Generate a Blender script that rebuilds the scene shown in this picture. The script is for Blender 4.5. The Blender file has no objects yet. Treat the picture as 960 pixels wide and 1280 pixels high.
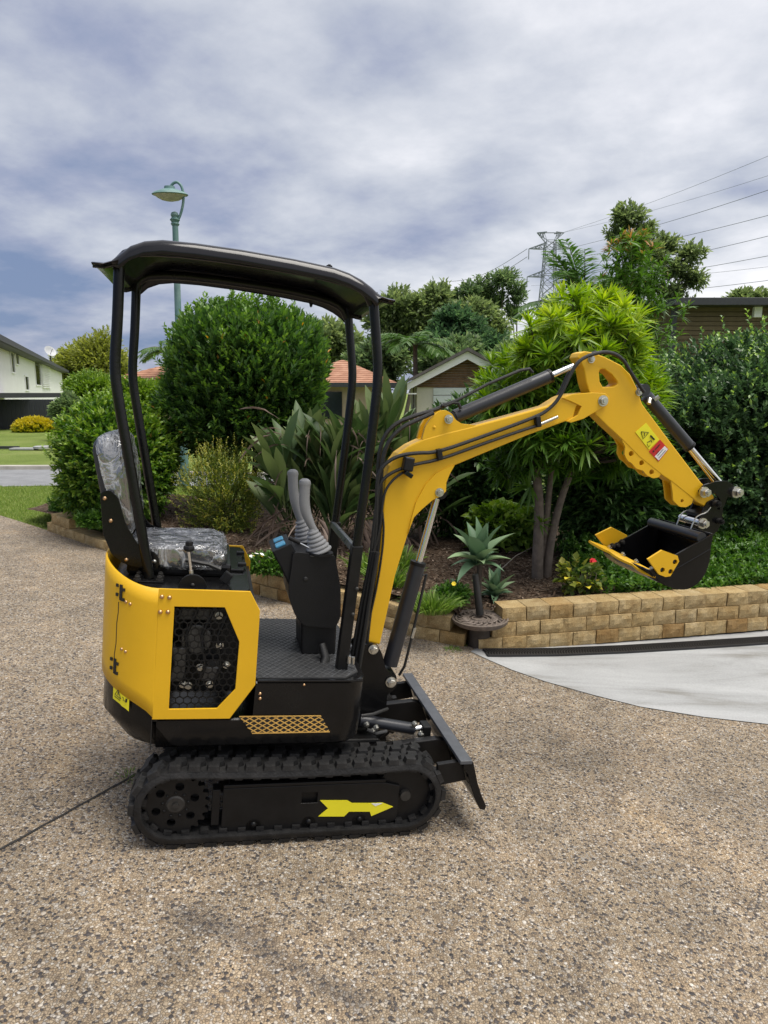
import bpy, bmesh, math, random
import numpy as np
from mathutils import Vector, Matrix, geometry
from math import radians, pi, sin, cos

random.seed(7)
rng = np.random.default_rng(11)
S = bpy.context.scene

# ------------------------------------------------------------------ camera
CAM_H = 1.78
PITCH = radians(9.78)
FPX, CXP, CYP = 870.0, 480.0, 640.0
cam_d = bpy.data.cameras.new('camera')
cam = bpy.data.objects.new('camera', cam_d)
S.collection.objects.link(cam)
cam.location = (0, 0, CAM_H)
cam.rotation_euler = (pi / 2 - PITCH, 0, 0)
cam_d.sensor_fit = 'HORIZONTAL'
cam_d.sensor_width = 36.0
cam_d.lens = 36.0 * FPX / 960.0
cam_d.clip_start = 0.05
cam_d.clip_end = 3000
S.camera = cam

# ------------------------------------------------------------------ sky
SUN_EL, SUN_AZ = radians(71), radians(106)      # azimuth from +Y towards +X
W = bpy.data.worlds.new('World')
S.world = W
W.use_nodes = True
nt = W.node_tree
nt.nodes.clear()


def N(t, kind, **kw):
    n = t.nodes.new(kind)
    for k, v in kw.items():
        if k.startswith('i_'):
            key = k[2:]
            key = int(key) if key.isdigit() else key.replace('_', ' ')
            n.inputs[key].default_value = v
        else:
            setattr(n, k, v)
    return n


def ramp(t, stops, interp='LINEAR'):
    n = t.nodes.new('ShaderNodeValToRGB')
    cr = n.color_ramp
    cr.interpolation = interp
    while len(cr.elements) < len(stops):
        cr.elements.new(0.5)
    for e, (p, c) in zip(cr.elements, stops):
        e.position = p
        e.color = (c[0], c[1], c[2], 1) if len(c) == 3 else c
    return n


def build_sky():
    t = nt
    lk = t.links.new
    out = N(t, 'ShaderNodeOutputWorld')
    bg = N(t, 'ShaderNodeBackground', i_Strength=0.1)
    lk(bg.outputs[0], out.inputs[0])
    sky = N(t, 'ShaderNodeTexSky', sky_type='NISHITA')
    sky.sun_disc = False
    sky.sun_elevation = SUN_EL
    sky.sun_rotation = SUN_AZ
    sky.air_density = 1.0
    sky.dust_density = 1.2
    co = N(t, 'ShaderNodeTexCoord')
    sep = N(t, 'ShaderNodeSeparateXYZ')
    lk(co.outputs['Generated'], sep.inputs[0])
    # cloud deck: project the view direction onto a flat layer overhead
    zz = N(t, 'ShaderNodeMath', operation='MAXIMUM', i_1=0.0)
    lk(sep.outputs[2], zz.inputs[0])
    za = N(t, 'ShaderNodeMath', operation='ADD', i_1=0.22)
    lk(zz.outputs[0], za.inputs[0])
    dx = N(t, 'ShaderNodeMath', operation='DIVIDE')
    dy = N(t, 'ShaderNodeMath', operation='DIVIDE')
    lk(sep.outputs[0], dx.inputs[0]); lk(za.outputs[0], dx.inputs[1])
    lk(sep.outputs[1], dy.inputs[0]); lk(za.outputs[0], dy.inputs[1])
    cmb = N(t, 'ShaderNodeCombineXYZ')
    lk(dx.outputs[0], cmb.inputs[0]); lk(dy.outputs[0], cmb.inputs[1])
    mp = N(t, 'ShaderNodeMapping')
    mp.inputs['Location'].default_value = (5.3, 2.7, 0.4)
    mp.inputs['Rotation'].default_value = (0, 0, radians(25))
    mp.inputs['Scale'].default_value = (1.0, 1.0, 1.0)
    lk(cmb.outputs[0], mp.inputs[0])
    n1 = N(t, 'ShaderNodeTexNoise', i_Scale=0.95, i_Detail=8.0, i_Roughness=0.5, i_Distortion=0.1)
    lk(mp.outputs[0], n1.inputs[0])
    n2 = N(t, 'ShaderNodeTexNoise', i_Scale=2.4, i_Detail=9.0, i_Roughness=0.58, i_Distortion=0.1)
    lk(mp.outputs[0], n2.inputs[0])
    m1 = N(t, 'ShaderNodeMath', operation='MULTIPLY', i_1=0.64)
    lk(n1.outputs[0], m1.inputs[0])
    m2 = N(t, 'ShaderNodeMath', operation='MULTIPLY_ADD', i_1=0.36)
    lk(n2.outputs[0], m2.inputs[0]); lk(m1.outputs[0], m2.inputs[2])
    # the storm bank lies in the west (-x), thinner cloud east and overhead
    w1 = N(t, 'ShaderNodeMath', operation='MULTIPLY_ADD', i_1=0.21)
    lk(sep.outputs[0], w1.inputs[0]); lk(m2.outputs[0], w1.inputs[2])
    w2 = N(t, 'ShaderNodeMath', operation='MULTIPLY_ADD', i_1=0.32)
    lk(sep.outputs[2], w2.inputs[0]); lk(w1.outputs[0], w2.inputs[2])
    cl = ramp(t, [(0.40, (1.3, 1.75, 2.85)), (0.48, (2.4, 2.65, 3.55)), (0.545, (3.5, 3.72, 4.3)),
                  (0.61, (4.6, 4.75, 5.15)), (0.72, (6.7, 6.65, 6.85))])
    # ramp colours are limited to display range: scale through a multiply
    for e in cl.color_ramp.elements:
        e.color = (e.color[0] / 10, e.color[1] / 10, e.color[2] / 10, 1)
    lk(w2.outputs[0], cl.inputs[0])
    sc = N(t, 'ShaderNodeVectorMath', operation='SCALE')
    sc.inputs['Scale'].default_value = 10.0
    lk(cl.outputs[0], sc.inputs[0])
    mix = N(t, 'ShaderNodeMix', data_type='RGBA', blend_type='MIX')
    mix.inputs[0].default_value = 0.93
    lk(sky.outputs[0], mix.inputs[6]); lk(sc.outputs[0], mix.inputs[7])
    lk(mix.outputs[2], bg.inputs[0])


build_sky()

# ------------------------------------------------------------------ sun
sl = bpy.data.lights.new('sun', 'SUN')
sun = bpy.data.objects.new('sun', sl)
S.collection.objects.link(sun)
sl.energy = 2.6
sl.angle = radians(38)
sl.color = (1.0, 0.95, 0.87)
sd = Vector((sin(SUN_AZ) * cos(SUN_EL), cos(SUN_AZ) * cos(SUN_EL), sin(SUN_EL)))
sun.rotation_euler = sd.to_track_quat('Z', 'Y').to_euler()

S.view_settings.view_transform = 'Standard'
S.view_settings.look = 'None'
S.view_settings.gamma = 1
S.view_settings.exposure = 0.66
S.render.engine = 'CYCLES'
S.render.resolution_x = 768
S.render.resolution_y = 1024

# ================================================================== helpers
COL = S.collection


def new_mat(name):
    m = bpy.data.materials.new(name)
    m.use_nodes = True
    t = m.node_tree
    t.nodes.clear()
    o = N(t, 'ShaderNodeOutputMaterial')
    b = N(t, 'ShaderNodeBsdfPrincipled')
    t.links.new(b.outputs[0], o.inputs[0])
    return m, t, b, o


def pmat(name, col, rough=0.5, metal=0.0, var=0.12, scale=12.0, bump=0.0, bscale=60.0, rvar=0.12,
         spec=0.5, coat=0.0, rand=0.0, dirt=None, dscale=3.0, damt=0.4):
    """procedural paint/metal/stone: colour variation, roughness variation, fine relief"""
    m, t, b, o = new_mat(name)
    lk = t.links.new
    co = N(t, 'ShaderNodeTexCoord')
    n = N(t, 'ShaderNodeTexNoise', i_Scale=scale, i_Detail=6.0, i_Roughness=0.6)
    lk(co.outputs['Object'], n.inputs[0])
    c0 = tuple(c * (1 - var) for c in col)
    c1 = tuple(min(1, c * (1 + var)) for c in col)
    r = ramp(t, [(0.3, c0), (0.7, c1)])
    lk(n.outputs[0], r.inputs[0])
    src = r.outputs[0]
    if rand:
        oi = N(t, 'ShaderNodeObjectInfo')
        hs = N(t, 'ShaderNodeHueSaturation')
        mr = N(t, 'ShaderNodeMapRange', i_3=1 - rand, i_4=1 + rand)
        lk(oi.outputs['Random'], mr.inputs[0])
        lk(mr.outputs[0], hs.inputs['Value'])
        lk(src, hs.inputs['Color'])
        src = hs.outputs[0]
    if dirt:
        n3 = N(t, 'ShaderNodeTexNoise', i_Scale=dscale, i_Detail=8.0, i_Roughness=0.7)
        lk(co.outputs['Object'], n3.inputs[0])
        r3 = ramp(t, [(0.45, (0, 0, 0)), (0.75, (damt, damt, damt))])
        lk(n3.outputs[0], r3.inputs[0])
        mx = N(t, 'ShaderNodeMix', data_type='RGBA')
        lk(r3.outputs[0], mx.inputs[0])
        lk(src, mx.inputs[6])
        mx.inputs[7].default_value = (*dirt, 1)
        src = mx.outputs[2]
    lk(src, b.inputs['Base Color'])
    mr2 = N(t, 'ShaderNodeMapRange', i_3=max(0.02, rough - rvar), i_4=min(1, rough + rvar))
    n2 = N(t, 'ShaderNodeTexNoise', i_Scale=scale * 2.3, i_Detail=4.0)
    lk(co.outputs['Object'], n2.inputs[0])
    lk(n2.outputs[0], mr2.inputs[0])
    lk(mr2.outputs[0], b.inputs['Roughness'])
    b.inputs['Metallic'].default_value = metal
    b.inputs['Specular IOR Level'].default_value = spec
    b.inputs['Coat Weight'].default_value = coat
    b.inputs['Coat Roughness'].default_value = 0.08
    if bump:
        nb = N(t, 'ShaderNodeTexNoise', i_Scale=bscale, i_Detail=5.0)
        lk(co.outputs['Object'], nb.inputs[0])
        bp = N(t, 'ShaderNodeBump', i_Strength=bump, i_Distance=0.01)
        lk(nb.outputs[0], bp.inputs['Height'])
        lk(bp.outputs[0], b.inputs['Normal'])
    return m


def leafmat(name, dark, light, rough=0.45, trans=0.35, tcol=None, spec=0.4, gain=1.3):
    """leaf: colour runs over the per-leaf 'tint' attribute, part of the light passes through"""
    m, t, b, o = new_mat(name)
    lk = t.links.new
    at = N(t, 'ShaderNodeAttribute', attribute_name='tint')
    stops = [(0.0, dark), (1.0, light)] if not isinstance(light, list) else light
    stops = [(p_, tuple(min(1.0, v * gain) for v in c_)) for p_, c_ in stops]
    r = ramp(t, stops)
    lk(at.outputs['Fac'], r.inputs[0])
    lk(r.outputs[0], b.inputs['Base Color'])
    b.inputs['Roughness'].default_value = rough
    b.inputs['Specular IOR Level'].default_value = spec
    tr = N(t, 'ShaderNodeBsdfTranslucent')
    hs = N(t, 'ShaderNodeHueSaturation', i_Saturation=1.15, i_Value=1.5)
    lk(r.outputs[0], hs.inputs['Color'])
    lk(hs.outputs[0], tr.inputs[0])
    mx = N(t, 'ShaderNodeMixShader')
    mx.inputs[0].default_value = trans
    lk(b.outputs[0], mx.inputs[1]); lk(tr.outputs[0], mx.inputs[2])
    lk(mx.outputs[0], o.inputs[0])
    return m


def tag(o, label=None, cat=None, group=None, kind=None):
    if label: o['label'] = label
    if cat: o['category'] = cat
    if group: o['group'] = group
    if kind: o['kind'] = kind
    return o


def empty(name, loc=(0, 0, 0), label=None, cat=None, group=None):
    o = bpy.data.objects.new(name, None)
    o.empty_display_size = 0.1
    COL.objects.link(o)
    o.location = loc
    return tag(o, label, cat, group)


def obj(name, me, parent=None):
    o = bpy.data.objects.new(name, me)
    COL.objects.link(o)
    if parent is not None:
        o.parent = parent
    return o


class MB:
    def __init__(s):
        s.v = []; s.f = []

    def add(s, vs, fs):
        k = len(s.v)
        s.v += [tuple(p) for p in vs]
        s.f += [tuple(i + k for i in f) for f in fs]
        return s

    def box(s, c, d, rot=None):
        c = Vector(c)
        vs = []
        for i in range(8):
            p = Vector(((i & 1) - .5, ((i >> 1) & 1) - .5, ((i >> 2) & 1) - .5))
            p = Vector((p.x * d[0], p.y * d[1], p.z * d[2]))
            if rot is not None: p = rot @ p
            vs.append(c + p)
        return s.add(vs, [(0, 2, 3, 1), (4, 5, 7, 6), (0, 1, 5, 4), (2, 6, 7, 3), (0, 4, 6, 2), (1, 3, 7, 5)])

    def prism(s, poly, y0, y1, holes=(), fn=None):
        """poly: (x,z) outline, extruded along y; holes: list of outlines"""
        fn = fn or (lambda x, y, z: (x, y, z))
        loops = [list(poly)] + [list(h) for h in holes]
        flat = [p for l in loops for p in l]
        tris = geometry.tessellate_polygon([[Vector((p[0], p[1], 0)) for p in l] for l in loops])
        n = len(flat)
        vs = [fn(p[0], y0, p[1]) for p in flat] + [fn(p[0], y1, p[1]) for p in flat]
        fs = []
        for a, b, c in tris:
            fs.append((a, b, c)); fs.append((a + n, c + n, b + n))
        k = 0
        for l in loops:
            m = len(l)
            for i in range(m):
                j = (i + 1) % m
                fs.append((k + i, k + j, n + k + j, n + k + i))
            k += m
        return s.add(vs, fs)

    def slab(s, poly, z0, z1):
        return s.prism(poly, z0, z1, fn=lambda x, y, z: (x, z, y))

    def tube(s, path, r, n=10, cap=True, flat=None):
        path = [Vector(p) for p in path]
        rr = r if isinstance(r, (list, tuple)) else [r] * len(path)
        d0 = (path[1] - path[0]).normalized()
        u = d0.orthogonal().normalized()
        vs = []
        for i, p in enumerate(path):
            a = path[max(0, i - 1)]; b = path[min(len(path) - 1, i + 1)]
            d = (b - a).normalized()
            u = (u - d * u.dot(d)).normalized()
            w = d.cross(u)
            for k in range(n):
                t = 2 * pi * k / n
                vs.append(p + (u * cos(t) + w * sin(t)) * rr[i])
        fs = []
        for i in range(len(path) - 1):
            for k in range(n):
                j = (k + 1) % n
                fs.append((i * n + k, i * n + j, (i + 1) * n + j, (i + 1) * n + k))
        if cap:
            fs.append(tuple(reversed(range(n))))
            fs.append(tuple((len(path) - 1) * n + k for k in range(n)))
        return s.add(vs, fs)

    def cyl(s, a, b, r, n=16):
        return s.tube([a, b], r, n)

    def lathe(s, prof, c=(0, 0, 0), axis=(0, 0, 1), n=20):
        c = Vector(c); ax = Vector(axis).normalized()
        u = ax.orthogonal().normalized(); w = ax.cross(u)
        vs = []
        for (r, h) in prof:
            for k in range(n):
                t = 2 * pi * k / n
                vs.append(c + ax * h + (u * cos(t) + w * sin(t)) * r)
        fs = []
        for i in range(len(prof) - 1):
            for k in range(n):
                j = (k + 1) % n
                fs.append((i * n + k, i * n + j, (i + 1) * n + j, (i + 1) * n + k))
        fs.append(tuple(reversed(range(n))))
        fs.append(tuple((len(prof) - 1) * n + k for k in range(n)))
        return s.add(vs, fs)

    def grid(s, rows, closed=False):
        h = len(rows); w = len(rows[0])
        vs = [p for r in rows for p in r]
        fs = []
        for i in range(h - 1):
            for j in range(w if closed else w - 1):
                k = (j + 1) % w
                fs.append((i * w + j, i * w + k, (i + 1) * w + k, (i + 1) * w + j))
        return s.add(vs, fs)

    def mesh(s, name, mat, smooth=False):
        me = bpy.data.meshes.new(name)
        me.from_pydata(s.v, [], s.f)
        me.validate()
        bm = bmesh.new(); bm.from_mesh(me)
        bmesh.ops.recalc_face_normals(bm, faces=bm.faces)
        bm.to_mesh(me); bm.free()
        if mat: me.materials.append(mat)
        if smooth:
            me.polygons.foreach_set('use_smooth', [True] * len(me.polygons))
        return me

    def build(s, name, mat, parent=None, smooth=False, bevel=0.0, bseg=2, auto=True):
        o = obj(name, s.mesh(name, mat, smooth), parent)
        if bevel:
            b = o.modifiers.new('bevel', 'BEVEL')
            b.width = bevel; b.segments = bseg; b.limit_method = 'ANGLE'; b.angle_limit = radians(35)
            b.harden_normals = False
        if smooth and auto:
            try:
                o.data.set_sharp_from_angle(angle=radians(38))
            except Exception:
                pass
        return o


def fast_mesh(name, V, Fq, mat, tint=None, smooth=False):
    """V (n,3) float array, Fq (m,k) int array of equal-sized faces"""
    me = bpy.data.meshes.new(name)
    V = np.ascontiguousarray(V, dtype=np.float32)
    Fq = np.ascontiguousarray(Fq, dtype=np.int32)
    m, k = Fq.shape
    me.vertices.add(len(V)); me.vertices.foreach_set('co', V.ravel())
    me.loops.add(m * k); me.loops.foreach_set('vertex_index', Fq.ravel())
    me.polygons.add(m)
    me.polygons.foreach_set('loop_start', np.arange(0, m * k, k, dtype=np.int32))
    me.update(calc_edges=True)
    if smooth:
        me.polygons.foreach_set('use_smooth', np.ones(m, dtype=bool))
    if tint is not None:
        a = me.attributes.new('tint', 'FLOAT', 'POINT')
        a.data.foreach_set('value', np.ascontiguousarray(tint, dtype=np.float32))
    if mat: me.materials.append(mat)
    return me


def unit(a):
    return a / np.maximum(np.linalg.norm(a, axis=-1, keepdims=True), 1e-9)


def rand_dirs(n, zb=0.0):
    d = rng.normal(size=(n, 3)); d = unit(d)
    d[:, 2] += zb
    return unit(d)


def leaf_arrays(base, dirs, L, Wd, curve=0.0, seg=1, fold=0.25, tint=None):
    """flat leaves as folded diamonds (seg=1) or bent straps (seg>1); returns V,F(quads/tris),tint"""
    n = len(base)
    dirs = unit(dirs)
    L = np.broadcast_to(np.asarray(L, float), (n,)); Wd = np.broadcast_to(np.asarray(Wd, float), (n,))
    rnd = unit(rng.normal(size=(n, 3)))
    side = unit(np.cross(dirs, rnd * 0.55 + np.array([0, 0, 1.0])))
    up = np.cross(side, dirs)
    tint = rng.random(n) if tint is None else tint
    if seg == 1:
        V = np.empty((n, 4, 3))
        V[:, 0] = base
        mid = base + dirs * (L * 0.5)[:, None] + up * (Wd * fold)[:, None]
        V[:, 1] = mid + side * (Wd / 2)[:, None]
        V[:, 2] = base + dirs * L[:, None] - up * (L * curve)[:, None]
        V[:, 3] = mid - side * (Wd / 2)[:, None]
        k = (np.arange(n) * 4)[:, None]
        Fq = np.concatenate([k + np.array([[0, 1, 2]]), k + np.array([[0, 2, 3]])])
        return V.reshape(-1, 3), Fq, np.repeat(tint, 4)
    m = seg + 1
    V = np.empty((n, m, 2, 3))
    prof = np.sin(np.linspace(0.16, 1.0, m) * pi) ** 0.6
    prof[-1] = 0.06
    for i in range(m):
        f = i / seg
        c = base + dirs * (L * f)[:, None] - np.array([0, 0, 1.0]) * (L * curve * f * f)[:, None]
        w = side * (Wd * 0.5 * prof[i])[:, None]
        V[:, i, 0] = c + w; V[:, i, 1] = c - w
    k = (np.arange(n) * m * 2)[:, None]
    fs = []
    for i in range(seg):
        fs.append(k + np.array([[2 * i, 2 * i + 1, 2 * i + 3, 2 * i + 2]]))
    return V.reshape(-1, 3), np.concatenate(fs), np.repeat(tint, m * 2)


# ------------------------------------------------------------------ pixels to places
Cr = np.array([1., 0, 0]); Cd = np.array([0, -sin(PITCH), -cos(PITCH)]); Cf = np.array([0, cos(PITCH), -sin(PITCH)])


def ray(px, py):
    return Cr * (px - CXP) / FPX + Cd * (py - CYP) / FPX + Cf


def at(px, py, Y):
    """the point on the pixel's ray at ground distance Y in front of the camera"""
    d = ray(px, py)
    t = Y / d[1]
    return Vector((0, 0, CAM_H)) + Vector(d * t)


YAW, NOSE = radians(13.25), radians(5.5)
MO = Vector((-0.47, 2.97, 0))
MR = Matrix.Rotation(YAW, 3, 'Z') @ Matrix.Rotation(NOSE, 3, 'Y')
MRn = np.array(MR)


def L(px, py, y):
    """pixel -> (x,z) on the machine's own vertical plane y"""
    d = MRn.T @ ray(px, py)
    o = MRn.T @ (np.array([0, 0, CAM_H]) - np.array(MO))
    q = o + d * (y - o[1]) / d[1]
    return (float(q[0]), float(q[2]))


def LP(pts, y):
    return [L(a, b, y) for a, b in pts]


def L3(px, py, y):
    a = L(px, py, y)
    return Vector((a[0], y, a[1]))


def soft(z, lo, hi, k=0.035):
    # smooth clamp between two levels
    z = lo + k * math.log1p(math.exp(min(60, (z - lo) / k)))
    z = hi - k * math.log1p(math.exp(min(60, (hi - z) / k)))
    return z


def G(x, y):
    """ground height: the drive falls to the right, level apron below, level verge above"""
    zp = -(0.0937 * (x + 0.47) + 0.0221 * (y - 2.97))
    return soft(zp, -0.20, 0.36)


def gp(px, py, dz=0.0):
    d = ray(px, py)
    t = 1.0
    lo, hi = 0.5, 400.0
    for _ in range(60):
        m = (lo + hi) / 2
        p = d * m
        if CAM_H + p[2] > G(p[0], p[1]) + dz: lo = m
        else: hi = m
    p = d * lo
    return Vector((p[0], p[1], CAM_H + p[2]))

# ================================================================== ground
def aggregate_mat():
    """exposed-aggregate concrete: rounded pebbles of mixed colour in a sandy matrix"""
    m, t, b, o = new_mat('exposed_aggregate')
    lk = t.links.new
    co = N(t, 'ShaderNodeTexCoord')
    wn = N(t, 'ShaderNodeTexNoise', i_Scale=40.0, i_Detail=2.0)
    lk(co.outputs['Object'], wn.inputs[0])
    wob = N(t, 'ShaderNodeVectorMath', operation='MULTIPLY_ADD')
    wob.inputs[1].default_value = (0.006, 0.006, 0.006)
    lk(wn.outputs['Color'], wob.inputs[0]); lk(co.outputs['Object'], wob.inputs[2])
    v = N(t, 'ShaderNodeTexVoronoi', i_Scale=112.0, i_Randomness=1.0)
    lk(wob.outputs[0], v.inputs['Vector'])
    v2 = N(t, 'ShaderNodeTexVoronoi', feature='DISTANCE_TO_EDGE', i_Scale=112.0, i_Randomness=1.0)
    lk(wob.outputs[0], v2.inputs['Vector'])
    sp = N(t, 'ShaderNodeSeparateColor')
    lk(v.outputs['Color'], sp.inputs[0])
    peb = ramp(t, [(0.0, (0.055, 0.052, 0.055)), (0.10, (0.11, 0.10, 0.10)), (0.22, (0.31, 0.235, 0.155)), (0.42, (0.43, 0.345, 0.24)),
                   (0.58, (0.35, 0.275, 0.195)), (0.74, (0.51, 0.42, 0.30)), (0.86, (0.42, 0.395, 0.36)), (0.95, (0.56, 0.49, 0.40)), (1.0, (0.66, 0.63, 0.58))])
    lk(sp.outputs[0], peb.inputs[0])
    # gaps between pebbles show sand-coloured cement
    gap = ramp(t, [(0.02, (1, 1, 1)), (0.11, (0, 0, 0))])
    lk(v2.outputs['Distance'], gap.inputs[0])
    mx = N(t, 'ShaderNodeMix', data_type='RGBA')
    gm = N(t, 'ShaderNodeMath', operation='MULTIPLY', i_1=0.55)
    lk(gap.outputs[0], gm.inputs[0])
    lk(gm.outputs[0], mx.inputs[0])
    lk(peb.outputs[0], mx.inputs[6]); mx.inputs[7].default_value = (0.155, 0.122, 0.088, 1)
    # scattered larger stones lying proud of the fine ones
    vb_ = N(t, 'ShaderNodeTexVoronoi', i_Scale=58.0, i_Randomness=1.0)
    lk(wob.outputs[0], vb_.inputs['Vector'])
    spb = N(t, 'ShaderNodeSeparateColor'); lk(vb_.outputs['Color'], spb.inputs[0])
    rad_ = N(t, 'ShaderNodeMapRange', i_3=0.22, i_4=0.50); lk(spb.outputs[2], rad_.inputs[0])
    rel_ = N(t, 'ShaderNodeMath', operation='DIVIDE'); lk(vb_.outputs['Distance'], rel_.inputs[0]); lk(rad_.outputs[0], rel_.inputs[1])
    ins_ = N(t, 'ShaderNodeMapRange', interpolation_type='SMOOTHSTEP', i_1=0.85, i_2=1.02, i_3=1.0, i_4=0.0); lk(rel_.outputs[0], ins_.inputs[0])
    pick = N(t, 'ShaderNodeMath', operation='GREATER_THAN', i_1=0.52); lk(spb.outputs[1], pick.inputs[0])
    big = N(t, 'ShaderNodeMath', operation='MULTIPLY'); lk(ins_.outputs[0], big.inputs[0]); lk(pick.outputs[0], big.inputs[1])
    pebb = ramp(t, [(0.0, (0.05, 0.048, 0.052)), (0.22, (0.12, 0.105, 0.10)), (0.38, (0.30, 0.22, 0.14)), (0.6, (0.44, 0.35, 0.24)), (0.8, (0.40, 0.375, 0.34)), (0.93, (0.56, 0.50, 0.42)), (1.0, (0.72, 0.70, 0.66))])
    lk(spb.outputs[0], pebb.inputs[0])
    edge_d = N(t, 'ShaderNodeMapRange', i_1=0.7, i_2=1.0, i_3=1.0, i_4=0.72); lk(rel_.outputs[0], edge_d.inputs[0])
    mxb = N(t, 'ShaderNodeMix', data_type='RGBA'); lk(big.outputs[0], mxb.inputs[0])
    lk(mx.outputs[2], mxb.inputs[6]); lk(pebb.outputs[0], mxb.inputs[7])
    mx = mxb
    # traffic film and staining over metres
    n1 = N(t, 'ShaderNodeTexNoise', i_Scale=1.1, i_Detail=9.0, i_Roughness=0.66, i_Distortion=0.9)
    lk(co.outputs['Object'], n1.inputs[0])
    st = ramp(t, [(0.33, (0.62, 0.62, 0.62)), (0.46, (0.80, 0.80, 0.79)), (0.58, (0.90, 0.885, 0.865)), (0.72, (1.08, 1.0, 0.86))])
    lk(n1.outputs[0], st.inputs[0])
    mu = N(t, 'ShaderNodeMix', data_type='RGBA', blend_type='MULTIPLY')
    mu.inputs[0].default_value = 1.0
    lk(mx.outputs[2], mu.inputs[6]); lk(st.outputs[0], mu.inputs[7])
    n2 = N(t, 'ShaderNodeTexNoise', i_Scale=7.0, i_Detail=5.0, i_Roughness=0.7)
    lk(co.outputs['Object'], n2.inputs[0])
    s2 = ramp(t, [(0.36, (0.78, 0.77, 0.77)), (0.62, (1.06, 1.04, 1.02))])
    lk(n2.outputs[0], s2.inputs[0])
    m3 = N(t, 'ShaderNodeMix', data_type='RGBA', blend_type='MULTIPLY')
    m3.inputs[0].default_value = 1.0
    lk(mu.outputs[2], m3.inputs[6]); lk(s2.outputs[0], m3.inputs[7])
    # dark diagonal band in front of the tracks, edges broken by noise
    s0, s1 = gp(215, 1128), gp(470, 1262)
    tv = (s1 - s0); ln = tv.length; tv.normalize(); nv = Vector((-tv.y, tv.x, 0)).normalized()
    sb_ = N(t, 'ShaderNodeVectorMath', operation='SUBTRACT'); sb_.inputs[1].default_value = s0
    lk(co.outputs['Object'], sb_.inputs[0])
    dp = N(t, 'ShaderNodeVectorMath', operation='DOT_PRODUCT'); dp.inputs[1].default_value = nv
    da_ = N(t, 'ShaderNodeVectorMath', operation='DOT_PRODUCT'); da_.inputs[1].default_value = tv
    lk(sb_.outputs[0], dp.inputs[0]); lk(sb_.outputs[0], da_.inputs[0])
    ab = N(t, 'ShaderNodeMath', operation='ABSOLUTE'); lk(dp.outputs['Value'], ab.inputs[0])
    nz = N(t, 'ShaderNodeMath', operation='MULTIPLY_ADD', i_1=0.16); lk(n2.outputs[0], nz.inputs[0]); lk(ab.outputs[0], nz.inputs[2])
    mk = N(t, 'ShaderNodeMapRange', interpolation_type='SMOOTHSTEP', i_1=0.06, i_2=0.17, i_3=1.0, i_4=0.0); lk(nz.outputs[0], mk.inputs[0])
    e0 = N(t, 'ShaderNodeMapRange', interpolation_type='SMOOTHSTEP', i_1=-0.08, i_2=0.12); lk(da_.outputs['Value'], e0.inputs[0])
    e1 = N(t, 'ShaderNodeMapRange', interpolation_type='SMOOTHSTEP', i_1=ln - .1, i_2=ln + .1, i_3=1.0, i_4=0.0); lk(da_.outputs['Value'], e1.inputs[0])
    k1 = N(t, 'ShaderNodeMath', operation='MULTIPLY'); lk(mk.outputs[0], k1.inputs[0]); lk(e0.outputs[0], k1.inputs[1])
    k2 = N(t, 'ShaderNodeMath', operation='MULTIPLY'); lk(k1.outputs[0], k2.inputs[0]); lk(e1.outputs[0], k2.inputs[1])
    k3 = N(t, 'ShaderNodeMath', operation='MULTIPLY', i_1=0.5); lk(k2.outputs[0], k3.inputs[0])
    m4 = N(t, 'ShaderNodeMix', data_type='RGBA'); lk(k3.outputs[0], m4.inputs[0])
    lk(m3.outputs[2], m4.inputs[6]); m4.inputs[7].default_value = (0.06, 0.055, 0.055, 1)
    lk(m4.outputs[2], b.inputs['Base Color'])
    hr = ramp(t, [(0.0, (0, 0, 0)), (0.16, (0.7, 0.7, 0.7)), (0.4, (1, 1, 1))])
    lk(v2.outputs['Distance'], hr.inputs[0])
    hj = N(t, 'ShaderNodeMath', operation='MULTIPLY')
    hk = N(t, 'ShaderNodeMapRange', i_3=0.55, i_4=1.0)
    lk(sp.outputs[1], hk.inputs[0])
    lk(hr.outputs[0], hj.inputs[0]); lk(hk.outputs[0], hj.inputs[1])
    dome = N(t, 'ShaderNodeMath', operation='MULTIPLY_ADD', i_1=-0.9, i_2=1.7); lk(rel_.outputs[0], dome.inputs[0])
    hmix = N(t, 'ShaderNodeMix', data_type='FLOAT'); lk(big.outputs[0], hmix.inputs[0]); lk(hj.outputs[0], hmix.inputs[2]); lk(dome.outputs[0], hmix.inputs[3])
    bp = N(t, 'ShaderNodeBump', i_Strength=0.8, i_Distance=0.006)
    lk(hmix.outputs[0], bp.inputs['Height'])
    lk(bp.outputs[0], b.inputs['Normal'])
    b.inputs['Roughness'].default_value = 0.68
    b.inputs['Specular IOR Level'].default_value = 0.35
    return m


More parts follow.
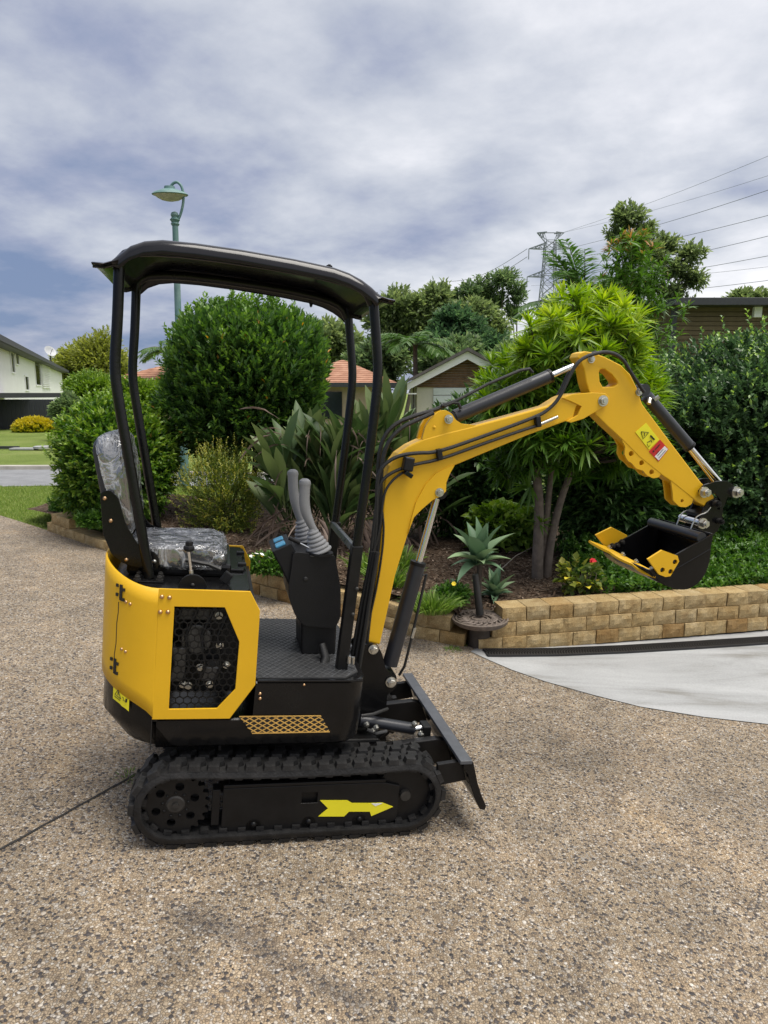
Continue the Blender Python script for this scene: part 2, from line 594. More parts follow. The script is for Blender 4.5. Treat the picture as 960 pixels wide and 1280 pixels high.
def grass_mat():
    m, t, b, o = new_mat('lawn')
    lk = t.links.new
    co = N(t, 'ShaderNodeTexCoord')
    n = N(t, 'ShaderNodeTexNoise', i_Scale=0.5, i_Detail=10.0, i_Roughness=0.72)
    lk(co.outputs['Object'], n.inputs[0])
    r = ramp(t, [(0.3, (0.12, 0.17, 0.04)), (0.5, (0.18, 0.24, 0.06)), (0.7, (0.25, 0.29, 0.10))])
    lk(n.outputs[0], r.inputs[0])
    n2 = N(t, 'ShaderNodeTexNoise', i_Scale=60.0, i_Detail=6.0, i_Roughness=0.8)
    lk(co.outputs['Object'], n2.inputs[0])
    r2 = ramp(t, [(0.3, (0.6, 0.6, 0.6)), (0.7, (1.3, 1.3, 1.25))])
    lk(n2.outputs[0], r2.inputs[0])
    mu = N(t, 'ShaderNodeMix', data_type='RGBA', blend_type='MULTIPLY'); mu.inputs[0].default_value = 1
    lk(r.outputs[0], mu.inputs[6]); lk(r2.outputs[0], mu.inputs[7])
    lk(mu.outputs[2], b.inputs['Base Color'])
    bp = N(t, 'ShaderNodeBump', i_Strength=0.8, i_Distance=0.05)
    lk(n2.outputs[0], bp.inputs['Height']); lk(bp.outputs[0], b.inputs['Normal'])
    b.inputs['Roughness'].default_value = 0.9
    b.inputs['Specular IOR Level'].default_value = 0.1
    return m


def concrete_mat(name='pale_concrete', base=(0.31, 0.315, 0.315)):
    m, t, b, o = new_mat(name)
    lk = t.links.new
    co = N(t, 'ShaderNodeTexCoord')
    mp = N(t, 'ShaderNodeMapping'); mp.inputs['Scale'].default_value = (0.5, 2.2, 1); mp.inputs['Rotation'].default_value = (0, 0, radians(-16))
    lk(co.outputs['Object'], mp.inputs[0])
    n = N(t, 'ShaderNodeTexNoise', i_Scale=1.5, i_Detail=8.0, i_Roughness=0.65, i_Distortion=0.5)
    lk(mp.outputs[0], n.inputs[0])
    d = tuple(c * 0.5 for c in base); l = tuple(c * 1.22 for c in base)
    r = ramp(t, [(0.30, (d[0] * 1.1, d[1] * 1.03, d[2] * 0.9)), (0.47, base), (0.62, l)])
    lk(n.outputs[0], r.inputs[0])
    n2 = N(t, 'ShaderNodeTexNoise', i_Scale=85.0, i_Detail=5.0, i_Roughness=0.7)
    lk(co.outputs['Object'], n2.inputs[0])
    r2 = ramp(t, [(0.3, (0.86, 0.86, 0.86)), (0.7, (1.08, 1.08, 1.08))])
    lk(n2.outputs[0], r2.inputs[0])
    mu = N(t, 'ShaderNodeMix', data_type='RGBA', blend_type='MULTIPLY'); mu.inputs[0].default_value = 1
    lk(r.outputs[0], mu.inputs[6]); lk(r2.outputs[0], mu.inputs[7])
    lk(mu.outputs[2], b.inputs['Base Color'])
    bp = N(t, 'ShaderNodeBump', i_Strength=0.3, i_Distance=0.004)
    lk(n2.outputs[0], bp.inputs['Height']); lk(bp.outputs[0], b.inputs['Normal'])
    rr = N(t, 'ShaderNodeMapRange', i_3=0.45, i_4=0.85)
    lk(n.outputs[0], rr.inputs[0]); lk(rr.outputs[0], b.inputs['Roughness'])
    return m


def stone_mat():
    """split-face concrete block: sandy, each block its own tone, rust-brown staining"""
    m, t, b, o = new_mat('split_face_block')
    lk = t.links.new
    co = N(t, 'ShaderNodeTexCoord')
    oi = N(t, 'ShaderNodeObjectInfo')
    ad = N(t, 'ShaderNodeVectorMath', operation='ADD')
    sc = N(t, 'ShaderNodeVectorMath', operation='SCALE'); sc.inputs['Scale'].default_value = 30
    lk(oi.outputs['Location'], sc.inputs[0])
    lk(co.outputs['Object'], ad.inputs[0]); lk(sc.outputs[0], ad.inputs[1])
    n = N(t, 'ShaderNodeTexNoise', i_Scale=9.0, i_Detail=8.0, i_Roughness=0.7)
    lk(ad.outputs[0], n.inputs[0])
    r = ramp(t, [(0.28, (0.30, 0.20, 0.095)), (0.45, (0.45, 0.33, 0.165)), (0.6, (0.54, 0.42, 0.235)), (0.8, (0.62, 0.51, 0.33))])
    lk(n.outputs[0], r.inputs[0])
    tone = ramp(t, [(0.0, (0.66, 0.54, 0.42)), (0.10, (0.85, 0.74, 0.6)), (0.2, (1.0, 0.97, 0.90)), (0.7, (1.06, 1.04, 1.0)), (1.0, (0.92, 0.93, 0.95))])
    lk(oi.outputs['Random'], tone.inputs[0])
    mu = N(t, 'ShaderNodeMix', data_type='RGBA', blend_type='MULTIPLY'); mu.inputs[0].default_value = 1
    lk(r.outputs[0], mu.inputs[6]); lk(tone.outputs[0], mu.inputs[7])
    n2 = N(t, 'ShaderNodeTexNoise', i_Scale=130.0, i_Detail=4.0, i_Roughness=0.7)
    lk(ad.outputs[0], n2.inputs[0])
    r2 = ramp(t, [(0.32, (0.62, 0.6, 0.58)), (0.6, (1.08, 1.08, 1.08))])
    lk(n2.outputs[0], r2.inputs[0])
    mv = N(t, 'ShaderNodeMix', data_type='RGBA', blend_type='MULTIPLY'); mv.inputs[0].default_value = 1
    lk(mu.outputs[2], mv.inputs[6]); lk(r2.outputs[0], mv.inputs[7])
    lk(mv.outputs[2], b.inputs['Base Color'])
    n3 = N(t, 'ShaderNodeTexNoise', i_Scale=75.0, i_Detail=8.0, i_Roughness=0.8)
    lk(ad.outputs[0], n3.inputs[0])
    bp = N(t, 'ShaderNodeBump', i_Strength=1.0, i_Distance=0.014)
    lk(n3.outputs[0], bp.inputs['Height']); lk(bp.outputs[0], b.inputs['Normal'])
    b.inputs['Roughness'].default_value = 0.92
    b.inputs['Specular IOR Level'].default_value = 0.15
    return m


def mulch_mat():
    m, t, b, o = new_mat('bark_mulch')
    lk = t.links.new
    co = N(t, 'ShaderNodeTexCoord')
    v = N(t, 'ShaderNodeTexVoronoi', i_Scale=55.0)
    lk(co.outputs['Object'], v.inputs['Vector'])
    sp = N(t, 'ShaderNodeSeparateColor'); lk(v.outputs['Color'], sp.inputs[0])
    r = ramp(t, [(0.0, (0.03, 0.022, 0.016)), (0.5, (0.085, 0.055, 0.037)), (0.85, (0.14, 0.10, 0.07)), (1.0, (0.22, 0.18, 0.14))])
    lk(sp.outputs[0], r.inputs[0]); lk(r.outputs[0], b.inputs['Base Color'])
    n = N(t, 'ShaderNodeTexNoise', i_Scale=50.0, i_Detail=6.0); lk(co.outputs['Object'], n.inputs[0])
    bp = N(t, 'ShaderNodeBump', i_Strength=1.0, i_Distance=0.03)
    lk(n.outputs[0], bp.inputs['Height']); lk(bp.outputs[0], b.inputs['Normal'])
    b.inputs['Roughness'].default_value = 0.95
    b.inputs['Specular IOR Level'].default_value = 0.1
    return m


M = {}
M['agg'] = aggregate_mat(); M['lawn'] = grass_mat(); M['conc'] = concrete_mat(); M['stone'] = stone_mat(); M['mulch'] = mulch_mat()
M['asphalt'] = pmat('worn_asphalt', (0.20, 0.205, 0.215), 0.8, var=0.18, scale=3, bump=0.5, bscale=160)
M['blackplastic'] = pmat('drain_plastic', (0.018, 0.018, 0.019), 0.5)

# wall lines (front face at ground), from the pixels where block meets paving
WL = [gp(*p) for p in ((580, 809), (520, 798), (480, 785), (360, 754), (318, 743), (130, 688), (60, 664))]
WRa, WRb = gp(598, 812), gp(960, 790)
wr_dir = (WRb - WRa); wr_dir.z = 0; wr_len0 = wr_dir.length; wr_dir.normalize()
WRc = WRa + wr_dir * (wr_len0 + 2.4)


def yb(x):
    """far boundary of the drive"""
    pts = [(p.x, p.y) for p in WL][::-1]
    e0 = gp(0, 645)
    pts = [(-16, e0.y + (-16 - e0.x) * -0.62), (e0.x, e0.y)] + pts + [(WRa.x, WRa.y), (WRc.x, WRc.y), (12, WRc.y + (12 - WRc.x) * 0.1)]
    for (a, b) in zip(pts, pts[1:]):
        if a[0] <= x <= b[0]:
            return a[1] + (b[1] - a[1]) * (x - a[0]) / max(1e-6, b[0] - a[0])
    return pts[-1][1]


def soil(x, y):
    base = 0.115 + 0.062 * max(0.0, 0.9 - x)
    base = min(base, 0.40)
    back = max(0.0, y - 8.5)
    return base + 0.02 * min(back, 3) + 0.012 * sin(3.1 * x + 1.3 * y) + 0.01 * sin(5.3 * y - 2.2 * x)


# the one ground sheet, out to the horizon
def ground_sheet():
    xs = sorted(set([-900, -500, -250, -120, -60, -35, -22] + [round(-16 + .5 * i, 2) for i in range(57)] + [14, 18, 25, 40, 70, 130, 300, 900]))
    ys = sorted(set([-60, -25, -12, -6] + [round(-4 + .5 * i, 2) for i in range(57)] + [27, 31, 36, 45, 60, 90, 150, 300, 600, 1500]))
    b = MB().grid([[(x, y, G(x, y) - 0.012) for x in xs] for y in ys])
    return tag(b.build('ground', M['lawn'], smooth=True), kind='structure')


ground_sheet()
xs = [-15 + 0.2 * i for i in range(116)]
rows = []
for j in range(41):
    f = j / 40
    rows.append([(x, -4 + (yb(x) + 0.03 + 4) * f, G(x, -4 + (yb(x) + 0.03 + 4) * f)) for x in xs])
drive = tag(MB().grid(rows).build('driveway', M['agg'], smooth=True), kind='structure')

# saw-cut joint across the drive
M['joint'] = pmat('joint_filler', (0.022, 0.02, 0.018), 0.9, var=0.4, scale=40)
ja, jb = gp(-60, 1096), gp(260, 918)
n = 40
js = []
for i in range(n + 1):
    f = i / n
    p = ja.lerp(jb, f)
    w = 0.006 + 0.001 * sin(i * 2.1)
    ddx = 0.001 * sin(i * 1.3)
    q = (jb - ja).normalized(); s_ = Vector((-q.y, q.x, 0))
    js.append([tuple(Vector((p.x, p.y, G(p.x, p.y) + 0.0035)) + s_ * (w + ddx)), tuple(Vector((p.x, p.y, G(p.x, p.y) + 0.0035)) - s_ * (w - ddx))])
tag(MB().grid(js).build('control_joint', M['joint'], drive))

# concrete apron
edge = [gp(*p) for p in ((588, 815), (612, 826), (640, 838), (680, 852), (740, 869), (800, 884), (880, 897), (960, 906), (1060, 914), (1200, 920))]
rows = []
for j in range(9):
    f = j / 8
    r = []
    for i, e in enumerate(edge):
        g = i / (len(edge) - 1)
        w = WRa.lerp(WRc, g)
        p = e.lerp(w + Vector((0, 0.03, 0)), f)
        r.append((p.x, p.y, G(p.x, p.y) + 0.005))
    rows.append(r)
tag(MB().grid(rows).build('apron', M['conc'], smooth=True), kind='structure')

# trench drain: flat black strip painted for the trench's shade, rims, cross bars
da, db = gp(610, 822), gp(960, 806.5)
dd = (db - da); dd.z = 0; dd.normalize(); dn = Vector((-dd.y, dd.x, 0))
dlen = (db - da).length + 2.2
drain = empty('trench_drain', (da.x, da.y, G(da.x, da.y)), 'black slotted trench drain grate along the foot of the block wall', 'drain')


def dpt(u, v, dz):
    p = da + dd * u + dn * v
    return (p.x - da.x, p.y - da.y, G(p.x, p.y) + dz - G(da.x, da.y))


DW = 0.135
b = MB().grid([[dpt(dlen * i / 20, v, 0.009) for i in range(21)] for v in (0, DW)])
b.build('shade_strip', pmat('drain_shade', (0.006, 0.006, 0.006), 0.8), drain)
for v in (0.004, DW - 0.004):
    b = MB()
    for i in range(8):
        u0, u1 = dlen * i / 8, dlen * (i + 1) / 8 - 0.004
        for vv, hh in ((v, .016),):
            q = [dpt(u0, vv - .006, 0.006), dpt(u1, vv - .006, 0.006), dpt(u1, vv + .006, 0.006), dpt(u0, vv + .006, 0.006)]
            t_ = [(a, c, d_ + hh) for a, c, d_ in q]
            b.add(q + t_, [(0, 1, 5, 4), (1, 2, 6, 5), (2, 3, 7, 6), (3, 0, 4, 7), (4, 5, 6, 7)])
    b.build('rim', M['blackplastic'], drain)
b = MB()
k = int(dlen / 0.022)
for i in range(k):
    for (v0, v1, sl_) in ((0.012, DW / 2, .012), (DW / 2, DW - .012, -.012)):
        u = (i + .5) * 0.022
        q = [dpt(u - sl_ - .0045, v0, .011), dpt(u - sl_ + .0045, v0, .011), dpt(u + .0045, v1, .011), dpt(u - .0045, v1, .011)]
        t_ = [(a, c, d_ + .009) for a, c, d_ in q]
        b.add(q + t_, [(0, 1, 5, 4), (1, 2, 6, 5), (2, 3, 7, 6), (3, 0, 4, 7), (4, 5, 6, 7)])
tag(b.build('grate_bars', M['blackplastic'], drain), kind='stuff')

# street beyond the verge
ra, rb = gp(-160, 617), gp(78, 607)
rd = (rb - ra); rd.z = 0; rd.normalize()
fa, fb = gp(-160, 592), gp(78, 587)
b = MB()
near = [ra + (rb - ra) * t for t in (-1.5, -.5, 0, .5, 1, 2, 4, 8)]
far = [fa + (fb - fa) * t for t in (-1.5, -.5, 0, .5, 1, 2, 4, 8)]
b.grid([[(p.x, p.y, G(p.x, p.y) + 0.004) for p in near], [(p.x, p.y, G(p.x, p.y) + 0.004) for p in far]])
tag(b.build('road', M['asphalt'], smooth=True), kind='structure')
b = MB()
for line, o_ in ((far, 0.0),):
    dirn = (line[-1] - line[0]).normalized(); nn = Vector((-dirn.y, dirn.x, 0))
    prof = [(0, 0.0), (0.0, 0.07), (0.14, 0.08), (0.20, 0.07), (0.20, 0.0)]
    b.grid([[(p.x + nn.x * a, p.y + nn.y * a, G(p.x, p.y) + h) for p in line] for a, h in prof])
tag(b.build('kerb', concrete_mat('kerb_concrete', (0.36, 0.34, 0.30)), smooth=False), kind='structure')

# garden bed soil
xs = [-4.3 + 0.16 * i for i in range(75)]
rows = []
for j in range(31):
    f = j / 30
    r = []
    for x in xs:
        y0 = yb(x) + 0.10
        if WL[0].x - .02 < x < WRa.x + .1: y0 += 0.05
        y1 = 9.6
        y = y0 + (max(y1, y0 + 1) - y0) * f
        z = soil(x, y)
        if WL[0].x - .02 < x < WRa.x + .15: z -= 0.17 * max(0, 1 - f * 12)
        r.append((x, y, z))
    rows.append(r)
tag(MB().grid(rows).build('garden_bed', M['mulch'], smooth=True), kind='structure')

# ------------------------------------------------------------------ block walls
BW, BH, BD = 0.196, 0.112, 0.20


def block_mesh(i):
    r = random.Random(100 + i)
    b = MB()
    nx, nz = 5, 3
    rows = []
    for k in range(nz + 1):
        row = []
        for j in range(nx + 1):
            edge_ = j in (0, nx) or k in (0, nz)
            yy = -BD / 2 + (0.007 if edge_ else 0) + r.uniform(-.0045, .0045)
            row.append(((j / nx - .5) * (BW - .006), yy, (k / nz - .5) * (BH - .004)))
        rows.append(row)
    b.grid(rows)
    o0 = len(b.v)
    x1, y1, z1 = (BW - .006) / 2, BD / 2, (BH - .004) / 2
    bx = [(-x1, y1, -z1), (x1, y1, -z1), (x1, y1, z1), (-x1, y1, z1)]
    b.v += bx
    c00, c10, c11, c01 = 0, nx, nz * (nx + 1) + nx, nz * (nx + 1)
    b.f += [(o0, o0 + 1, o0 + 2, o0 + 3),
            tuple([o0 + 3, o0 + 2] + [nz * (nx + 1) + j for j in range(nx, -1, -1)]),
            tuple([o0 + 1, o0] + [j for j in range(nx + 1)]),
            tuple([o0, o0 + 3] + [k * (nx + 1) for k in range(nz, -1, -1)]),
            tuple([o0 + 2, o0 + 1] + [k * (nx + 1) + nx for k in range(nz + 1)])]
    return b.mesh('block', M['stone'])


blocks = [block_mesh(i) for i in range(6)]


def put_block(parent, p, ang, tilt=0.0, org=Vector()):
    o = obj('block', random.choice(blocks), parent)
    o.location = Vector(p) - org
    o.rotation_euler = (random.uniform(-.012, .012), -tilt + random.uniform(-.01, .01), ang + random.uniform(-.015, .015))
    return o


wallR = empty('retaining_wall', tuple(WRa), 'three course sandy split-face block wall holding the garden bed above the drain', 'wall')
angR = math.atan2(wr_dir.y, wr_dir.x)
nR = Vector((-wr_dir.y, wr_dir.x, 0))
z0 = G(WRa.x + .5, WRa.y) - 0.004
for c in range(3):
    start = (0.0, 0.115, 0.20)[c]
    kmax = int((wr_len0 + 2.3 - start) / BW)
    for i in range(kmax):
        p = WRa + wr_dir * (start + (i + .5) * BW) + nR * (BD / 2 + 0.012 * c + random.uniform(-.005, .005))
        p.z = z0 + (c + .5) * BH
        put_block(wallR, p, angR, 0, WRa)

wallL = empty('retaining_wall', tuple(WL[0]), 'low two course sandy block wall curving behind the machine to the lawn', 'wall')
cum = [0]
for a, b_ in zip(WL, WL[1:]):
    cum.append(cum[-1] + (Vector((b_.x - a.x, b_.y - a.y, 0))).length)


def wl_at(s):
    for i in range(len(WL) - 1):
        if s <= cum[i + 1] or i == len(WL) - 2:
            f = (s - cum[i]) / (cum[i + 1] - cum[i])
            return WL[i].lerp(WL[i + 1], f), WL[i + 1] - WL[i]


for c in range(2):
    s = (0.0, 0.11)[c]
    while s + BW < cum[-1] + 0.05:
        p, d = wl_at(s + BW / 2)
        skip = c == 1 and cum[-1] - 2.1 < s < cum[-1] - 0.60
        if not skip:
            a = math.atan2(d.y, d.x) + pi
            nrm = Vector((d.y, -d.x, 0)).normalized()
            p2 = Vector((p.x, p.y, 0)) + nrm * (BD / 2 + 0.012 * c)
            g0 = G(p.x, p.y)
            pe, _ = wl_at(min(cum[-1], s + BW)); ps, _ = wl_at(s)
            tilt = math.atan2(G(ps.x, ps.y) - G(pe.x, pe.y), BW)
            p2.z = g0 - 0.012 + (c + .5) * BH
            put_block(wallL, p2, a, tilt, WL[0])
        s += BW

# ================================================================== the mini excavator
M['yellow'] = pmat('yellow_paint', (0.74, 0.425, 0.014), 0.38, var=0.04, scale=5, rvar=0.08, bump=0.03, bscale=90, coat=0.06, spec=0.35)
M['black'] = pmat('black_gloss_paint', (0.006, 0.006, 0.0065), 0.20, var=0.3, scale=8, rvar=0.06, bump=0.05, bscale=60, dirt=(0.03, 0.028, 0.025), damt=0.12, spec=.28)
M['satin'] = pmat('black_satin_steel', (0.007, 0.007, 0.0075), 0.38, var=0.3, scale=14, dirt=(0.04, 0.036, 0.03), damt=0.15, spec=.25)
M['canopy'] = pmat('canopy_gloss', (0.006, 0.006, 0.009), 0.13, var=0.2, scale=6, rvar=0.04, bump=0.05, bscale=9, coat=0.05, spec=.34)
M['rubber'] = pmat('track_rubber', (0.012, 0.012, 0.0125), 0.55, var=0.35, scale=18, bump=0.3, bscale=120, dirt=(0.06, 0.055, 0.05), dscale=9, damt=0.25, spec=.3)
M['plastic'] = pmat('console_plastic', (0.008, 0.008, 0.009), 0.46, var=0.12, spec=.3, bump=0.2, bscale=350, scale=9)
M['grey'] = pmat('grey_rubber', (0.24, 0.243, 0.25), 0.5, var=0.08, bump=0.1, bscale=200)
M['barrel'] = pmat('dark_cylinder_paint', (0.018, 0.0195, 0.025), 0.36, var=0.15)
M['chrome'] = pmat('chrome_rod', (0.72, 0.72, 0.72), 0.12, metal=1, rvar=0.05, var=0.04)
M['zinc'] = pmat('zinc_bolt', (0.55, 0.54, 0.5), 0.32, metal=1, var=0.15, scale=80)
M['brass'] = pmat('brass_bolt', (0.62, 0.40, 0.22), 0.34, metal=1, var=0.15, scale=80)
M['hose'] = pmat('hydraulic_hose', (0.011, 0.011, 0.011), 0.5, var=0.3, bump=0.2, bscale=300)
M['vinyl'] = pmat('seat_vinyl', (0.02, 0.02, 0.022), 0.5, bump=0.2, bscale=260)
M['dirtsteel'] = pmat('greasy_steel', (0.05, 0.048, 0.045), 0.55, metal=0.6, var=0.3, scale=30)
M['yellowdecal'] = pmat('yellow_decal', (0.80, 0.72, 0.02), 0.35, var=0.04)
M['red'] = pmat('red_decal', (0.55, 0.02, 0.02), 0.35, var=0.05)
M['white'] = pmat('white_decal', (0.75, 0.75, 0.74), 0.4, var=0.04)
M['ink'] = pmat('black_ink', (0.012, 0.012, 0.012), 0.5, var=0.1)
M['blue'] = pmat('blue_switch', (0.10, 0.36, 0.58), 0.35, var=0.1)
M['lattice'] = pmat('orange_mesh_paint', (0.60, 0.36, 0.09), 0.5, var=0.12)


def wrap_mat():
    """crumpled clear plastic: see-through film, crease highlights painted in as pale streaks"""
    m, t, b, o = new_mat('clear_wrap')
    lk = t.links.new
    co = N(t, 'ShaderNodeTexCoord')
    mp = N(t, 'ShaderNodeMapping'); mp.inputs['Scale'].default_value = (5, 8, 2.4)
    mp.inputs['Rotation'].default_value = (0.3, 0.5, 0.4)
    lk(co.outputs['Object'], mp.inputs[0])
    n = N(t, 'ShaderNodeTexNoise', i_Scale=1.5, i_Detail=4.0, i_Roughness=0.55, i_Distortion=1.2)
    lk(mp.outputs[0], n.inputs[0])
    m_a = N(t, 'ShaderNodeMath', operation='SUBTRACT', i_1=0.5)
    lk(n.outputs[0], m_a.inputs[0])
    m_b = N(t, 'ShaderNodeMath', operation='ABSOLUTE')
    lk(m_a.outputs[0], m_b.inputs[0])
    r = ramp(t, [(0.0, (0.85, 0.85, 0.85)), (0.012, (0.42, 0.42, 0.42)), (0.05, (0.10, 0.10, 0.10)), (0.2, (0.03, 0.03, 0.03))])
    lk(m_b.outputs[0], r.inputs[0])
    b.inputs['Base Color'].default_value = (0.62, 0.63, 0.65, 1)
    b.inputs['Roughness'].default_value = 0.16
    b.inputs['Specular IOR Level'].default_value = 0.9
    bp = N(t, 'ShaderNodeBump', i_Strength=1.0, i_Distance=0.03)
    lk(m_b.outputs[0], bp.inputs['Height']); lk(bp.outputs[0], b.inputs['Normal'])
    tr = N(t, 'ShaderNodeBsdfTransparent')
    gl = N(t, 'ShaderNodeBsdfGlossy', i_Roughness=0.12)
    lk(bp.outputs[0], gl.inputs['Normal'])
    m1 = N(t, 'ShaderNodeMixShader'); m1.inputs[0].default_value = 0.30
    lk(tr.outputs[0], m1.inputs[1]); lk(gl.outputs[0], m1.inputs[2])
    mx = N(t, 'ShaderNodeMixShader')
    lk(r.outputs[0], mx.inputs[0])
    lk(m1.outputs[0], mx.inputs[1]); lk(b.outputs[0], mx.inputs[2])
    lk(mx.outputs[0], o.inputs[0])
    return m


M['wrap'] = wrap_mat()

EX = empty('mini_excavator', label='yellow and black mini excavator with canopy, plastic-wrapped seat and raised bucket arm', cat='excavator')
EX.matrix_world = Matrix.Translation(MO) @ MR.to_4x4()


def part(b, name, mat, parent=None, bevel=0.0, smooth=False, bseg=2):
    return b.build(name, M[mat] if isinstance(mat, str) else mat, parent or EX, smooth=smooth, bevel=bevel, bseg=bseg)


_bolt = {}


def bolt(p, axis, r=0.009, h=0.008, mat='brass', parent=None, hexa=False, name='bolt'):
    key = (round(r, 4), round(h, 4), mat, hexa)
    if key not in _bolt:
        b = MB()
        if hexa:
            b.lathe([(r * 1.35, 0), (r * 1.35, h * .3)], n=16)
            b.lathe([(r, h * .3), (r, h), (r * .9, h * 1.08)], n=6)
            b.lathe([(r * .5, h * 1.08), (r * .5, h * 1.35)], n=10)
        else:
            b.lathe([(r, 0), (r * .95, h * .4), (r * .7, h * .8), (r * .3, h)], n=12)
        _bolt[key] = b.mesh('bolt', M[mat], smooth=not hexa)
    o = obj(name, _bolt[key], parent or EX)
    o.rotation_euler = Vector(axis).to_track_quat('Z', 'Y').to_euler()
    o.location = p
    return o


NEAR = (0, -1, 0)

# ------------------------------------------------------------------ tracks
TR, TXR, TXF, TZ = 0.140, -0.462, 0.456, 0.172   # belt mid radius, wheel centres


def track_path(s):
    """point and outward normal on the belt's centre line at length s"""
    Ls = TXF - TXR
    P = 2 * Ls + 2 * pi * TR
    s %= P
    if s < Ls:
        f = s / Ls
        return (TXR + s, TZ + TR - 0.012 * sin(pi * f)), (0, 1)
    s -= Ls
    if s < pi * TR:
        a = pi / 2 - s / TR
        return (TXF + TR * cos(a), TZ + TR * sin(a)), (cos(a), sin(a))
    s -= pi * TR
    if s < Ls:
        return (TXF - s, TZ - TR), (0, -1)
    s -= Ls
    a = -pi / 2 - s / TR
    return (TXR + TR * cos(a), TZ + TR * sin(a)), (cos(a), sin(a))


PLEN = 2 * (TXF - TXR) + 2 * pi * TR
NP = 38


def lug_mesh():
    # chevron pad: a skewed, tapered block with a notch
    b = MB()
    w, l, h = 0.078, 0.046, 0.020
    o_ = [(-l / 2 - .010, -w / 2), (l / 2 - .010, -w / 2), (l / 2 - .006, -w * .05), (l / 2 + .014, 0.008), (l / 2 + .012, w / 2), (-l / 2 + .012, w / 2), (-l / 2 + .010, .012), (-l / 2 - .012, -w * .08)]
    k = len(o_)
    vs = [(x, y, 0) for x, y in o_] + [(x * .84, y * .92, h) for x, y in o_]
    fs = [tuple(range(k, 2 * k))] + [(i, (i + 1) % k, k + (i + 1) % k, k + i) for i in range(k)]
    b.add(vs, fs)
    return b.mesh('track_lug', M['rubber'])


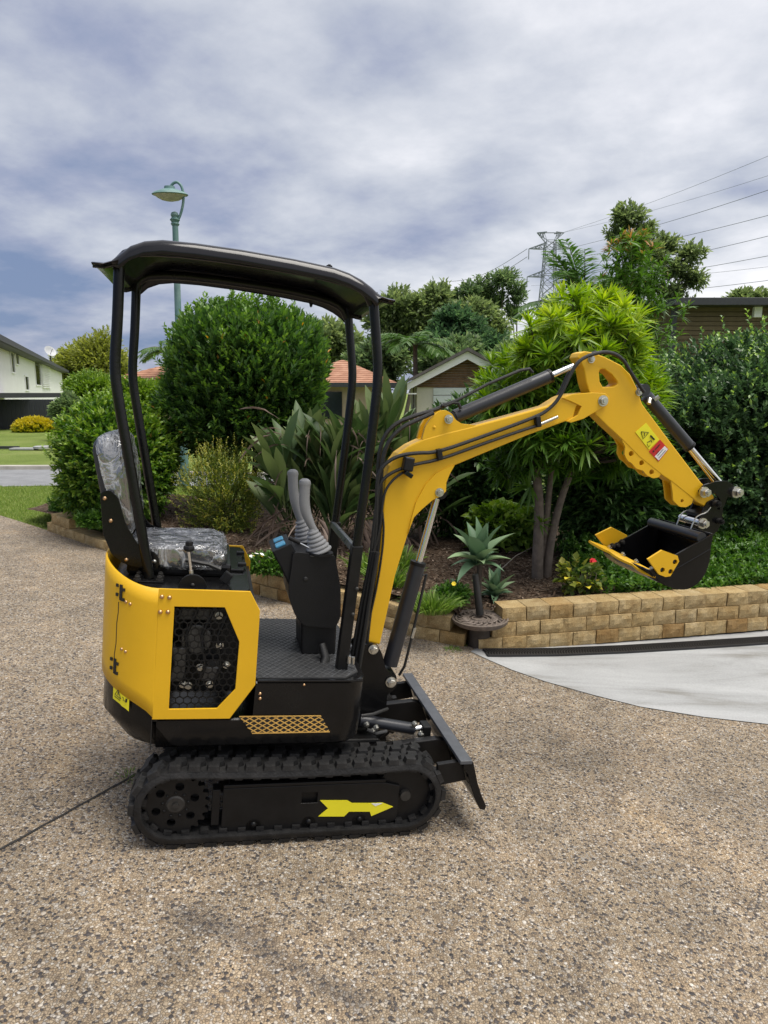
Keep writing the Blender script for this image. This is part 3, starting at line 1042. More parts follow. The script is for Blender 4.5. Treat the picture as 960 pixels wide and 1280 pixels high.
LUG = lug_mesh()
for sgn in (-1, 1):
    y_out, y_in = sgn * 0.465, sgn * 0.285
    ymid = (y_out + y_in) / 2
    b = MB()
    n = 120
    prof = [(-0.5, -.010), (-.46, .012), (.46, .012), (.5, -.010), (.5, -.016), (-.5, -.016)]
    rows = []
    for i in range(n):
        (x, z), (nx, nz) = track_path(PLEN * i / n)
        rows.append([(x + nx * h, ymid + a * .18, z + nz * h) for a, h in prof])
    rows.append(rows[0])
    b.grid(rows, closed=True)
    tr = part(b, 'track', 'rubber', smooth=False)
    for i in range(NP):
        for q, off in ((-1, 0.0), (1, 0.5)):
            (x, z), (nx, nz) = track_path(PLEN * (i + off) / NP)
            o = obj('track_lug', LUG, tr)
            R = Matrix(((nz, 0, nx), (0, 1, 0), (-nx, 0, nz)))
            if q > 0: R = R @ Matrix.Rotation(pi, 3, 'Z')
            o.location = (x + nx * .011, ymid + q * .046, z + nz * .011)
            o.rotation_euler = R.to_euler()
    # inner drive blocks
    b = MB()
    for i in range(NP):
        (x, z), (nx, nz) = track_path(PLEN * (i + .25) / NP)
        R = Matrix(((nz, 0, nx), (0, 1, 0), (-nx, 0, nz)))
        for dy in (-.055, .055):
            b.box((x - nx * .024, ymid + dy, z - nz * .024), (.03, .03, .018), R)
    tag(part(b, 'drive_blocks', 'rubber', tr), kind='stuff')
    # sprocket
    ys = y_out - sgn * 0.045
    c = (TXR, TZ)
    outer = []
    for i in range(22 * 4):
        a = 2 * pi * i / 88
        r = 0.128 if (i % 4) in (0, 1) else 0.112
        outer.append((c[0] + r * cos(a), c[1] + r * sin(a)))
    holes = [[(c[0] + .075 * cos(h + .35) + .017 * cos(t), c[1] + .075 * sin(h + .35) + .017 * sin(t)) for t in [2 * pi * q / 12 for q in range(12)]] for h in [2 * pi * q / 6 for q in range(6)]]
    b = MB().prism(outer, ys - .012, ys + .012, holes)
    sp = part(b, 'drive_sprocket', 'satin')
    b = MB().cyl((c[0], ys - sgn * .03, c[1]), (c[0], ys - sgn * .11, c[1]), .095, 28)
    part(b, 'hub_motor', 'dirtsteel', sp, smooth=True)
    b = MB().lathe([(.036, 0), (.036, .012), (.03, .016)], (c[0], ys, c[1]), (0, sgn, 0), 20)
    b.lathe([(.012, .016), (.012, .024)], (c[0], ys, c[1]), (0, sgn, 0), 6)
    part(b, 'hub_cap', 'dirtsteel', sp)
    for h in range(9):
        a = 2 * pi * h / 9 + .2
        bolt((c[0] + .048 * cos(a), ys + sgn * .012, c[1] + .048 * sin(a)), (0, sgn, 0), .006, .006, 'satin', sp)
    # front idler
    c = (TXF, TZ)
    b = MB().lathe([(.02, -.05), (.128, -.045), (.128, -.02), (.10, -.012), (.10, .012), (.128, .02), (.128, .045), (.02, .05)], (c[0], ymid, c[1]), (0, 1, 0), 32)
    idl = part(b, 'idler', 'satin', smooth=True)
    b = MB().cyl((c[0], y_out - sgn * .05, c[1]), (c[0], y_out - sgn * .02, c[1]), .022, 12)
    part(b, 'axle', 'dirtsteel', idl)
    # rollers
    for rx in (-.16, .06, .27):
        b = MB().lathe([(.03, -.06), (.048, -.055), (.048, -.02), (.034, -.015), (.034, .015), (.048, .02), (.048, .055), (.03, .06)], (rx, ymid, .055 + .012), (0, 1, 0), 20)
        part(b, 'roller', 'satin', smooth=True)
    # frame with access window
    yf = y_out - sgn * 0.030
    f0 = [(-.285, .052), (-.10, .036), (.34, .036), (.43, .06), (.43, .215), (.36, .232), (-.285, .232)]
    win = [(0.025, .155), (.088, .155), (.088, .200), (.025, .200)] if sgn < 0 else [(0.025, .155), (.088, .155), (.088, .200), (.025, .200)]
    b = MB().prism(f0, yf - sgn * .008, yf, [win])
    fr = part(b, 'track_frame', 'satin', bevel=.003)
    b = MB().box((0.09, (yf + y_in) / 2 - sgn * .006, .15), (.70, abs(yf - y_in) - .03, .155))
    part(b, 'frame_core', 'satin', fr)
    b = MB().box((-.31, yf - sgn * .03, .15), (.03, .05, .15))
    b.box((.04, yf + sgn * .0005, .243), (.65, .012, .012))
    part(b, 'frame_rib', 'satin', fr, bevel=.002)
    for rx in (-.16, .06, .27):
        bolt((rx, yf + sgn * .0, .075), (0, sgn, 0), .012, .01, 'satin', fr)
    if sgn < 0:
        # yellow arrow decal, points forward
        ar = LP(((400, 1000), (434, 1000), (440, 1003.5), (464, 1003.5), (478, 1003), (491, 1008), (464, 1019.5), (462, 1014), (436, 1014), (430, 1020), (398, 1020), (410, 1010)), yf)
        part(MB().prism(ar, yf - .0035, yf - .0005), 'arrow_decal', 'yellowdecal', fr)
        pc = LP(((464, 1003.6), (478, 1003.2), (469, 1007)), yf)
        part(MB().prism(pc, yf - .005, yf - .0036), 'decal_peel', 'white', fr)

# ------------------------------------------------------------------ chassis between the tracks, slew ring
b = MB().box((0, 0, .21), (.60, .62, .14))
b.box((.30, 0, .23), (.2, .36, .12))
part(b, 'chassis', 'satin', bevel=.01)
part(MB().lathe([(.23, .26), (.24, .28), (.24, .36), (.22, .375)], n=40), 'slew_ring', 'dirtsteel', smooth=True)

# ------------------------------------------------------------------ blade
YB = .468
bp_out = LP(((580, 954), (592, 953), (594, 962), (597, 978), (602, 994), (608, 1008), (606, 1013), (600, 1012), (594, 1000), (589, 985), (585, 968), (579, 960)), -YB)
bl = part(MB().prism(bp_out, -YB, YB), 'dozer_blade', 'black', bevel=.003)
x0, z0_ = bp_out[0]
b = MB().prism([(x0 - .018, z0_ + .012), (x0 + .036, z0_ + .012), (x0 + .036, z0_ - .004), (x0 - .018, z0_ - .004)], -YB - .004, YB + .004)
part(b, 'top_rail', pmat('blade_rail', (0.075, 0.08, 0.09), 0.4, var=.2), bl, bevel=.003)
for y in (-.20, .20):
    arm_ = [(.25, .19), (.25, .26), (x0 - .04, z0_ - .02), (x0 + .01, z0_ - .03), (x0 + .05, z0_ - .13), (x0 - .03, z0_ - .14)]
    part(MB().prism(arm_, y - .02, y + .02), 'push_arm', 'satin', bl, bevel=.004)
part(MB().prism([(x0 - .10, z0_ - .025), (x0 + .005, z0_ - .012), (x0 + .035, z0_ - .10), (x0 - .09, z0_ - .12)], -.43, -.405), 'gusset', 'satin', bl, bevel=.003)
part(MB().prism([(x0 - .10, z0_ - .025), (x0 + .005, z0_ - .012), (x0 + .035, z0_ - .10), (x0 - .09, z0_ - .12)], .405, .43), 'gusset', 'satin', bl, bevel=.003)
# blade ram
p0, p1 = L3(449, 900, -.12), L3(517, 911, -.12)
cy = part(MB().cyl(p0, p1, .027, 18), 'blade_cylinder', 'barrel', smooth=True)
p2 = L3(531, 909, -.12)
part(MB().cyl(p1, p2, .014, 12), 'rod', 'chrome', cy, smooth=True)
bolt(L3(518, 905, -.145), NEAR, .011, .014, 'zinc', cy, True)
bolt(L3(526, 918, -.145), NEAR, .013, .014, 'zinc', cy, True)
part(MB().box(L3(531, 912, -.12), (.04, .07, .06)), 'clevis', 'satin', cy, bevel=.005)
for q in ((458, 905), (470, 909), (466, 913)):
    bolt(L3(*q, -.19), NEAR, .010, .016, 'zinc', cy, True, 'hose_fitting')
part(MB().tube([L3(458, 912, -.2), L3(470, 917, -.2), L3(482, 914, -.18), L3(470, 923, -.15), L3(452, 926, -.15)], .009, 8), 'hose', 'hose', cy, smooth=True)
part(MB().tube([L3(452, 895, -.2), L3(466, 893, -.2), L3(484, 886, -.1)], .008, 8), 'hose', 'hose', cy, smooth=True)

# ------------------------------------------------------------------ lower house body
YH = 0.40


def plan(front, rear, hw, rf, rr, n=8):
    """rounded plan outline, counter-clockwise"""
    pts = []
    for cx, cy_, r, a0 in ((front - rf, -hw + rf, rf, -90), (front - rf, hw - rf, rf, 0), (rear + rr, hw - rr, rr, 90), (rear + rr, -hw + rr, rr, 180)):
        for i in range(n + 1):
            a = radians(a0 + 90 * i / n)
            pts.append((cx + r * cos(a), cy_ + r * sin(a)))
    return pts


FRONT, REAR = 0.262, -0.765
ZF = 0.655
def body_plan(ins, z):
    rx_ = REAR + ins + (.10 * max(0, (.47 - z) / .09) ** 1.3 if z < .47 else 0)
    q = plan(FRONT - ins, rx_, YH - ins, .10, .20)
    # extra stations along both straight sides
    n1 = 9
    side_x = [-.186, -.190, -.545, -.549]
    near_ = [(x, -(YH - ins)) for x in reversed(side_x)]
    far_s = [(x, YH - ins) for x in side_x]
    return near_ + q[:2 * n1] + far_s + q[2 * n1:]


pl = body_plan(0, .6)
b = MB()
rows = []
for z, ins in ((0.380, .035), (0.386, .015), (0.40, .004), (0.498, 0)):
    rows.append([(x, y, z) for x, y in body_plan(ins, z)])
topz = [ZF if x > -.188 else (.505 if x > -.547 else .70) for x, y in pl]
rows.append([(x, y, t - .006) for (x, y), t in zip(pl, topz)])
rows.append([(x, y, t) for (x, y), t in zip(body_plan(.006, .6), topz)])
b.grid(rows, closed=True)
b.f.append(tuple(range(len(pl))))
body = part(b, 'lower_body', 'black', smooth=True)
fpl = [p for p in plan(FRONT - .006, -.186, YH - .006, .10, .002) ]
part(MB().slab(fpl, ZF - .012, ZF), 'floor_plate', 'black', body)
xs_ = L(189, 915, -YH)[0]
part(MB().box((xs_, -YH - .0005, .45), (.003, .006, .13)), 'panel_seam', 'ink', body)
part(MB().box((.03, -YH + .002, ZF + .004), (.42, .012, .008)), 'floor_edge', 'black', body, bevel=.002)
for q in ((325, 867), (325, 873)):
    bolt((*[L(*q, -YH)[0], -YH], L(*q, -YH)[1]), NEAR, .007, .006, 'brass', body)
bolt((L(380, 857, -YH)[0], -YH, ZF - .012), NEAR, .006, .005, 'brass', body)

# orange expanded-metal vent on the skirt
def clip_line(p, d, poly):
    """clip an infinite line to a convex polygon -> two points or None"""
    lo, hi = -9, 9
    m = len(poly)
    area = sum(poly[i][0] * poly[(i + 1) % m][1] - poly[(i + 1) % m][0] * poly[i][1] for i in range(m))
    sg = 1 if area > 0 else -1
    for i in range(m):
        a, c = poly[i], poly[(i + 1) % m]
        ex, ey = c[0] - a[0], c[1] - a[1]
        nx, ny = -ey * sg, ex * sg
        num = nx * (p[0] - a[0]) + ny * (p[1] - a[1])
        den = nx * d[0] + ny * d[1]
        if abs(den) < 1e-9:
            if num < 0: return None
            continue
        t = -num / den
        if den > 0: lo = max(lo, t)
        else: hi = min(hi, t)
    if hi - lo < 1e-3: return None
    return (p[0] + d[0] * lo, p[1] + d[1] * lo), (p[0] + d[0] * hi, p[1] + d[1] * hi)


vent = LP(((299, 895), (401, 894), (412, 914), (315, 916)), -YH)
b = MB()
vx0, vz0 = vent[3][0], vent[3][1]
for sgn in (-1, 1):
    for i in range(-8, 30):
        px_ = vx0 - .25 + i * .034
        seg = clip_line((px_, vz0), (cos(radians(31)), sgn * sin(radians(31))), vent)
        if seg:
            (ax, az), (cx_, cz) = seg
            yy = -YH - (.003 if sgn < 0 else .0022)
            dx_, dz_ = cx_ - ax, cz - az
            l_ = math.hypot(dx_, dz_); nx_, nz_ = -dz_ / l_ * .0019, dx_ / l_ * .0019
            b.prism([(ax - nx_, az - nz_), (cx_ - nx_, cz - nz_), (cx_ + nx_, cz + nz_), (ax + nx_, az + nz_)], yy - .0012, yy)
for i in range(4):
    a, c = vent[i], vent[(i + 1) % 4]
    if i in (0, 2):
        b.prism([(a[0], a[1] - .002), (c[0], c[1] - .002), (c[0], c[1] + .002), (a[0], a[1] + .002)], -YH - .0055, -YH - .0045)
tag(part(b, 'vent_mesh', 'lattice', body), kind='stuff')
part(MB().prism(vent, -YH - .0018, -YH - .0006), 'vent_backing', 'ink', body)

# ------------------------------------------------------------------ floor with diamond mat
fm = part(MB().slab([(-.19, -.375), (.17, -.375), (.235, -.31), (.245, .31), (.17, .375), (-.19, .375)], ZF + .001, ZF + .007), 'floor_mat', pmat('mat_rubber', (0.03, 0.031, 0.033), 0.45, var=.2, bump=.2, bscale=90, dirt=(.10, .095, .09), dscale=6, damt=.5))
b = MB()
fpoly = [(-.188, -.372), (.168, -.372), (.232, -.308), (.242, .308), (.168, .372), (-.188, .372)]
for sgn in (-1, 1):
    for i in range(-40, 60):
        seg = clip_line((-.2 + i * .030, 0), (cos(radians(52)), sgn * sin(radians(52))), fpoly)
        if seg:
            (ax, ay), (cx_, cy_) = seg
            l_ = math.hypot(cx_ - ax, cy_ - ay); nx_, ny_ = -(cy_ - ay) / l_ * .0016, (cx_ - ax) / l_ * .0016
            z1 = ZF + .0085 + (.0004 if sgn > 0 else 0)
            b.slab([(ax - nx_, ay - ny_), (cx_ - nx_, cy_ - ny_), (cx_ + nx_, cy_ + ny_), (ax + nx_, ay + ny_)], ZF + .0072, z1)
tag(part(b, 'diamond_ridges', pmat('mat_ridge', (0.075, 0.077, 0.08), 0.4, var=.3, scale=40), fm), kind='stuff')

# ------------------------------------------------------------------ engine cover (yellow)
YC = YH + .006
ztop = L(250, 737, -YC)[1]
side_poly = LP(((186, 735), (313, 739), (325, 763), (319, 856), (287, 898), (190, 899)), -YC)
gr_poly = LP(((218, 758), (281, 759), (299, 802), (294, 861), (271, 885), (211, 886)), -YC)
xj = side_poly[-1][0]
side_poly[0] = (xj, side_poly[0][1])
cover = part(MB().prism(side_poly, -YC - .004, -YC + .004, [gr_poly]), 'engine_cover', 'yellow', bevel=.002)
part(MB().prism(side_poly, YC - .004, YC + .004, [gr_poly]), 'side_panel', 'yellow', cover, bevel=.002)
# the wrap-round rear: bottom edge sweeps up, top edge rises to the seat back
xb_ = side_poly[-1][0]
cpl = []
rr = .20
rrx = xj - (REAR - .006)
for i in range(1, 15):          # near corner then straight back
    a = radians(-90 - 90 * i / 14)
    cpl.append((xj + rrx * cos(a), -YC + rr + rr * sin(a)))
full = [(xj + .004, -YC), (xj, -YC)] + cpl
far_ = [(x, -y) for x, y in full][::-1]
ring = full + [(REAR - .006, -YC + rr + (2 * (YC - rr)) * k / 6) for k in range(1, 6)] + far_
# arc length parameter from the near panel edge
d_ = [0]
for a, c in zip(ring, ring[1:]):
    d_.append(d_[-1] + math.hypot(c[0] - a[0], c[1] - a[1]))
tot = d_[-1]


def edge_z(s):
    s = min(s, tot - s)
    f = min(1, max(0, s / .34))
    zb = side_poly[-1][1] + .165 * (f ** .62 if f > 0 else 0)
    zt = ztop + .085 * (f * f * (3 - 2 * f))
    return zb, zt


rows = []
for k in range(9):
    r = []
    for (x, y), s in zip(ring, d_):
        zb, zt = edge_z(s)
        r.append((x, y, zb + (zt - zb) * k / 8))
    rows.append(r)
b = MB().grid(rows)
rc = part(b, 'rear_cover', 'yellow', cover, smooth=True)
md = rc.modifiers.new('thick', 'SOLIDIFY'); md.thickness = .008; md.offset = 0
# front edges of the cover: bulkhead facing the driver's feet
bk = [side_poly[1], side_poly[2], side_poly[3], (side_poly[3][0] - .004, ZF + .002), (side_poly[3][0] - .02, ZF + .002)]
part(MB().slab([(side_poly[3][0] - .02, -YC + .006), (side_poly[3][0] - .008, -YC + .006), (side_poly[3][0] - .008, YC - .006), (side_poly[3][0] - .02, YC - .006)], ZF + .002, ztop - .10), 'bulkhead', 'satin', cover)
# honeycomb grille
b = MB()
hx, hz = .0165, .0  # cell radius
R_ = .0165
ca = [p[0] for p in gr_poly]; cz_ = [p[1] for p in gr_poly]
x_lo, x_hi, z_lo, z_hi = min(ca), max(ca), min(cz_), max(cz_)
seen = set()


def inpoly(x, z, poly):
    c = False
    m = len(poly)
    for i in range(m):
        x1, z1 = poly[i]; x2, z2 = poly[(i + 1) % m]
        if (z1 > z) != (z2 > z) and x < (x2 - x1) * (z - z1) / (z2 - z1) + x1: c = not c
    return c


gr_big = [(x + (.006 if x > -.38 else -.006), z + (.006 if z > .72 else -.006)) for x, z in gr_poly]
row = 0
z = z_lo - .02
while z < z_hi + .03:
    x = x_lo - .02 + (R_ * .866 if row % 2 else 0)
    while x < x_hi + .03:
        for k in range(6):
            a0, a1 = radians(60 * k + 30), radians(60 * k + 90)
            p = (x + R_ * cos(a0), z + R_ * sin(a0)); q = (x + R_ * cos(a1), z + R_ * sin(a1))
            mid = (round((p[0] + q[0]) / 2, 4), round((p[1] + q[1]) / 2, 4))
            key = (int(mid[0] * 400 + .5), int(mid[1] * 400 + .5))
            if key in seen or not (inpoly(*p, gr_big) and inpoly(*q, gr_big)): continue
            seen.add(key)
            nx_, nz_ = (-(q[1] - p[1]) / R_ * .0022, (q[0] - p[0]) / R_ * .0022)
            b.prism([(p[0] - nx_, p[1] - nz_), (q[0] - nx_, q[1] - nz_), (q[0] + nx_, q[1] + nz_), (p[0] + nx_, p[1] + nz_)], -YC + .006, -YC + .010)
        x += R_ * 1.732
    z += R_ * 1.5
    row += 1
tag(part(b, 'honeycomb_grille', 'satin', cover), kind='stuff')
# engine glimpsed behind
b = MB().box((-.45, 0, .76), (.46, .46, .44))
eng = part(b, 'engine', pmat('engine_black', (0.012, .012, .013), .5, var=.4, scale=20), bevel=.01)
b = MB()
b.cyl((-.42, -.33, .80), (-.42, -.23, .80), .06, 20)
b.box((-.50, -.29, .70), (.10, .10, .14)); b.box((-.36, -.29, .66), (.08, .09, .06))
b.box((-.45, -.27, .89), (.22, .06, .05))
part(b, 'engine_block', pmat('engine_alloy', (.10, .10, .10), .45, metal=.7, var=.3, scale=25), eng, bevel=.006)
for i, (x, z) in enumerate(((-.52, .78), (-.46, .62), (-.44, .615), (-.33, .78), (-.34, .90), (-.40, .69), (-.36, .62), (-.30, .70))):
    bolt((x, -.335, z), NEAR, .011, .016, 'zinc', eng, True, 'fitting')
b = MB()
for k in range(4):
    x = -.53 + .06 * k
    b.tube([(x, -.33, .60), (x + .03, -.35, .70), (x + .01, -.345, .82), (x + .06, -.33, .95)], .007, 6)
part(b, 'hose', 'hose', eng, smooth=True)

# bolts on the cover, hinges, warning plate
for q in ((202.5, 745.5), (212, 746.5), (200.5, 764.5), (210, 764.5)):
    x, z = L(*q, -YC); bolt((x, -YC - .004, z), NEAR, .0085, .008, 'brass', cover)


def ring_at(px):
    """point on the wrapped rear cover seen at image column px (at mid height)"""
    best = None
    for i in range(len(full) - 1):
        for f in (0, .25, .5, .75):
            a, c = full[i], full[i + 1]
            x, y = a[0] + (c[0] - a[0]) * f, a[1] + (c[1] - a[1]) * f
            for zz in (.8,):
                w = MO + MR @ Vector((x, y, zz))
                v = Vector((w.x, w.y, w.z - CAM_H))
                dd_ = v.dot(Vector(Cf)); pxx = CXP + FPX * v.dot(Vector(Cr)) / dd_
                if best is None or abs(pxx - px) < best[0]:
                    tx, ty = c[0] - a[0], c[1] - a[1]
                    l_ = math.hypot(tx, ty)
                    best = (abs(pxx - px), x, y, tx / l_, ty / l_)
    return best


def on_ring(px, py, out=.0):
    _, x, y, tx, ty = ring_at(px)
    z = L(px, py, y)[1]
    return Vector((x - ty * out, y + tx * out, z)), Vector((tx, ty, 0)), Vector((-ty, tx, 0))


for (qx, qy) in ((151, 740), (146, 832)):
    p, tn, nr = on_ring(qx, qy, .004)
    if nr.y > 0 or nr.dot(Vector((-1, -1, 0))) < 0: nr = -nr
    R = Matrix((tn, nr, Vector((0, 0, 1)))).transposed()
    h = MB()
    h.box(p, (.012, .008, .058), R)
    h.box(p + tn * -.010 + Vector((0, 0, .012)), (.016, .008, .011), R)
    h.box(p + tn * -.009 + Vector((0, 0, -.026)), (.016, .008, .011), R)
    h.box(p + tn * .020 + Vector((0, 0, .023)), (.012, .006, .012), R)
    h.box(p + tn * .020 + Vector((0, 0, -.012)), (.012, .006, .012), R)
    part(h, 'hinge', 'ink', cover)
for (qx, qy) in ((157, 752), (161, 754.5), (154, 811), (158, 814)):
    p, tn, nr = on_ring(qx, qy, .003)
    bolt(p, -nr if nr.dot(Vector((-1, -1, 0))) < 0 else nr, .0065, .006, 'brass', cover)
# door seam
b = MB()
sm = []
for k in range(7):
    p, tn, nr = on_ring(147.5 - .45 * k, 752 + 13 * k, .0036)
    sm.append(p)
part(MB().tube(sm, .0022, 5), 'door_seam', 'ink', cover)
# yellow warning label wrapped on the black rear corner
rows = []
for k in range(2):
    r = []
    for i in range(6):
        f = i / 5
        px_ = 145.5 + (165 - 145.5) * f
        py_ = (853 + (869 - 853) * f) if k == 0 else (872.5 + (889 - 872.5) * f)
        p, tn, nr = on_ring(px_, py_, 0)
        if nr.dot(Vector((-1, -1, 0))) < 0: nr = -nr
        r.append(p + nr * .0035)
    rows.append(r)
wl = part(MB().grid([[tuple(p) for p in r] for r in rows]), 'warning_label', 'yellowdecal', body)


def lab(f, g, out=.0012):
    i = min(4, int(f * 5)); h = f * 5 - i
    a = rows[0][i].lerp(rows[0][i + 1], h); c = rows[1][i].lerp(rows[1][i + 1], h)
    p = a.lerp(c, g)
    return p + Vector((-.7, -.7, 0)) * out


b = MB()
b.tube([lab(.30, .22), lab(.12, .62), lab(.50, .62), lab(.30, .22)], .0016, 4)
b.tube([lab(.30, .36), lab(.30, .52)], .0016, 4)
b.tube([lab(.10, .76), lab(.45, .76)], .001, 4)
b.tube([lab(.82, .34), lab(.80, .56)], .0045, 4)
b.tube([lab(.60, .40), lab(.66, .40), lab(.66, .55), lab(.74, .55)], .001, 4)
part(b, 'pictogram', 'ink', wl)

# ------------------------------------------------------------------ deck under the seat
zt = ztop - .006
dk = plan(side_poly[1][0] + .0, REAR + .02, YC - .012, .05, .19)
deck = part(MB().slab(dk, zt - .03, zt), 'seat_deck', 'black', bevel=.004)
part(MB().slab([(-.70, -.20), (-.30, -.20), (-.30, .22), (-.70, .22)], zt, zt + .055), 'seat_plinth', 'black', deck, bevel=.015)
# hinged tank lid in front, far side
part(MB().slab([(-.34, -.10), (-.245, -.10), (-.245, .34), (-.34, .34)], zt, zt + .012), 'tank_lid', 'black', deck, bevel=.004)
for y in (-.02, .2):
    part(MB().box((-.25, y, zt + .016), (.035, .03, .012)), 'latch', 'satin', deck, bevel=.003)
# fuel cap
b = MB().lathe([(.030, 0), (.030, .018), (.024, .02), (.024, .034), (.012, .038)], (-.33, .24, zt + .012), (0, 0, 1), 14)
part(b, 'fuel_cap', pmat('cap_grey', (.35, .35, .37), .35, var=.2), deck)
# throttle lever
p0 = L3(241, 731, -.33); p0.z = zt
p1 = L3(236, 688, -.33)
lev = part(MB().tube([p0, p1], .006, 8), 'throttle_lever', 'chrome', deck, smooth=True)
part(MB().lathe([(.010, 0), (.019, .004), (.021, .012), (.019, .02), (.012, .024)], p1 - Vector((0, 0, .004)), (0, 0, 1), 8), 'knob', 'plastic', lev)
part(MB().lathe([(.014, .0), (.014, .018), (.009, .02)], p1 + Vector((0, 0, -.006)) * 1 + Vector((0, 0, .022)), (0, 0, 1), 8), 'knob', 'plastic', lev)
part(MB().lathe([(.009, -.012), (.009, .012)], p0.lerp(p1, .35), p1 - p0, 8), 'collar', 'zinc', lev)
half = [(p0.x + .052 * cos(a), p0.z - .004 + .052 * sin(a)) for a in [pi * i / 14 for i in range(15)]]
part(MB().prism(half, -.352, -.338), 'quadrant', 'satin', deck, bevel=.001)
bolt((p0.x, -.352, p0.z + .008), NEAR, .008, .006, 'dirtsteel', deck)
# seat belt end
sb = part(MB().tube([L3(232, 700, -.26), L3(262, 706, -.27), L3(276, 712, -.28)], .009, 6), 'seat_belt', 'hose', deck, smooth=True)
pb = L3(283, 722, -.29)
part(MB().box(pb, (.035, .02, .045), Matrix.Rotation(.6, 3, 'Y')), 'buckle', 'plastic', sb, bevel=.004)

# ------------------------------------------------------------------ seat
def rounded(poly, r, n=4):
    out = []
    m = len(poly)
    for i in range(m):
        p0, p1, p2 = [Vector((*poly[(i + k) % m], 0)) for k in (-1, 0, 1)]
        a = (p0 - p1); c = (p2 - p1)
        ra_ = min(r, a.length * .45, c.length * .45)
        s, e = p1 + a.normalized() * ra_, p1 + c.normalized() * ra_
        for k in range(n + 1):
            t = k / n
            q = s * (1 - t) ** 2 + p1 * 2 * t * (1 - t) + e * t * t
            out.append((q.x, q.y))
    return out


def pillow(poly, y0, y1, edge=.03, n=6, wob=0.0, seed=0):
    """cushion: outline lofted across the seat, drawn in at both ends"""
    r = random.Random(seed)
    cx_ = sum(p[0] for p in poly) / len(poly); cz = sum(p[1] for p in poly) / len(poly)
    b = MB(); rows = []
    stations = [(y0, .70), (y0 + edge * .25, .88), (y0 + edge, 1.0)] + [(y0 + edge + (y1 - y0 - 2 * edge) * k / n, 1.0 + .012 * sin(pi * k / n)) for k in range(1, n)] + [(y1 - edge, 1.0), (y1 - edge * .25, .88), (y1, .70)]
    for y, s in stations:
        rows.append([(cx_ + (x - cx_) * (1 - (1 - s) * .45) + r.uniform(-wob, wob), y + r.uniform(-wob, wob), cz + (z - cz) * s + r.uniform(-wob, wob)) for x, z in poly])
    b.grid(rows, closed=True)
    m = len(poly)
    b.f.append(tuple(range(m))); b.f.append(tuple(len(b.v) - m + i for i in range(m)))
    return b


YS = .205
cush = rounded(LP(((157, 686), (170, 683), (262, 684), (279, 689), (282, 700), (275, 713), (210, 711), (160, 702)), -YS), .022)
back = rounded(LP(((113, 556), (120, 547), (138, 544), (150, 551), (156, 580), (165, 660), (156, 672), (140, 668), (124, 620)), -YS), .03)
seat = part(pillow(cush, -YS, YS, .04), 'seat_cushion', 'vinyl', smooth=True)
sb_ = part(pillow(back, -YS, YS, .05), 'backrest', 'vinyl', smooth=True)


def grow(poly, d):
    cx_ = sum(p[0] for p in poly) / len(poly); cz = sum(p[1] for p in poly) / len(poly)
    out = []
    for x, z in poly:
        l_ = math.hypot(x - cx_, z - cz)
        out.append((x + (x - cx_) / l_ * d, z + (z - cz) / l_ * d))
    return out


def dense(poly, k=3):
    out = []
    for a, c in zip(poly, poly[1:] + poly[:1]):
        for i in range(k):
            out.append((a[0] + (c[0] - a[0]) * i / k, a[1] + (c[1] - a[1]) * i / k))
    return out


part(pillow(dense(grow(cush, .009), 2), -YS - .008, YS + .008, .04, 24, .003, 3), 'plastic_wrap', 'wrap', seat, smooth=True)
fr_back = rounded(LP(((118, 549), (138, 544), (152, 550), (158, 580), (167, 660), (156, 676), (148, 672), (134, 620)), -YS), .03)
part(pillow(dense(grow(fr_back, .007), 2), -YS - .008, YS + .008, .05, 24, .0025, 5), 'plastic_wrap', 'wrap', sb_, smooth=True)
# bent steel brackets either side
brk = rounded(LP(((125, 616), (137, 612), (148, 622), (157, 655), (172, 680), (196, 692), (200, 702), (196, 714), (158, 706), (140, 694), (129, 668)), -YS - .02), .012, 3)
for sgn in (-1, 1):
    bo = part(MB().prism(brk, sgn * (YS + .014), sgn * (YS + .022)), 'seat_bracket', 'black', bevel=.002)
    if sgn < 0:
        for q in ((131, 623), (138.5, 651), (158, 700), (193, 702)):
            x, z = L(*q, -YS - .024)
            bolt((x, -YS - .022, z), NEAR, .0085, .007, 'brass' if q[0] < 190 else 'zinc', bo)
part(MB().slab([(-.72, -.21), (-.34, -.21), (-.34, .21), (-.72, .21)], zt + .052, zt + .066), 'seat_base', 'satin', deck)

# ------------------------------------------------------------------ canopy frame
YP = .27


def smooth_path(pts, it=2):
    for _ in range(it):
        q = [pts[0]]
        for a, c in zip(pts, pts[1:]):
            q += [a.lerp(c, .25), a.lerp(c, .75)]
        q.append(pts[-1]); pts = q
    return pts


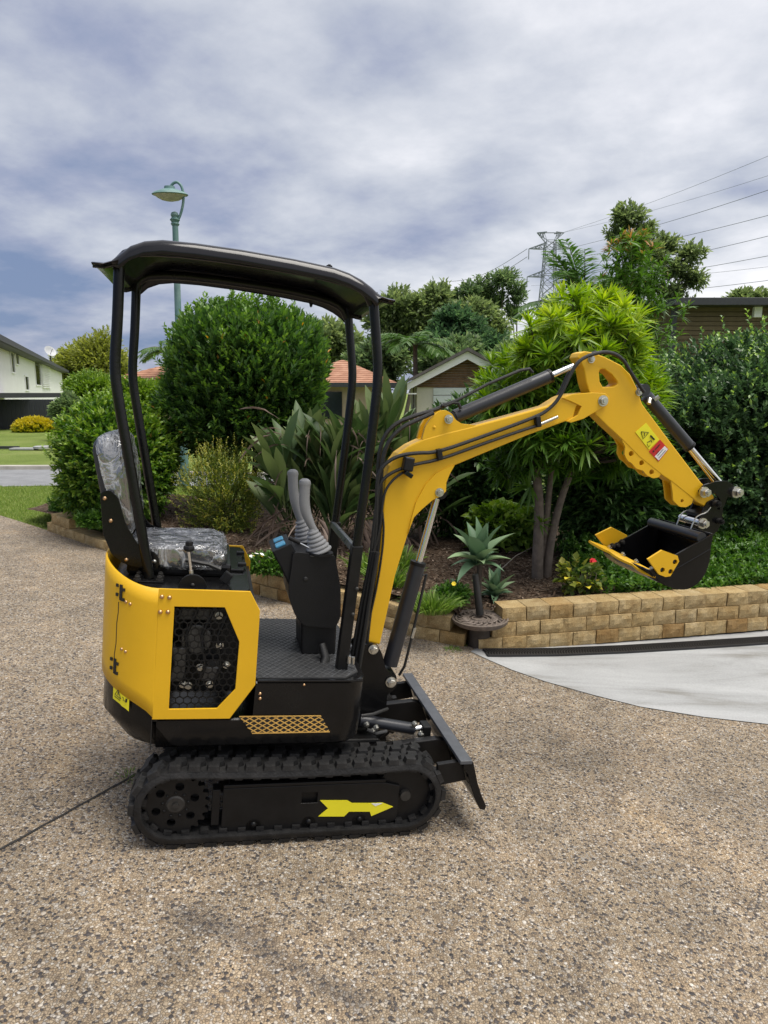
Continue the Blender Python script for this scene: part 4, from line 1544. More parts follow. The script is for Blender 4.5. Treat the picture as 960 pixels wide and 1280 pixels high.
rear_px = ((149, 333), (147, 400), (143, 458), (147, 495), (164, 590), (187, 722))
front_px = ((466, 366), (470, 420), (473, 462), (470, 500), (459, 590), (446, 682))
for sgn in (-1, 1):
    for nm, px_ in (('rear', rear_px), ('front', front_px)):
        pts = []
        for q in px_:
            x, z = L(*q, -YP)
            pts.append(Vector((x, sgn * YP, z)))
        post = part(MB().tube(smooth_path(pts), .0195, 14), 'canopy_post', 'black', smooth=True)
        if nm == 'rear':
            e = pts[-1]
            part(MB().slab([(e.x - .06, e.y - .045), (e.x + .055, e.y - .045), (e.x + .055, e.y + .045), (e.x - .06, e.y + .045)], zt, zt + .008), 'foot_plate', 'black', post, bevel=.003)
            for dx_, dy_ in ((-.042, -.028), (.038, -.028), (-.042, .028), (.038, .028)):
                bolt((e.x + dx_, e.y + dy_, zt + .008), (0, 0, 1), .010, .014, 'dirtsteel', post, True)
        else:
            # flat-bar socket down to the floor
            a = pts[-1]
            x1, z1 = L(427, 832, -YP)
            z1 = ZF
            sk = MB().prism([(a.x - .022, a.z), (a.x + .024, a.z + .002), (x1 + .022, z1), (x1 - .024, z1)], sgn * YP - .024, sgn * YP + .024)
            so = part(sk, 'post_socket', 'satin', post, bevel=.004)
            for q in ((446, 736), (441, 768)):
                x, z = L(*q, -YP - .024)
                bolt((x, sgn * (YP + .024), z), (0, sgn, 0), .009, .008, 'dirtsteel', post)
x, z = L(446, 684, -YP)
part(MB().box((x - .012, 0, z - .006), (.022, 2 * YP - .03, .03), Matrix.Rotation(.25, 3, 'Y')), 'cross_bar', pmat('bar_grey', (.06, .065, .07), .3, var=.15), bevel=.004)

# canopy shell: domed top, rolled sides, upturned lips front and rear
prof = [(-.838, 2.158), (-.80, 2.160), (-.775, 2.170), (-.75, 2.196), (-.715, 2.228), (-.67, 2.250), (-.61, 2.263), (-.5, 2.268), (-.34, 2.268), (-.15, 2.262), (0, 2.252), (.06, 2.240), (.11, 2.222), (.15, 2.200), (.175, 2.182), (.192, 2.172), (.215, 2.168), (.243, 2.166)]
HW = .345
rows = []
nl = 28
for (x, z) in prof:
    r = []
    lipf = 1.0 if -.76 < x < .18 else 0.0
    for j in range(nl + 1):
        v = -1 + 2 * j / nl
        # angle-like parameter concentrates points near the rolled edges
        if abs(v) > .62:
            t_ = (abs(v) - .62) / .38
            yy = (HW - .035) + .035 * sin(t_ * pi / 2 * 1.0)
            dz_ = -(.048 * (1 - cos(t_ * pi / 2)) * lipf + .012 * (1 - cos(t_ * pi / 2)) * (1 - lipf))
        else:
            yy = abs(v) / .62 * (HW - .035); dz_ = 0
        yy *= 1 if v > 0 else -1
        narrow = 1 - (.10 if not lipf else 0) * (abs(v) > .9)
        r.append((x, yy * narrow, z + dz_ - .008 * (v * v)))
    rows.append(r)
can = part(MB().grid(rows), 'canopy', 'canopy', smooth=True)
sd_ = can.modifiers.new('thick', 'SOLIDIFY'); sd_.thickness = .008; sd_.offset = -1
# inner frame rails and cross ribs under the shell
for sgn in (-1, 1):
    pts = [Vector((-.758, sgn * YP, 2.14)), Vector((-.75, sgn * YP, 2.19)), Vector((-.69, sgn * YP, 2.222)), Vector((-.5, sgn * YP, 2.236)), Vector((-.15, sgn * YP, 2.232)), Vector((.06, sgn * YP, 2.214)), Vector((.14, sgn * YP, 2.188)), Vector((.168, sgn * YP, 2.14))]
    part(MB().tube(smooth_path(pts, 1), .0195, 12), 'roof_rail', 'black', can, smooth=True)
for x, z in ():
    part(MB().cyl((x, -YP, z), (x, YP, z), .015, 10), 'roof_rib', 'black', can, smooth=True)
for x, y in ((-.57, -.2), (.0, -.2), (-.57, .2), (.0, .2)):
    bolt((x, y, 2.262), (0, 0, 1), .012, .012, 'plastic', can, True)
bolt((.0, .30, 2.19), (0, 0, -1), .007, .012, 'plastic', can, True)

# ------------------------------------------------------------------ control console
YK = .135
kp = rounded(LP(((366, 690), (392, 692), (419, 694), (426, 735), (426, 772), (419, 786), (380, 783), (368, 768), (361, 746), (361, 730), (365, 704)), -YK), .02, 3)
con = part(MB().prism(kp, -YK, YK), 'console', 'plastic', bevel=.010, bseg=3)
kb = LP(((377, 776), (421, 780), (418, 832), (376, 830)), -YK + .02)
kb = [(x, max(z, ZF + .004)) for x, z in kb]
part(MB().prism(kb, -YK + .02, YK - .02), 'console_base', 'plastic', con, bevel=.008)
bolt((*[L(382, 724, -YK)[0], -YK], L(382, 724, -YK)[1]), NEAR, .011, .004, 'ink', con, name='screw')
# switch pod angled to the driver
pod = LP(((340, 690), (364, 680), (370, 690), (366, 742), (352, 712)), -YK + .01)
po = part(MB().prism(pod, -YK + .015, YK - .03), 'switch_pod', 'plastic', con, bevel=.006)
a_, c_ = Vector((pod[0][0], 0, pod[0][1])), Vector((pod[1][0], 0, pod[1][1]))
ang_ = math.atan2(c_.z - a_.z, c_.x - a_.x)
mid = a_.lerp(c_, .5)
up_ = Vector((-sin(ang_), 0, cos(ang_)))
for y in (-.07, .03):
    p = mid + up_ * .004 + Vector((0, y, 0))
    part(MB().box(p, (.045, .05, .014), Matrix.Rotation(-ang_, 3, 'Y')), 'switch', 'blue', po, bevel=.006, bseg=3)
part(MB().box(mid + up_ * .002 + Vector((0, -.02, 0)), (.03, .02, .01), Matrix.Rotation(-ang_, 3, 'Y')), 'key_plate', 'ink', po, bevel=.002)


def joystick(base, tilt_pts):
    b = MB()
    ax = (tilt_pts[1] - base).normalized()
    js_ = None
    prof_ = []
    for i in range(6):
        r = .055 - .0062 * i
        prof_ += [(r - .003, .017 * i), (r + .002, .017 * i + .005), (r + .001, .017 * i + .010), (r - .006, .017 * i + .014)]
    prof_.append((.015, .108))
    boot = part(b.lathe(prof_, base, ax, 20), 'joystick_boot', 'grey', con, smooth=True)
    part(MB().lathe([(.060, -.008), (.060, .002)], base, (0, 0, 1), 20), 'collar', 'plastic', con)
    pts = smooth_path(tilt_pts, 2)
    n_ = len(pts)
    rad = []
    for i in range(n_):
        f = i / (n_ - 1)
        rad.append(.015 if f < .25 else (.015 + .008 * min(1, (f - .25) / .35)) if f < .9 else .0235)
    g = MB().tube(pts, rad, 12)
    g.lathe([(.0235, -.004), (.026, .007), (.023, .018), (.012, .026)], pts[-1], pts[-1] - pts[-2], 12)
    return part(g, 'joystick', 'grey', con, smooth=True)


b1 = L3(399, 690, -.10); joystick(b1, [b1 + Vector((-.012, 0, .07)), L3(388, 655, -.10), L3(380, 634, -.10), L3(381, 606, -.10)])
b2 = L3(383, 676, .10); joystick(b2, [b2 + Vector((-.015, 0, .07)), L3(376, 652, .10), L3(367, 620, .10), L3(366, 594, .10)])
p0, p1, p2 = L3(398, 697, -.115), L3(393, 688, -.118), L3(372, 677, -.122)
ll = part(MB().tube([p0, p1, p2], .004, 8), 'lever', 'chrome', con, smooth=True)
part(MB().tube([L3(375, 678.5, -.121), L3(361, 672, -.123)], .009, 10), 'lever_grip', 'plastic', ll, smooth=True)
# pedal and boot at the foot of the console
pe = part(MB().tube([L3(402, 805, -.16), L3(407, 822, -.19), L3(402, 840, -.22)], [.016, .02, .028], 10), 'pedal_boot', 'hose', con, smooth=True)
part(MB().box(L3(400, 846, -.23), (.05, .04, .012)), 'pedal', 'rubber', pe, bevel=.003)
part(MB().box(L3(432, 818, -.02), (.05, .05, .10)), 'valve', pmat('valve_grey', (.3, .31, .33), .4, metal=.5, var=.2), con, bevel=.006)
for q, y in (((436, 826), -.3), ((441, 827), -.28)):
    part(MB().lathe([(.008, 0), (.008, .03)], L3(*q, y) + Vector((0, 0, -.01)), (0, 0, 1), 8), 'stud', 'zinc', con)

# ------------------------------------------------------------------ boom foot and boom
foot = LP(((440, 835), (447, 812), (462, 803), (472, 806), (478, 818), (482, 836), (495, 847), (497, 856), (491, 864), (484, 868), (483, 886), (470, 898), (452, 902), (441, 900)), -.075)
fo = part(MB().prism(rounded(foot, .012, 3), -.075, -.060), 'boom_foot', 'black', bevel=.003)
part(MB().prism(rounded(foot, .012, 3), .060, .075), 'foot_plate', 'black', fo, bevel=.003)
b = MB().cyl((.28, 0, .30), (.28, 0, .62), .055, 20)
b.box((.20, 0, .40), (.20, .20, .16))
part(b, 'swing_post', 'satin', fo, bevel=.006)
b = MB(); b.box((.335, 0, .45), (.09, .118, .20))
part(b, 'foot_core', 'satin', fo)
pin1 = L(467, 812, -.085); pin2 = L(489, 853, -.085)
for px_, r in ((pin1, .017), (pin2, .019)):
    bolt((px_[0], -.078, px_[1]), NEAR, r, .022, 'zinc', fo, True, 'pin')

YBm = .05
boom_pts = ((459, 803), (465, 760), (470.6, 720), (475, 685), (478, 653), (480, 620), (482, 598), (487, 582), (498, 567), (512, 557), (527.5, 549.7), (560, 540.5), (594.6, 532), (640, 520), (684.9, 507.5), (702.4, 496.4), (712, 493), (730, 491.4),
            (720, 510), (716, 524), (708, 526.4), (660, 543.9), (610, 564.5), (568.3, 581.8), (551, 594), (537, 610), (527, 624), (521, 640), (510, 667.8), (494, 720), (484, 766), (475, 806))
boom = part(MB().prism(LP(boom_pts, -YBm), -YBm, YBm), 'boom', 'yellow', bevel=.006)
# proud side plates at the knee (carry the lift ram) and at the nose
knee = LP(((532, 606), (545, 592), (560, 584), (568.3, 581.8), (562.5, 592), (558, 603), (557.5, 614), (552, 620), (541, 625), (528, 636), (516, 648), (510, 667.8), (514, 650), (520, 628)), -YBm - .008)
for sgn in (-1, 1):
    part(MB().prism(knee, sgn * (YBm - .012), sgn * (YBm + .008)), 'knee_plate', 'yellow', boom, bevel=.003)
nose = LP(((703, 497.5), (716, 492.5), (740, 490.5), (757, 491.5), (762, 497), (760, 506), (744.5, 515), (730, 523.5), (714, 528.5), (708, 526.6), (722, 519), (727, 508), (712, 501)), -YBm - .008)
for sgn in (-1, 1):
    part(MB().prism(nose, sgn * (YBm - .004), sgn * (YBm + .008)), 'nose_plate', 'yellow', boom, bevel=.003)
lug_ = rounded(LP(((527.5, 549.7), (532, 533), (539, 522), (549, 514), (557, 512.5), (565, 517), (570, 525), (578, 530), (596, 531.5), (594, 535), (560, 544)), -YBm), .006, 2)
for sgn in (-1, 1):
    part(MB().prism(lug_, sgn * YBm * .55, sgn * (YBm - .002)), 'ram_bracket', 'yellow', boom, bevel=.003)
x, z = L(543, 534, -YBm)
bolt((x, -YBm, z), NEAR, .007, .003, 'yellow', boom, name='boss')
for q, r in (((561, 524), .015), ((549.5, 615.5), .015), ((754, 501), .019)):
    x, z = L(*q, -YBm - .01)
    bolt((x, -YBm - .006, z), NEAR, r, .018, 'zinc', boom, True, 'pin')

# lift ram
a0, a1 = Vector((pin2[0], 0, pin2[1])), Vector((L(549.5, 615.5, -.02)[0], 0, L(549.5, 615.5, -.02)[1]))
e1 = a0.lerp(a1, .62)
ram = part(MB().cyl(a0.lerp(a1, .06), e1, .036, 22), 'lift_cylinder', 'barrel', smooth=True)
ax = (a1 - a0).normalized()
part(MB().lathe([(.038, 0), (.038, .016), (.03, .018)], e1 - ax * .012, ax, 22), 'gland', 'satin', ram)
part(MB().cyl(e1, a1, .0165, 14), 'rod', 'chrome', ram, smooth=True)
part(MB().lathe([(.036, -.045), (.036, .045)], a0, (0, 1, 0), 18), 'eye', 'satin', ram)
part(MB().lathe([(.03, -.04), (.03, .04)], a1, (0, 1, 0), 18), 'eye', 'satin', ram)
t0 = e1 - ax * .05 + Vector((.05, -.01, 0)); t1 = a0.lerp(a1, .18) + Vector((.065, -.01, -.01))
part(MB().tube([e1 - ax * .06 + Vector((.02, -.01, 0)), t0, t0.lerp(t1, .5), t1, t1 + Vector((-.015, 0, -.10)), a0 + Vector((.06, 0, .0))], .0065, 8), 'feed_pipe', 'hose', ram, smooth=True)
part(MB().tube([t1 + ax * .09, t1 + ax * .04], .009, 8), 'fitting', 'zinc', ram)

# dipper ram above the boom
d0 = Vector((L(561, 524, -.0)[0], 0, L(561, 524, -.0)[1]))
d1 = Vector((L(737, 449, -.0)[0], 0, L(737, 449, -.0)[1]))
ax = (d1 - d0).normalized()
q1 = L(687, 467, 0); e1 = d0 + ax * (Vector((q1[0], 0, q1[1])) - d0).dot(ax)
dram = part(MB().cyl(d0 + ax * .03, e1, .031, 22), 'dipper_cylinder', 'barrel', smooth=True)
part(MB().lathe([(.033, 0), (.033, .012), (.024, .014)], e1 - ax * .01, ax, 22), 'gland', 'satin', dram)
part(MB().cyl(e1, d1, .014, 14), 'rod', 'chrome', dram, smooth=True)
part(MB().lathe([(.034, -.024), (.034, .024)], d0, (0, 1, 0), 18), 'eye', 'barrel', dram)
part(MB().lathe([(.026, -.03), (.026, .03)], d1, (0, 1, 0), 18), 'eye', 'satin', dram)
part(MB().tube([L3(p_, q_, -.03) for p_, q_ in ((552, 507), (572, 500), (610, 480), (650, 463), (662, 461), (666, 466))], .007, 8), 'feed_pipe', 'hose', dram, smooth=True)
part(MB().tube([L3(p_, q_, -.03) for p_, q_ in ((555, 508), (566, 503), (573, 504), (576, 511))], .008, 8), 'elbow', 'hose', dram, smooth=True)

# hoses climbing the boom
def hose(pts, r=.009, y=None, nm='hose'):
    P = [L3(p[0], p[1], p[2] if len(p) > 2 else y) for p in pts]
    return part(MB().tube(smooth_path(P, 2), r, 8), nm, 'hose', smooth=True)


hose(((452, 830), (459, 760), (470, 690), (473, 640), (472, 590), (476, 552), (492, 530), (520, 519), (542, 513), (556, 507)), .0095, -.02)
hose(((456, 825), (463, 760), (472, 690), (476, 640), (476, 590), (482, 556), (500, 535), (524, 524), (542, 516)), .0095, -.05)
hose(((448, 828), (456, 760), (468, 690), (471, 640), (471, 600), (478, 582), (496, 570), (520, 566), (545, 566), (600, 547), (668, 522), (685, 513), (700, 497), (712, 470), (722, 452), (738, 443), (760, 439), (778, 447), (790, 468), (805, 490)), .0085, -.064)
hose(((444, 830), (452, 760), (464, 690), (469, 640), (474, 605), (484, 594), (500, 586), (520, 580), (548, 575), (600, 556), (655, 537), (672, 532)), .0075, -.064)
hose(((451, 815), (456, 770), (462, 700), (474, 670), (479, 620), (486, 605), (500, 592), (512, 588)), .006, -.068)
hose(((686, 512, .06), (700, 490, .06), (712, 462, .06), (728, 446, .06), (745, 440, .05)), .008)
hose(((455, 800), (470, 740), (478, 690), (480, 660), (478, 640)), .005, -.062)
x, z = L(672, 531, -.07)
part(MB().tube([L3(676, 530, -.066), L3(697, 521, -.066)], .0075, 10), 'hose_fitting', 'zinc', smooth=True)
for q in ((549, 568), (672, 527)):
    p = L3(*q, -.066)
    part(MB().box(p, (.024, .03, .05), Matrix.Rotation(-.25, 3, 'Y')), 'hose_clamp', 'plastic', boom, bevel=.004)
# work light on the boom
p = L3(510, 580, -.085)
wl_ = part(MB().box(p, (.045, .05, .062), Matrix.Rotation(.1, 3, 'Y')), 'work_light', 'plastic', boom, bevel=.008, bseg=3)
part(MB().box(p + Vector((.004, 0, -.044)), (.04, .044, .02), Matrix.Rotation(.5, 3, 'Y')), 'lens_guard', 'canopy', wl_, bevel=.004)

# cable bundle in sleeve at the driver's side of the boom
for k in range(3):
    hose(((438 + 5 * k, 838), (446 + 5 * k, 790), (456 + 4 * k, 735), (466 + 3 * k, 690)), .011, -.09 - .02 * k)

# ------------------------------------------------------------------ dipper arm
YA = .042
arm_pts = ((722, 447), (725, 441), (731.4, 439), (740, 440.4), (756, 446), (776.6, 456.4), (788, 468), (796, 484), (803, 505), (840, 555), (877, 603.7), (885, 611), (893, 621), (890, 632), (884.5, 635), (872, 628), (838, 601), (824.8, 592), (800, 572), (776.6, 548.3), (760, 533), (744.5, 517.7), (738, 505), (737, 491), (733, 478), (730, 461), (726, 453))
hole = ((749, 465), (751, 461.5), (755.5, 461.3), (765, 468), (771.5, 476.5), (772, 480), (768, 483), (754, 484), (750, 477))
arm = part(MB().prism(LP(arm_pts, -YA), -YA, YA, [LP(hole, -YA)]), 'dipper_arm', 'yellow', bevel=.005)
# raised side rib
rib = LP(((783, 518), (786, 514), (800, 518), (816, 540), (870, 605), (866, 611), (812, 544), (797, 523)), -YA)
# thumb bracket plates and pin lug under the arm, two of each
t1_ = rounded(LP(((776.6, 550), (786, 552), (800, 568), (826, 592), (823, 596.5), (816, 598), (808, 594), (803, 588), (795, 586), (789, 579), (784, 576), (780, 568), (781, 558)), -.036), .006, 2)
hh = [[(L(cx_, cy_, -.036)[0] + .013 * cos(t), L(cx_, cy_, -.036)[1] + .013 * sin(t)) for t in [2 * pi * k / 10 for k in range(10)]] for cx_, cy_ in ((788.5, 567), (801.5, 578.5), (814, 590))]
t2_ = rounded(LP(((838, 601), (845, 606), (866, 624), (864, 630), (857, 634), (849, 633.5), (841, 626), (840, 614)), -.036), .006, 2)
h2 = [[(L(852, 626, -.036)[0] + .009 * cos(t), L(852, 626, -.036)[1] + .009 * sin(t)) for t in [2 * pi * k / 10 for k in range(10)]]]
for y0_, y1_ in ((-.040, -.028), (.020, .032)):
    part(MB().prism(t1_, y0_, y1_, hh), 'thumb_bracket', 'yellow', arm, bevel=.002)
    part(MB().prism(t2_, y0_, y1_, h2), 'pin_lug', 'yellow', arm, bevel=.002)
for q in ((739.5, 449), (799, 490)):
    x, z = L(*q, -YA - .005)
    bolt((x, -YA, z), NEAR, .013, .016, 'zinc', arm, True, 'pin')
# decals
yd = -YA - .0008
ylab = LP(((794, 540), (807.5, 528.5), (824, 549.5), (811, 562)), yd)
lo_ = part(MB().prism(ylab, yd - .0015, yd), 'warning_label', 'yellowdecal', arm)
rlab = LP(((811, 564.5), (825, 549.5), (835.5, 561.5), (823, 577)), yd)
ro = part(MB().prism(rlab, yd - .0015, yd), 'safety_label', 'red', arm)
wlab = LP(((818, 570.5), (830.5, 557.5), (834.5, 561.5), (823, 575.5)), yd)
wo = part(MB().prism(wlab, yd - .0028, yd - .0016), 'label_panel', 'white', ro)
b = MB()
tp = [L3(*q, yd - .003) for q in ((801.5, 539.5), (811, 540.5), (804, 548.5))]
b.tube(tp + [tp[0]], .0016, 4)
b.tube([L3(805.5, 541, yd - .003), L3(805.5, 545, yd - .003)], .0016, 4)
b.tube([L3(813, 544.5, yd - .003), L3(818, 549.5, yd - .003)], .0045, 4)
b.tube([L3(809, 553, yd - .003), L3(814, 550.5, yd - .003), L3(815, 553, yd - .003)], .0016, 4)
b.tube([L3(809, 555, yd - .003), L3(811, 559, yd - .003), L3(813, 556, yd - .003)], .001, 4)
part(b, 'pictogram', 'ink', lo_)
b = MB()
for a, c in (((822, 569.5), (829, 561.5)), ((823.5, 572.5), (832, 563)), ((821, 567), (824, 563.5))):
    b.tube([L3(*a, yd - .0035), L3(*c, yd - .0035)], .0013, 4)
b.tube([L3(816.5, 564.5, yd - .0035), L3(817.5, 563.5, yd - .0035)], .004, 6)
b.tube([L3(819, 562, yd - .0035), L3(825, 555.5, yd - .0035)], .0022, 4)
part(b, 'print', 'ink', ro)

# bucket ram
c0 = Vector((L(799, 491, 0)[0], 0, L(799, 491, 0)[1])); c1 = Vector((L(899, 603, 0)[0], 0, L(899, 603, 0)[1]))
ax = (c1 - c0).normalized()
qa, qb = L(812, 506, 0), L(857, 561, 0)
off = Vector((.018, 0, .022))
c0o = c0 + off * .6; c1o = c1 + off * .1
e0 = c0o + (c1o - c0o) * .06; e1 = c0o + (c1o - c0o) * .60
bram = part(MB().cyl(e0, e1, .029, 22), 'bucket_cylinder', 'barrel', smooth=True)
part(MB().cyl(e1, c1o, .013, 14), 'rod', 'chrome', bram, smooth=True)
part(MB().lathe([(.031, 0), (.031, .012), (.022, .014)], e1 - ax * .008, ax, 20), 'gland', 'satin', bram)
part(MB().cyl(e1 + Vector((-.012, -.012, -.016)), c1 + Vector((-.02, -.012, -.02)), .005, 8), 'guide_rod', pmat('brass_rod', (.6, .42, .16), .3, metal=1), bram)
part(MB().lathe([(.03, -.026), (.03, .026)], c0o, (0, 1, 0), 18), 'eye', 'barrel', bram)
part(MB().lathe([(.010, 0), (.010, .03)], L3(812, 498, -.03), ax.cross(Vector((0, 1, 0))) * -1 + Vector((.4, -.3, .2)), 8), 'fitting', 'zinc', bram)
part(MB().lathe([(.010, 0), (.010, .026)], L3(818, 500, -.035), Vector((.5, -.3, .6)), 6), 'fitting', 'zinc', bram)

# ------------------------------------------------------------------ linkage and bucket
link = rounded(LP(((873, 614), (880, 606), (896, 601.5), (908, 601), (916, 606), (923, 615), (918, 622), (909, 621), (905, 632), (899, 638), (900, 625), (893, 616), (880, 622)), -.058), .006, 2)
lk_ = None
for sgn in (-1, 1):
    lk_ = part(MB().prism(link, sgn * .050, sgn * .062), 'link_plate', 'black', bevel=.002)
    for q, r in (((879, 615), .020), ((919, 615), .021)):
        x, z = L(*q, -.06)
        bolt((x, sgn * .062, z), (0, sgn, 0), r, .034, 'zinc', lk_, True, 'pin')
for q in ((879, 615), (919, 615)):
    x, z = L(*q, -.06)
    part(MB().cyl((x, -.06, z), (x, .06, z), .017, 14), 'pin_shaft', 'zinc', lk_, smooth=True)
hp = LP(((886, 628), (900, 622), (906, 630), (905, 650), (899, 664), (890, 672), (872, 672), (876, 650)), -.062)
BKW = .205
side = LP(((891, 667), (843, 694), (812, 713), (816, 720), (828, 729), (842, 735), (858, 737), (872, 730), (882, 716), (887, 700), (888, 684)), -BKW)
bk_ = None
# shell: curved skin between the two side plates
def chaik(p):
    q = [p[0]]
    for a, c in zip(p, p[1:]):
        q += [(a[0] * .75 + c[0] * .25, a[1] * .75 + c[1] * .25), (a[0] * .25 + c[0] * .75, a[1] * .25 + c[1] * .75)]
    return q + [p[-1]]


curve_ = chaik(chaik(side[2:] + [side[0]]))
side = side[:2] + curve_[:-1]
side = [curve_[-1]] + side[1:]
skin = curve_
b = MB()
rows = [[(x, y, z) for x, z in skin] for y in (-BKW + .004, -.1, 0, .1, BKW - .004)]
b.grid(rows)
bucket = part(b, 'bucket', 'black', smooth=True)
sm_ = bucket.modifiers.new('thick', 'SOLIDIFY'); sm_.thickness = .009; sm_.offset = 0
for sgn in (-1, 1):
    part(MB().prism(side, sgn * (BKW - .006), sgn * (BKW + .004)), 'side_plate', 'black', bucket, bevel=.002)
    # weld line across the plate
    b = MB().tube([Vector((*L(843, 707, -BKW), 0)).xzy if False else Vector((L(840, 713, -BKW)[0], sgn * (BKW + .004), L(840, 713, -BKW)[1])), Vector((L(887, 686, -BKW)[0], sgn * (BKW + .004), L(887, 686, -BKW)[1]))], .003, 5)
    part(b, 'weld', 'satin', bucket)
# top tube of the bucket
xt, ztb = L(884, 667, -BKW)
part(MB().cyl((xt - .022, -BKW + .004, ztb - .022), (xt - .022, BKW - .004, ztb - .022), .025, 20), 'top_tube', 'barrel', bucket, smooth=True)
# hanger ears
ear = rounded([(x, z) for x, z in hp], .012, 3)
for y in (-.052, .040):
    part(MB().prism(ear, y, y + .012), 'bucket_ear', 'black', bucket, bevel=.002)
for q, r in (((897, 630), .018), ((901, 652), .015)):
    x, z = L(*q, -.07)
    part(MB().cyl((x, -.075, z), (x, .075, z), r, 16), 'ear_pin', 'dirtsteel', bucket, smooth=True)
    bolt((x, -.075, z), NEAR, r * .7, .012, 'satin', bucket, True, 'pin')
# quick-hitch pin with wire clips
x, z = L(870, 652, -.03)
part(MB().cyl((x, -.075, z), (x, .085, z), .020, 18), 'hitch_pin', 'chrome', bucket, smooth=True)
bolt((x, -.075, z), NEAR, .020, .032, 'zinc', bucket, True, 'pin')
for y in (-.055, .055):
    part(MB().tube(smooth_path([Vector((x - .055, y, z - .085)), Vector((x - .03, y, z + .02)), Vector((x - .005, y, z + .04)), Vector((x + .03, y, z + .05)), Vector((x + .05, y, z + .08))], 1), .0035, 6), 'wire_clip', 'zinc', bucket, smooth=True)
part(MB().box((x + .02, 0, z + .045), (.05, .11, .02), Matrix.Rotation(-.5, 3, 'Y')), 'hitch_bar', 'satin', bucket, bevel=.003)
# scalloped yellow cutting edge and side cutters
A = Vector((L(816, 723, -.215)[0], -.215, L(816, 723, -.215)[1]))
B_ = Vector((L(732, 675, .215)[0], .215, L(732, 675, .215)[1]))
C0 = Vector((L(824, 719, -.2)[0], -.2, L(824, 719, -.2)[1]))
C1 = Vector((L(757, 684, .2)[0], .2, L(757, 684, .2)[1]))
nb_ = 24
fr_, bk2 = [], []
for i in range(nb_ + 1):
    f = i / nb_
    sc_ = .018 * abs(sin(f * pi * 3)) - .006
    o_ = A.lerp(B_, f); i_ = C0.lerp(C1, f)
    dr = (o_ - i_).normalized()
    fr_.append(o_ + dr * (sc_ - .012)); bk2.append(i_)
b = MB().grid([[tuple(p) for p in fr_], [tuple(p.lerp(q, .5)) for p, q in zip(fr_, bk2)], [tuple(p) for p in bk2]])
ce = part(b, 'cutting_edge', 'yellow', bucket)
m_ = ce.modifiers.new('thick', 'SOLIDIFY'); m_.thickness = .011; m_.offset = 0
for f in (.12, .38, .62, .88):
    p = C0.lerp(C1, f).lerp(A.lerp(B_, f), .12)
    bolt(p + Vector((0, 0, .005)), (-.3, 0, 1), .010, .014, 'zinc', bucket, True)
ncut = LP(((808, 698.4), (826, 687), (845, 694), (847, 701), (836, 719.5), (830, 720.5), (821.8, 717.4)), -BKW - .005)
nh = [[(L(cx_, cy_, -BKW)[0] + .0125 * cos(t), L(cx_, cy_, -BKW)[1] + .0125 * sin(t)) for t in [2 * pi * k / 12 for k in range(12)]] for cx_, cy_ in ((841, 701.5), (825.5, 711.5), (835.5, 713.5))]
part(MB().prism(ncut, -BKW - .017, -BKW - .005, nh), 'side_cutter', 'yellow', bucket, bevel=.002)
for cx_, cy_ in ((841, 701.5), (825.5, 711.5), (835.5, 713.5)):
    x, z = L(cx_, cy_, -BKW)
    bolt((x, -BKW - .005, z), NEAR, .0105, .006, 'ink', bucket)
fcut = LP(((744.5, 668.7), (764.5, 659), (784, 669), (786, 674), (770, 684), (756, 682.5)), BKW + .005)
part(MB().prism(fcut, BKW + .005, BKW + .017), 'side_cutter', 'yellow', bucket, bevel=.002)
for cx_, cy_ in ((776, 677), (764, 682), (770, 681)):
    x, z = L(cx_, cy_, BKW)
    bolt((x, BKW - .006, z), NEAR, .011, .02, 'dirtsteel', bucket, True)

# ================================================================== planting
M['bark'] = pmat('grey_bark', (0.13, 0.105, 0.085), 0.9, var=.35, scale=14, bump=.8, bscale=40)
M['barkdark'] = pmat('dark_bark', (0.06, 0.048, 0.038), 0.9, var=.3, scale=14, bump=.6, bscale=40)
M['lf_big'] = leafmat('glossy_shrub_leaf', (0.030, 0.075, 0.012), [(0, (0.024, 0.058, 0.018)), (.55, (0.056, 0.115, 0.028)), (.9, (0.115, 0.21, 0.035)), (.97, (0.16, 0.26, 0.05)), (1, (0.42, 0.22, 0.05))], .36, .28)
M['lf_left'] = leafmat('small_round_leaf', (0, 0, 0), [(0, (0.028, 0.070, 0.013)), (.55, (0.065, 0.135, 0.022)), (.9, (0.15, 0.24, 0.035)), (.97, (0.22, 0.31, 0.06)), (1, (0.36, 0.24, 0.06))], .36, .3)
M['lf_yel'] = leafmat('yellowish_twig_leaf', (0, 0, 0), [(0, (0.05, 0.085, 0.02)), (.5, (0.12, 0.16, 0.03)), (.85, (0.27, 0.28, 0.05)), (1, (0.38, 0.34, 0.09))], .5, .35)
M['lf_hedge'] = leafmat('hedge_leaf', (0, 0, 0), [(0, (0.024, 0.046, 0.022)), (.6, (0.044, 0.080, 0.034)), (.90, (0.080, 0.135, 0.045)), (1, (0.24, 0.34, 0.07))], .33, .28, gain=1.9)
M['lf_cover'] = leafmat('ground_cover_leaf', (0, 0, 0), [(0, (0.028, 0.075, 0.014)), (.6, (0.06, 0.135, 0.022)), (1, (0.13, 0.23, 0.045))], .4, .3)
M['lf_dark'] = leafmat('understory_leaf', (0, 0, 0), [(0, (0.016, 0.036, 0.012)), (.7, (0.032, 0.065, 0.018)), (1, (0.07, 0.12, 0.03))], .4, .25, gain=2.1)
M['lf_ros'] = leafmat('strappy_rosette_leaf', (0, 0, 0), [(0, (0.030, 0.075, 0.013)), (.45, (0.075, 0.15, 0.020)), (.8, (0.20, 0.30, 0.030)), (1, (0.33, 0.40, 0.06))], .38, .34)
M['lf_strap'] = leafmat('paddle_leaf', (0, 0, 0), [(0, (0.028, 0.055, 0.018)), (.6, (0.055, 0.092, 0.03)), (1, (0.11, 0.145, 0.055))], .5, .22)
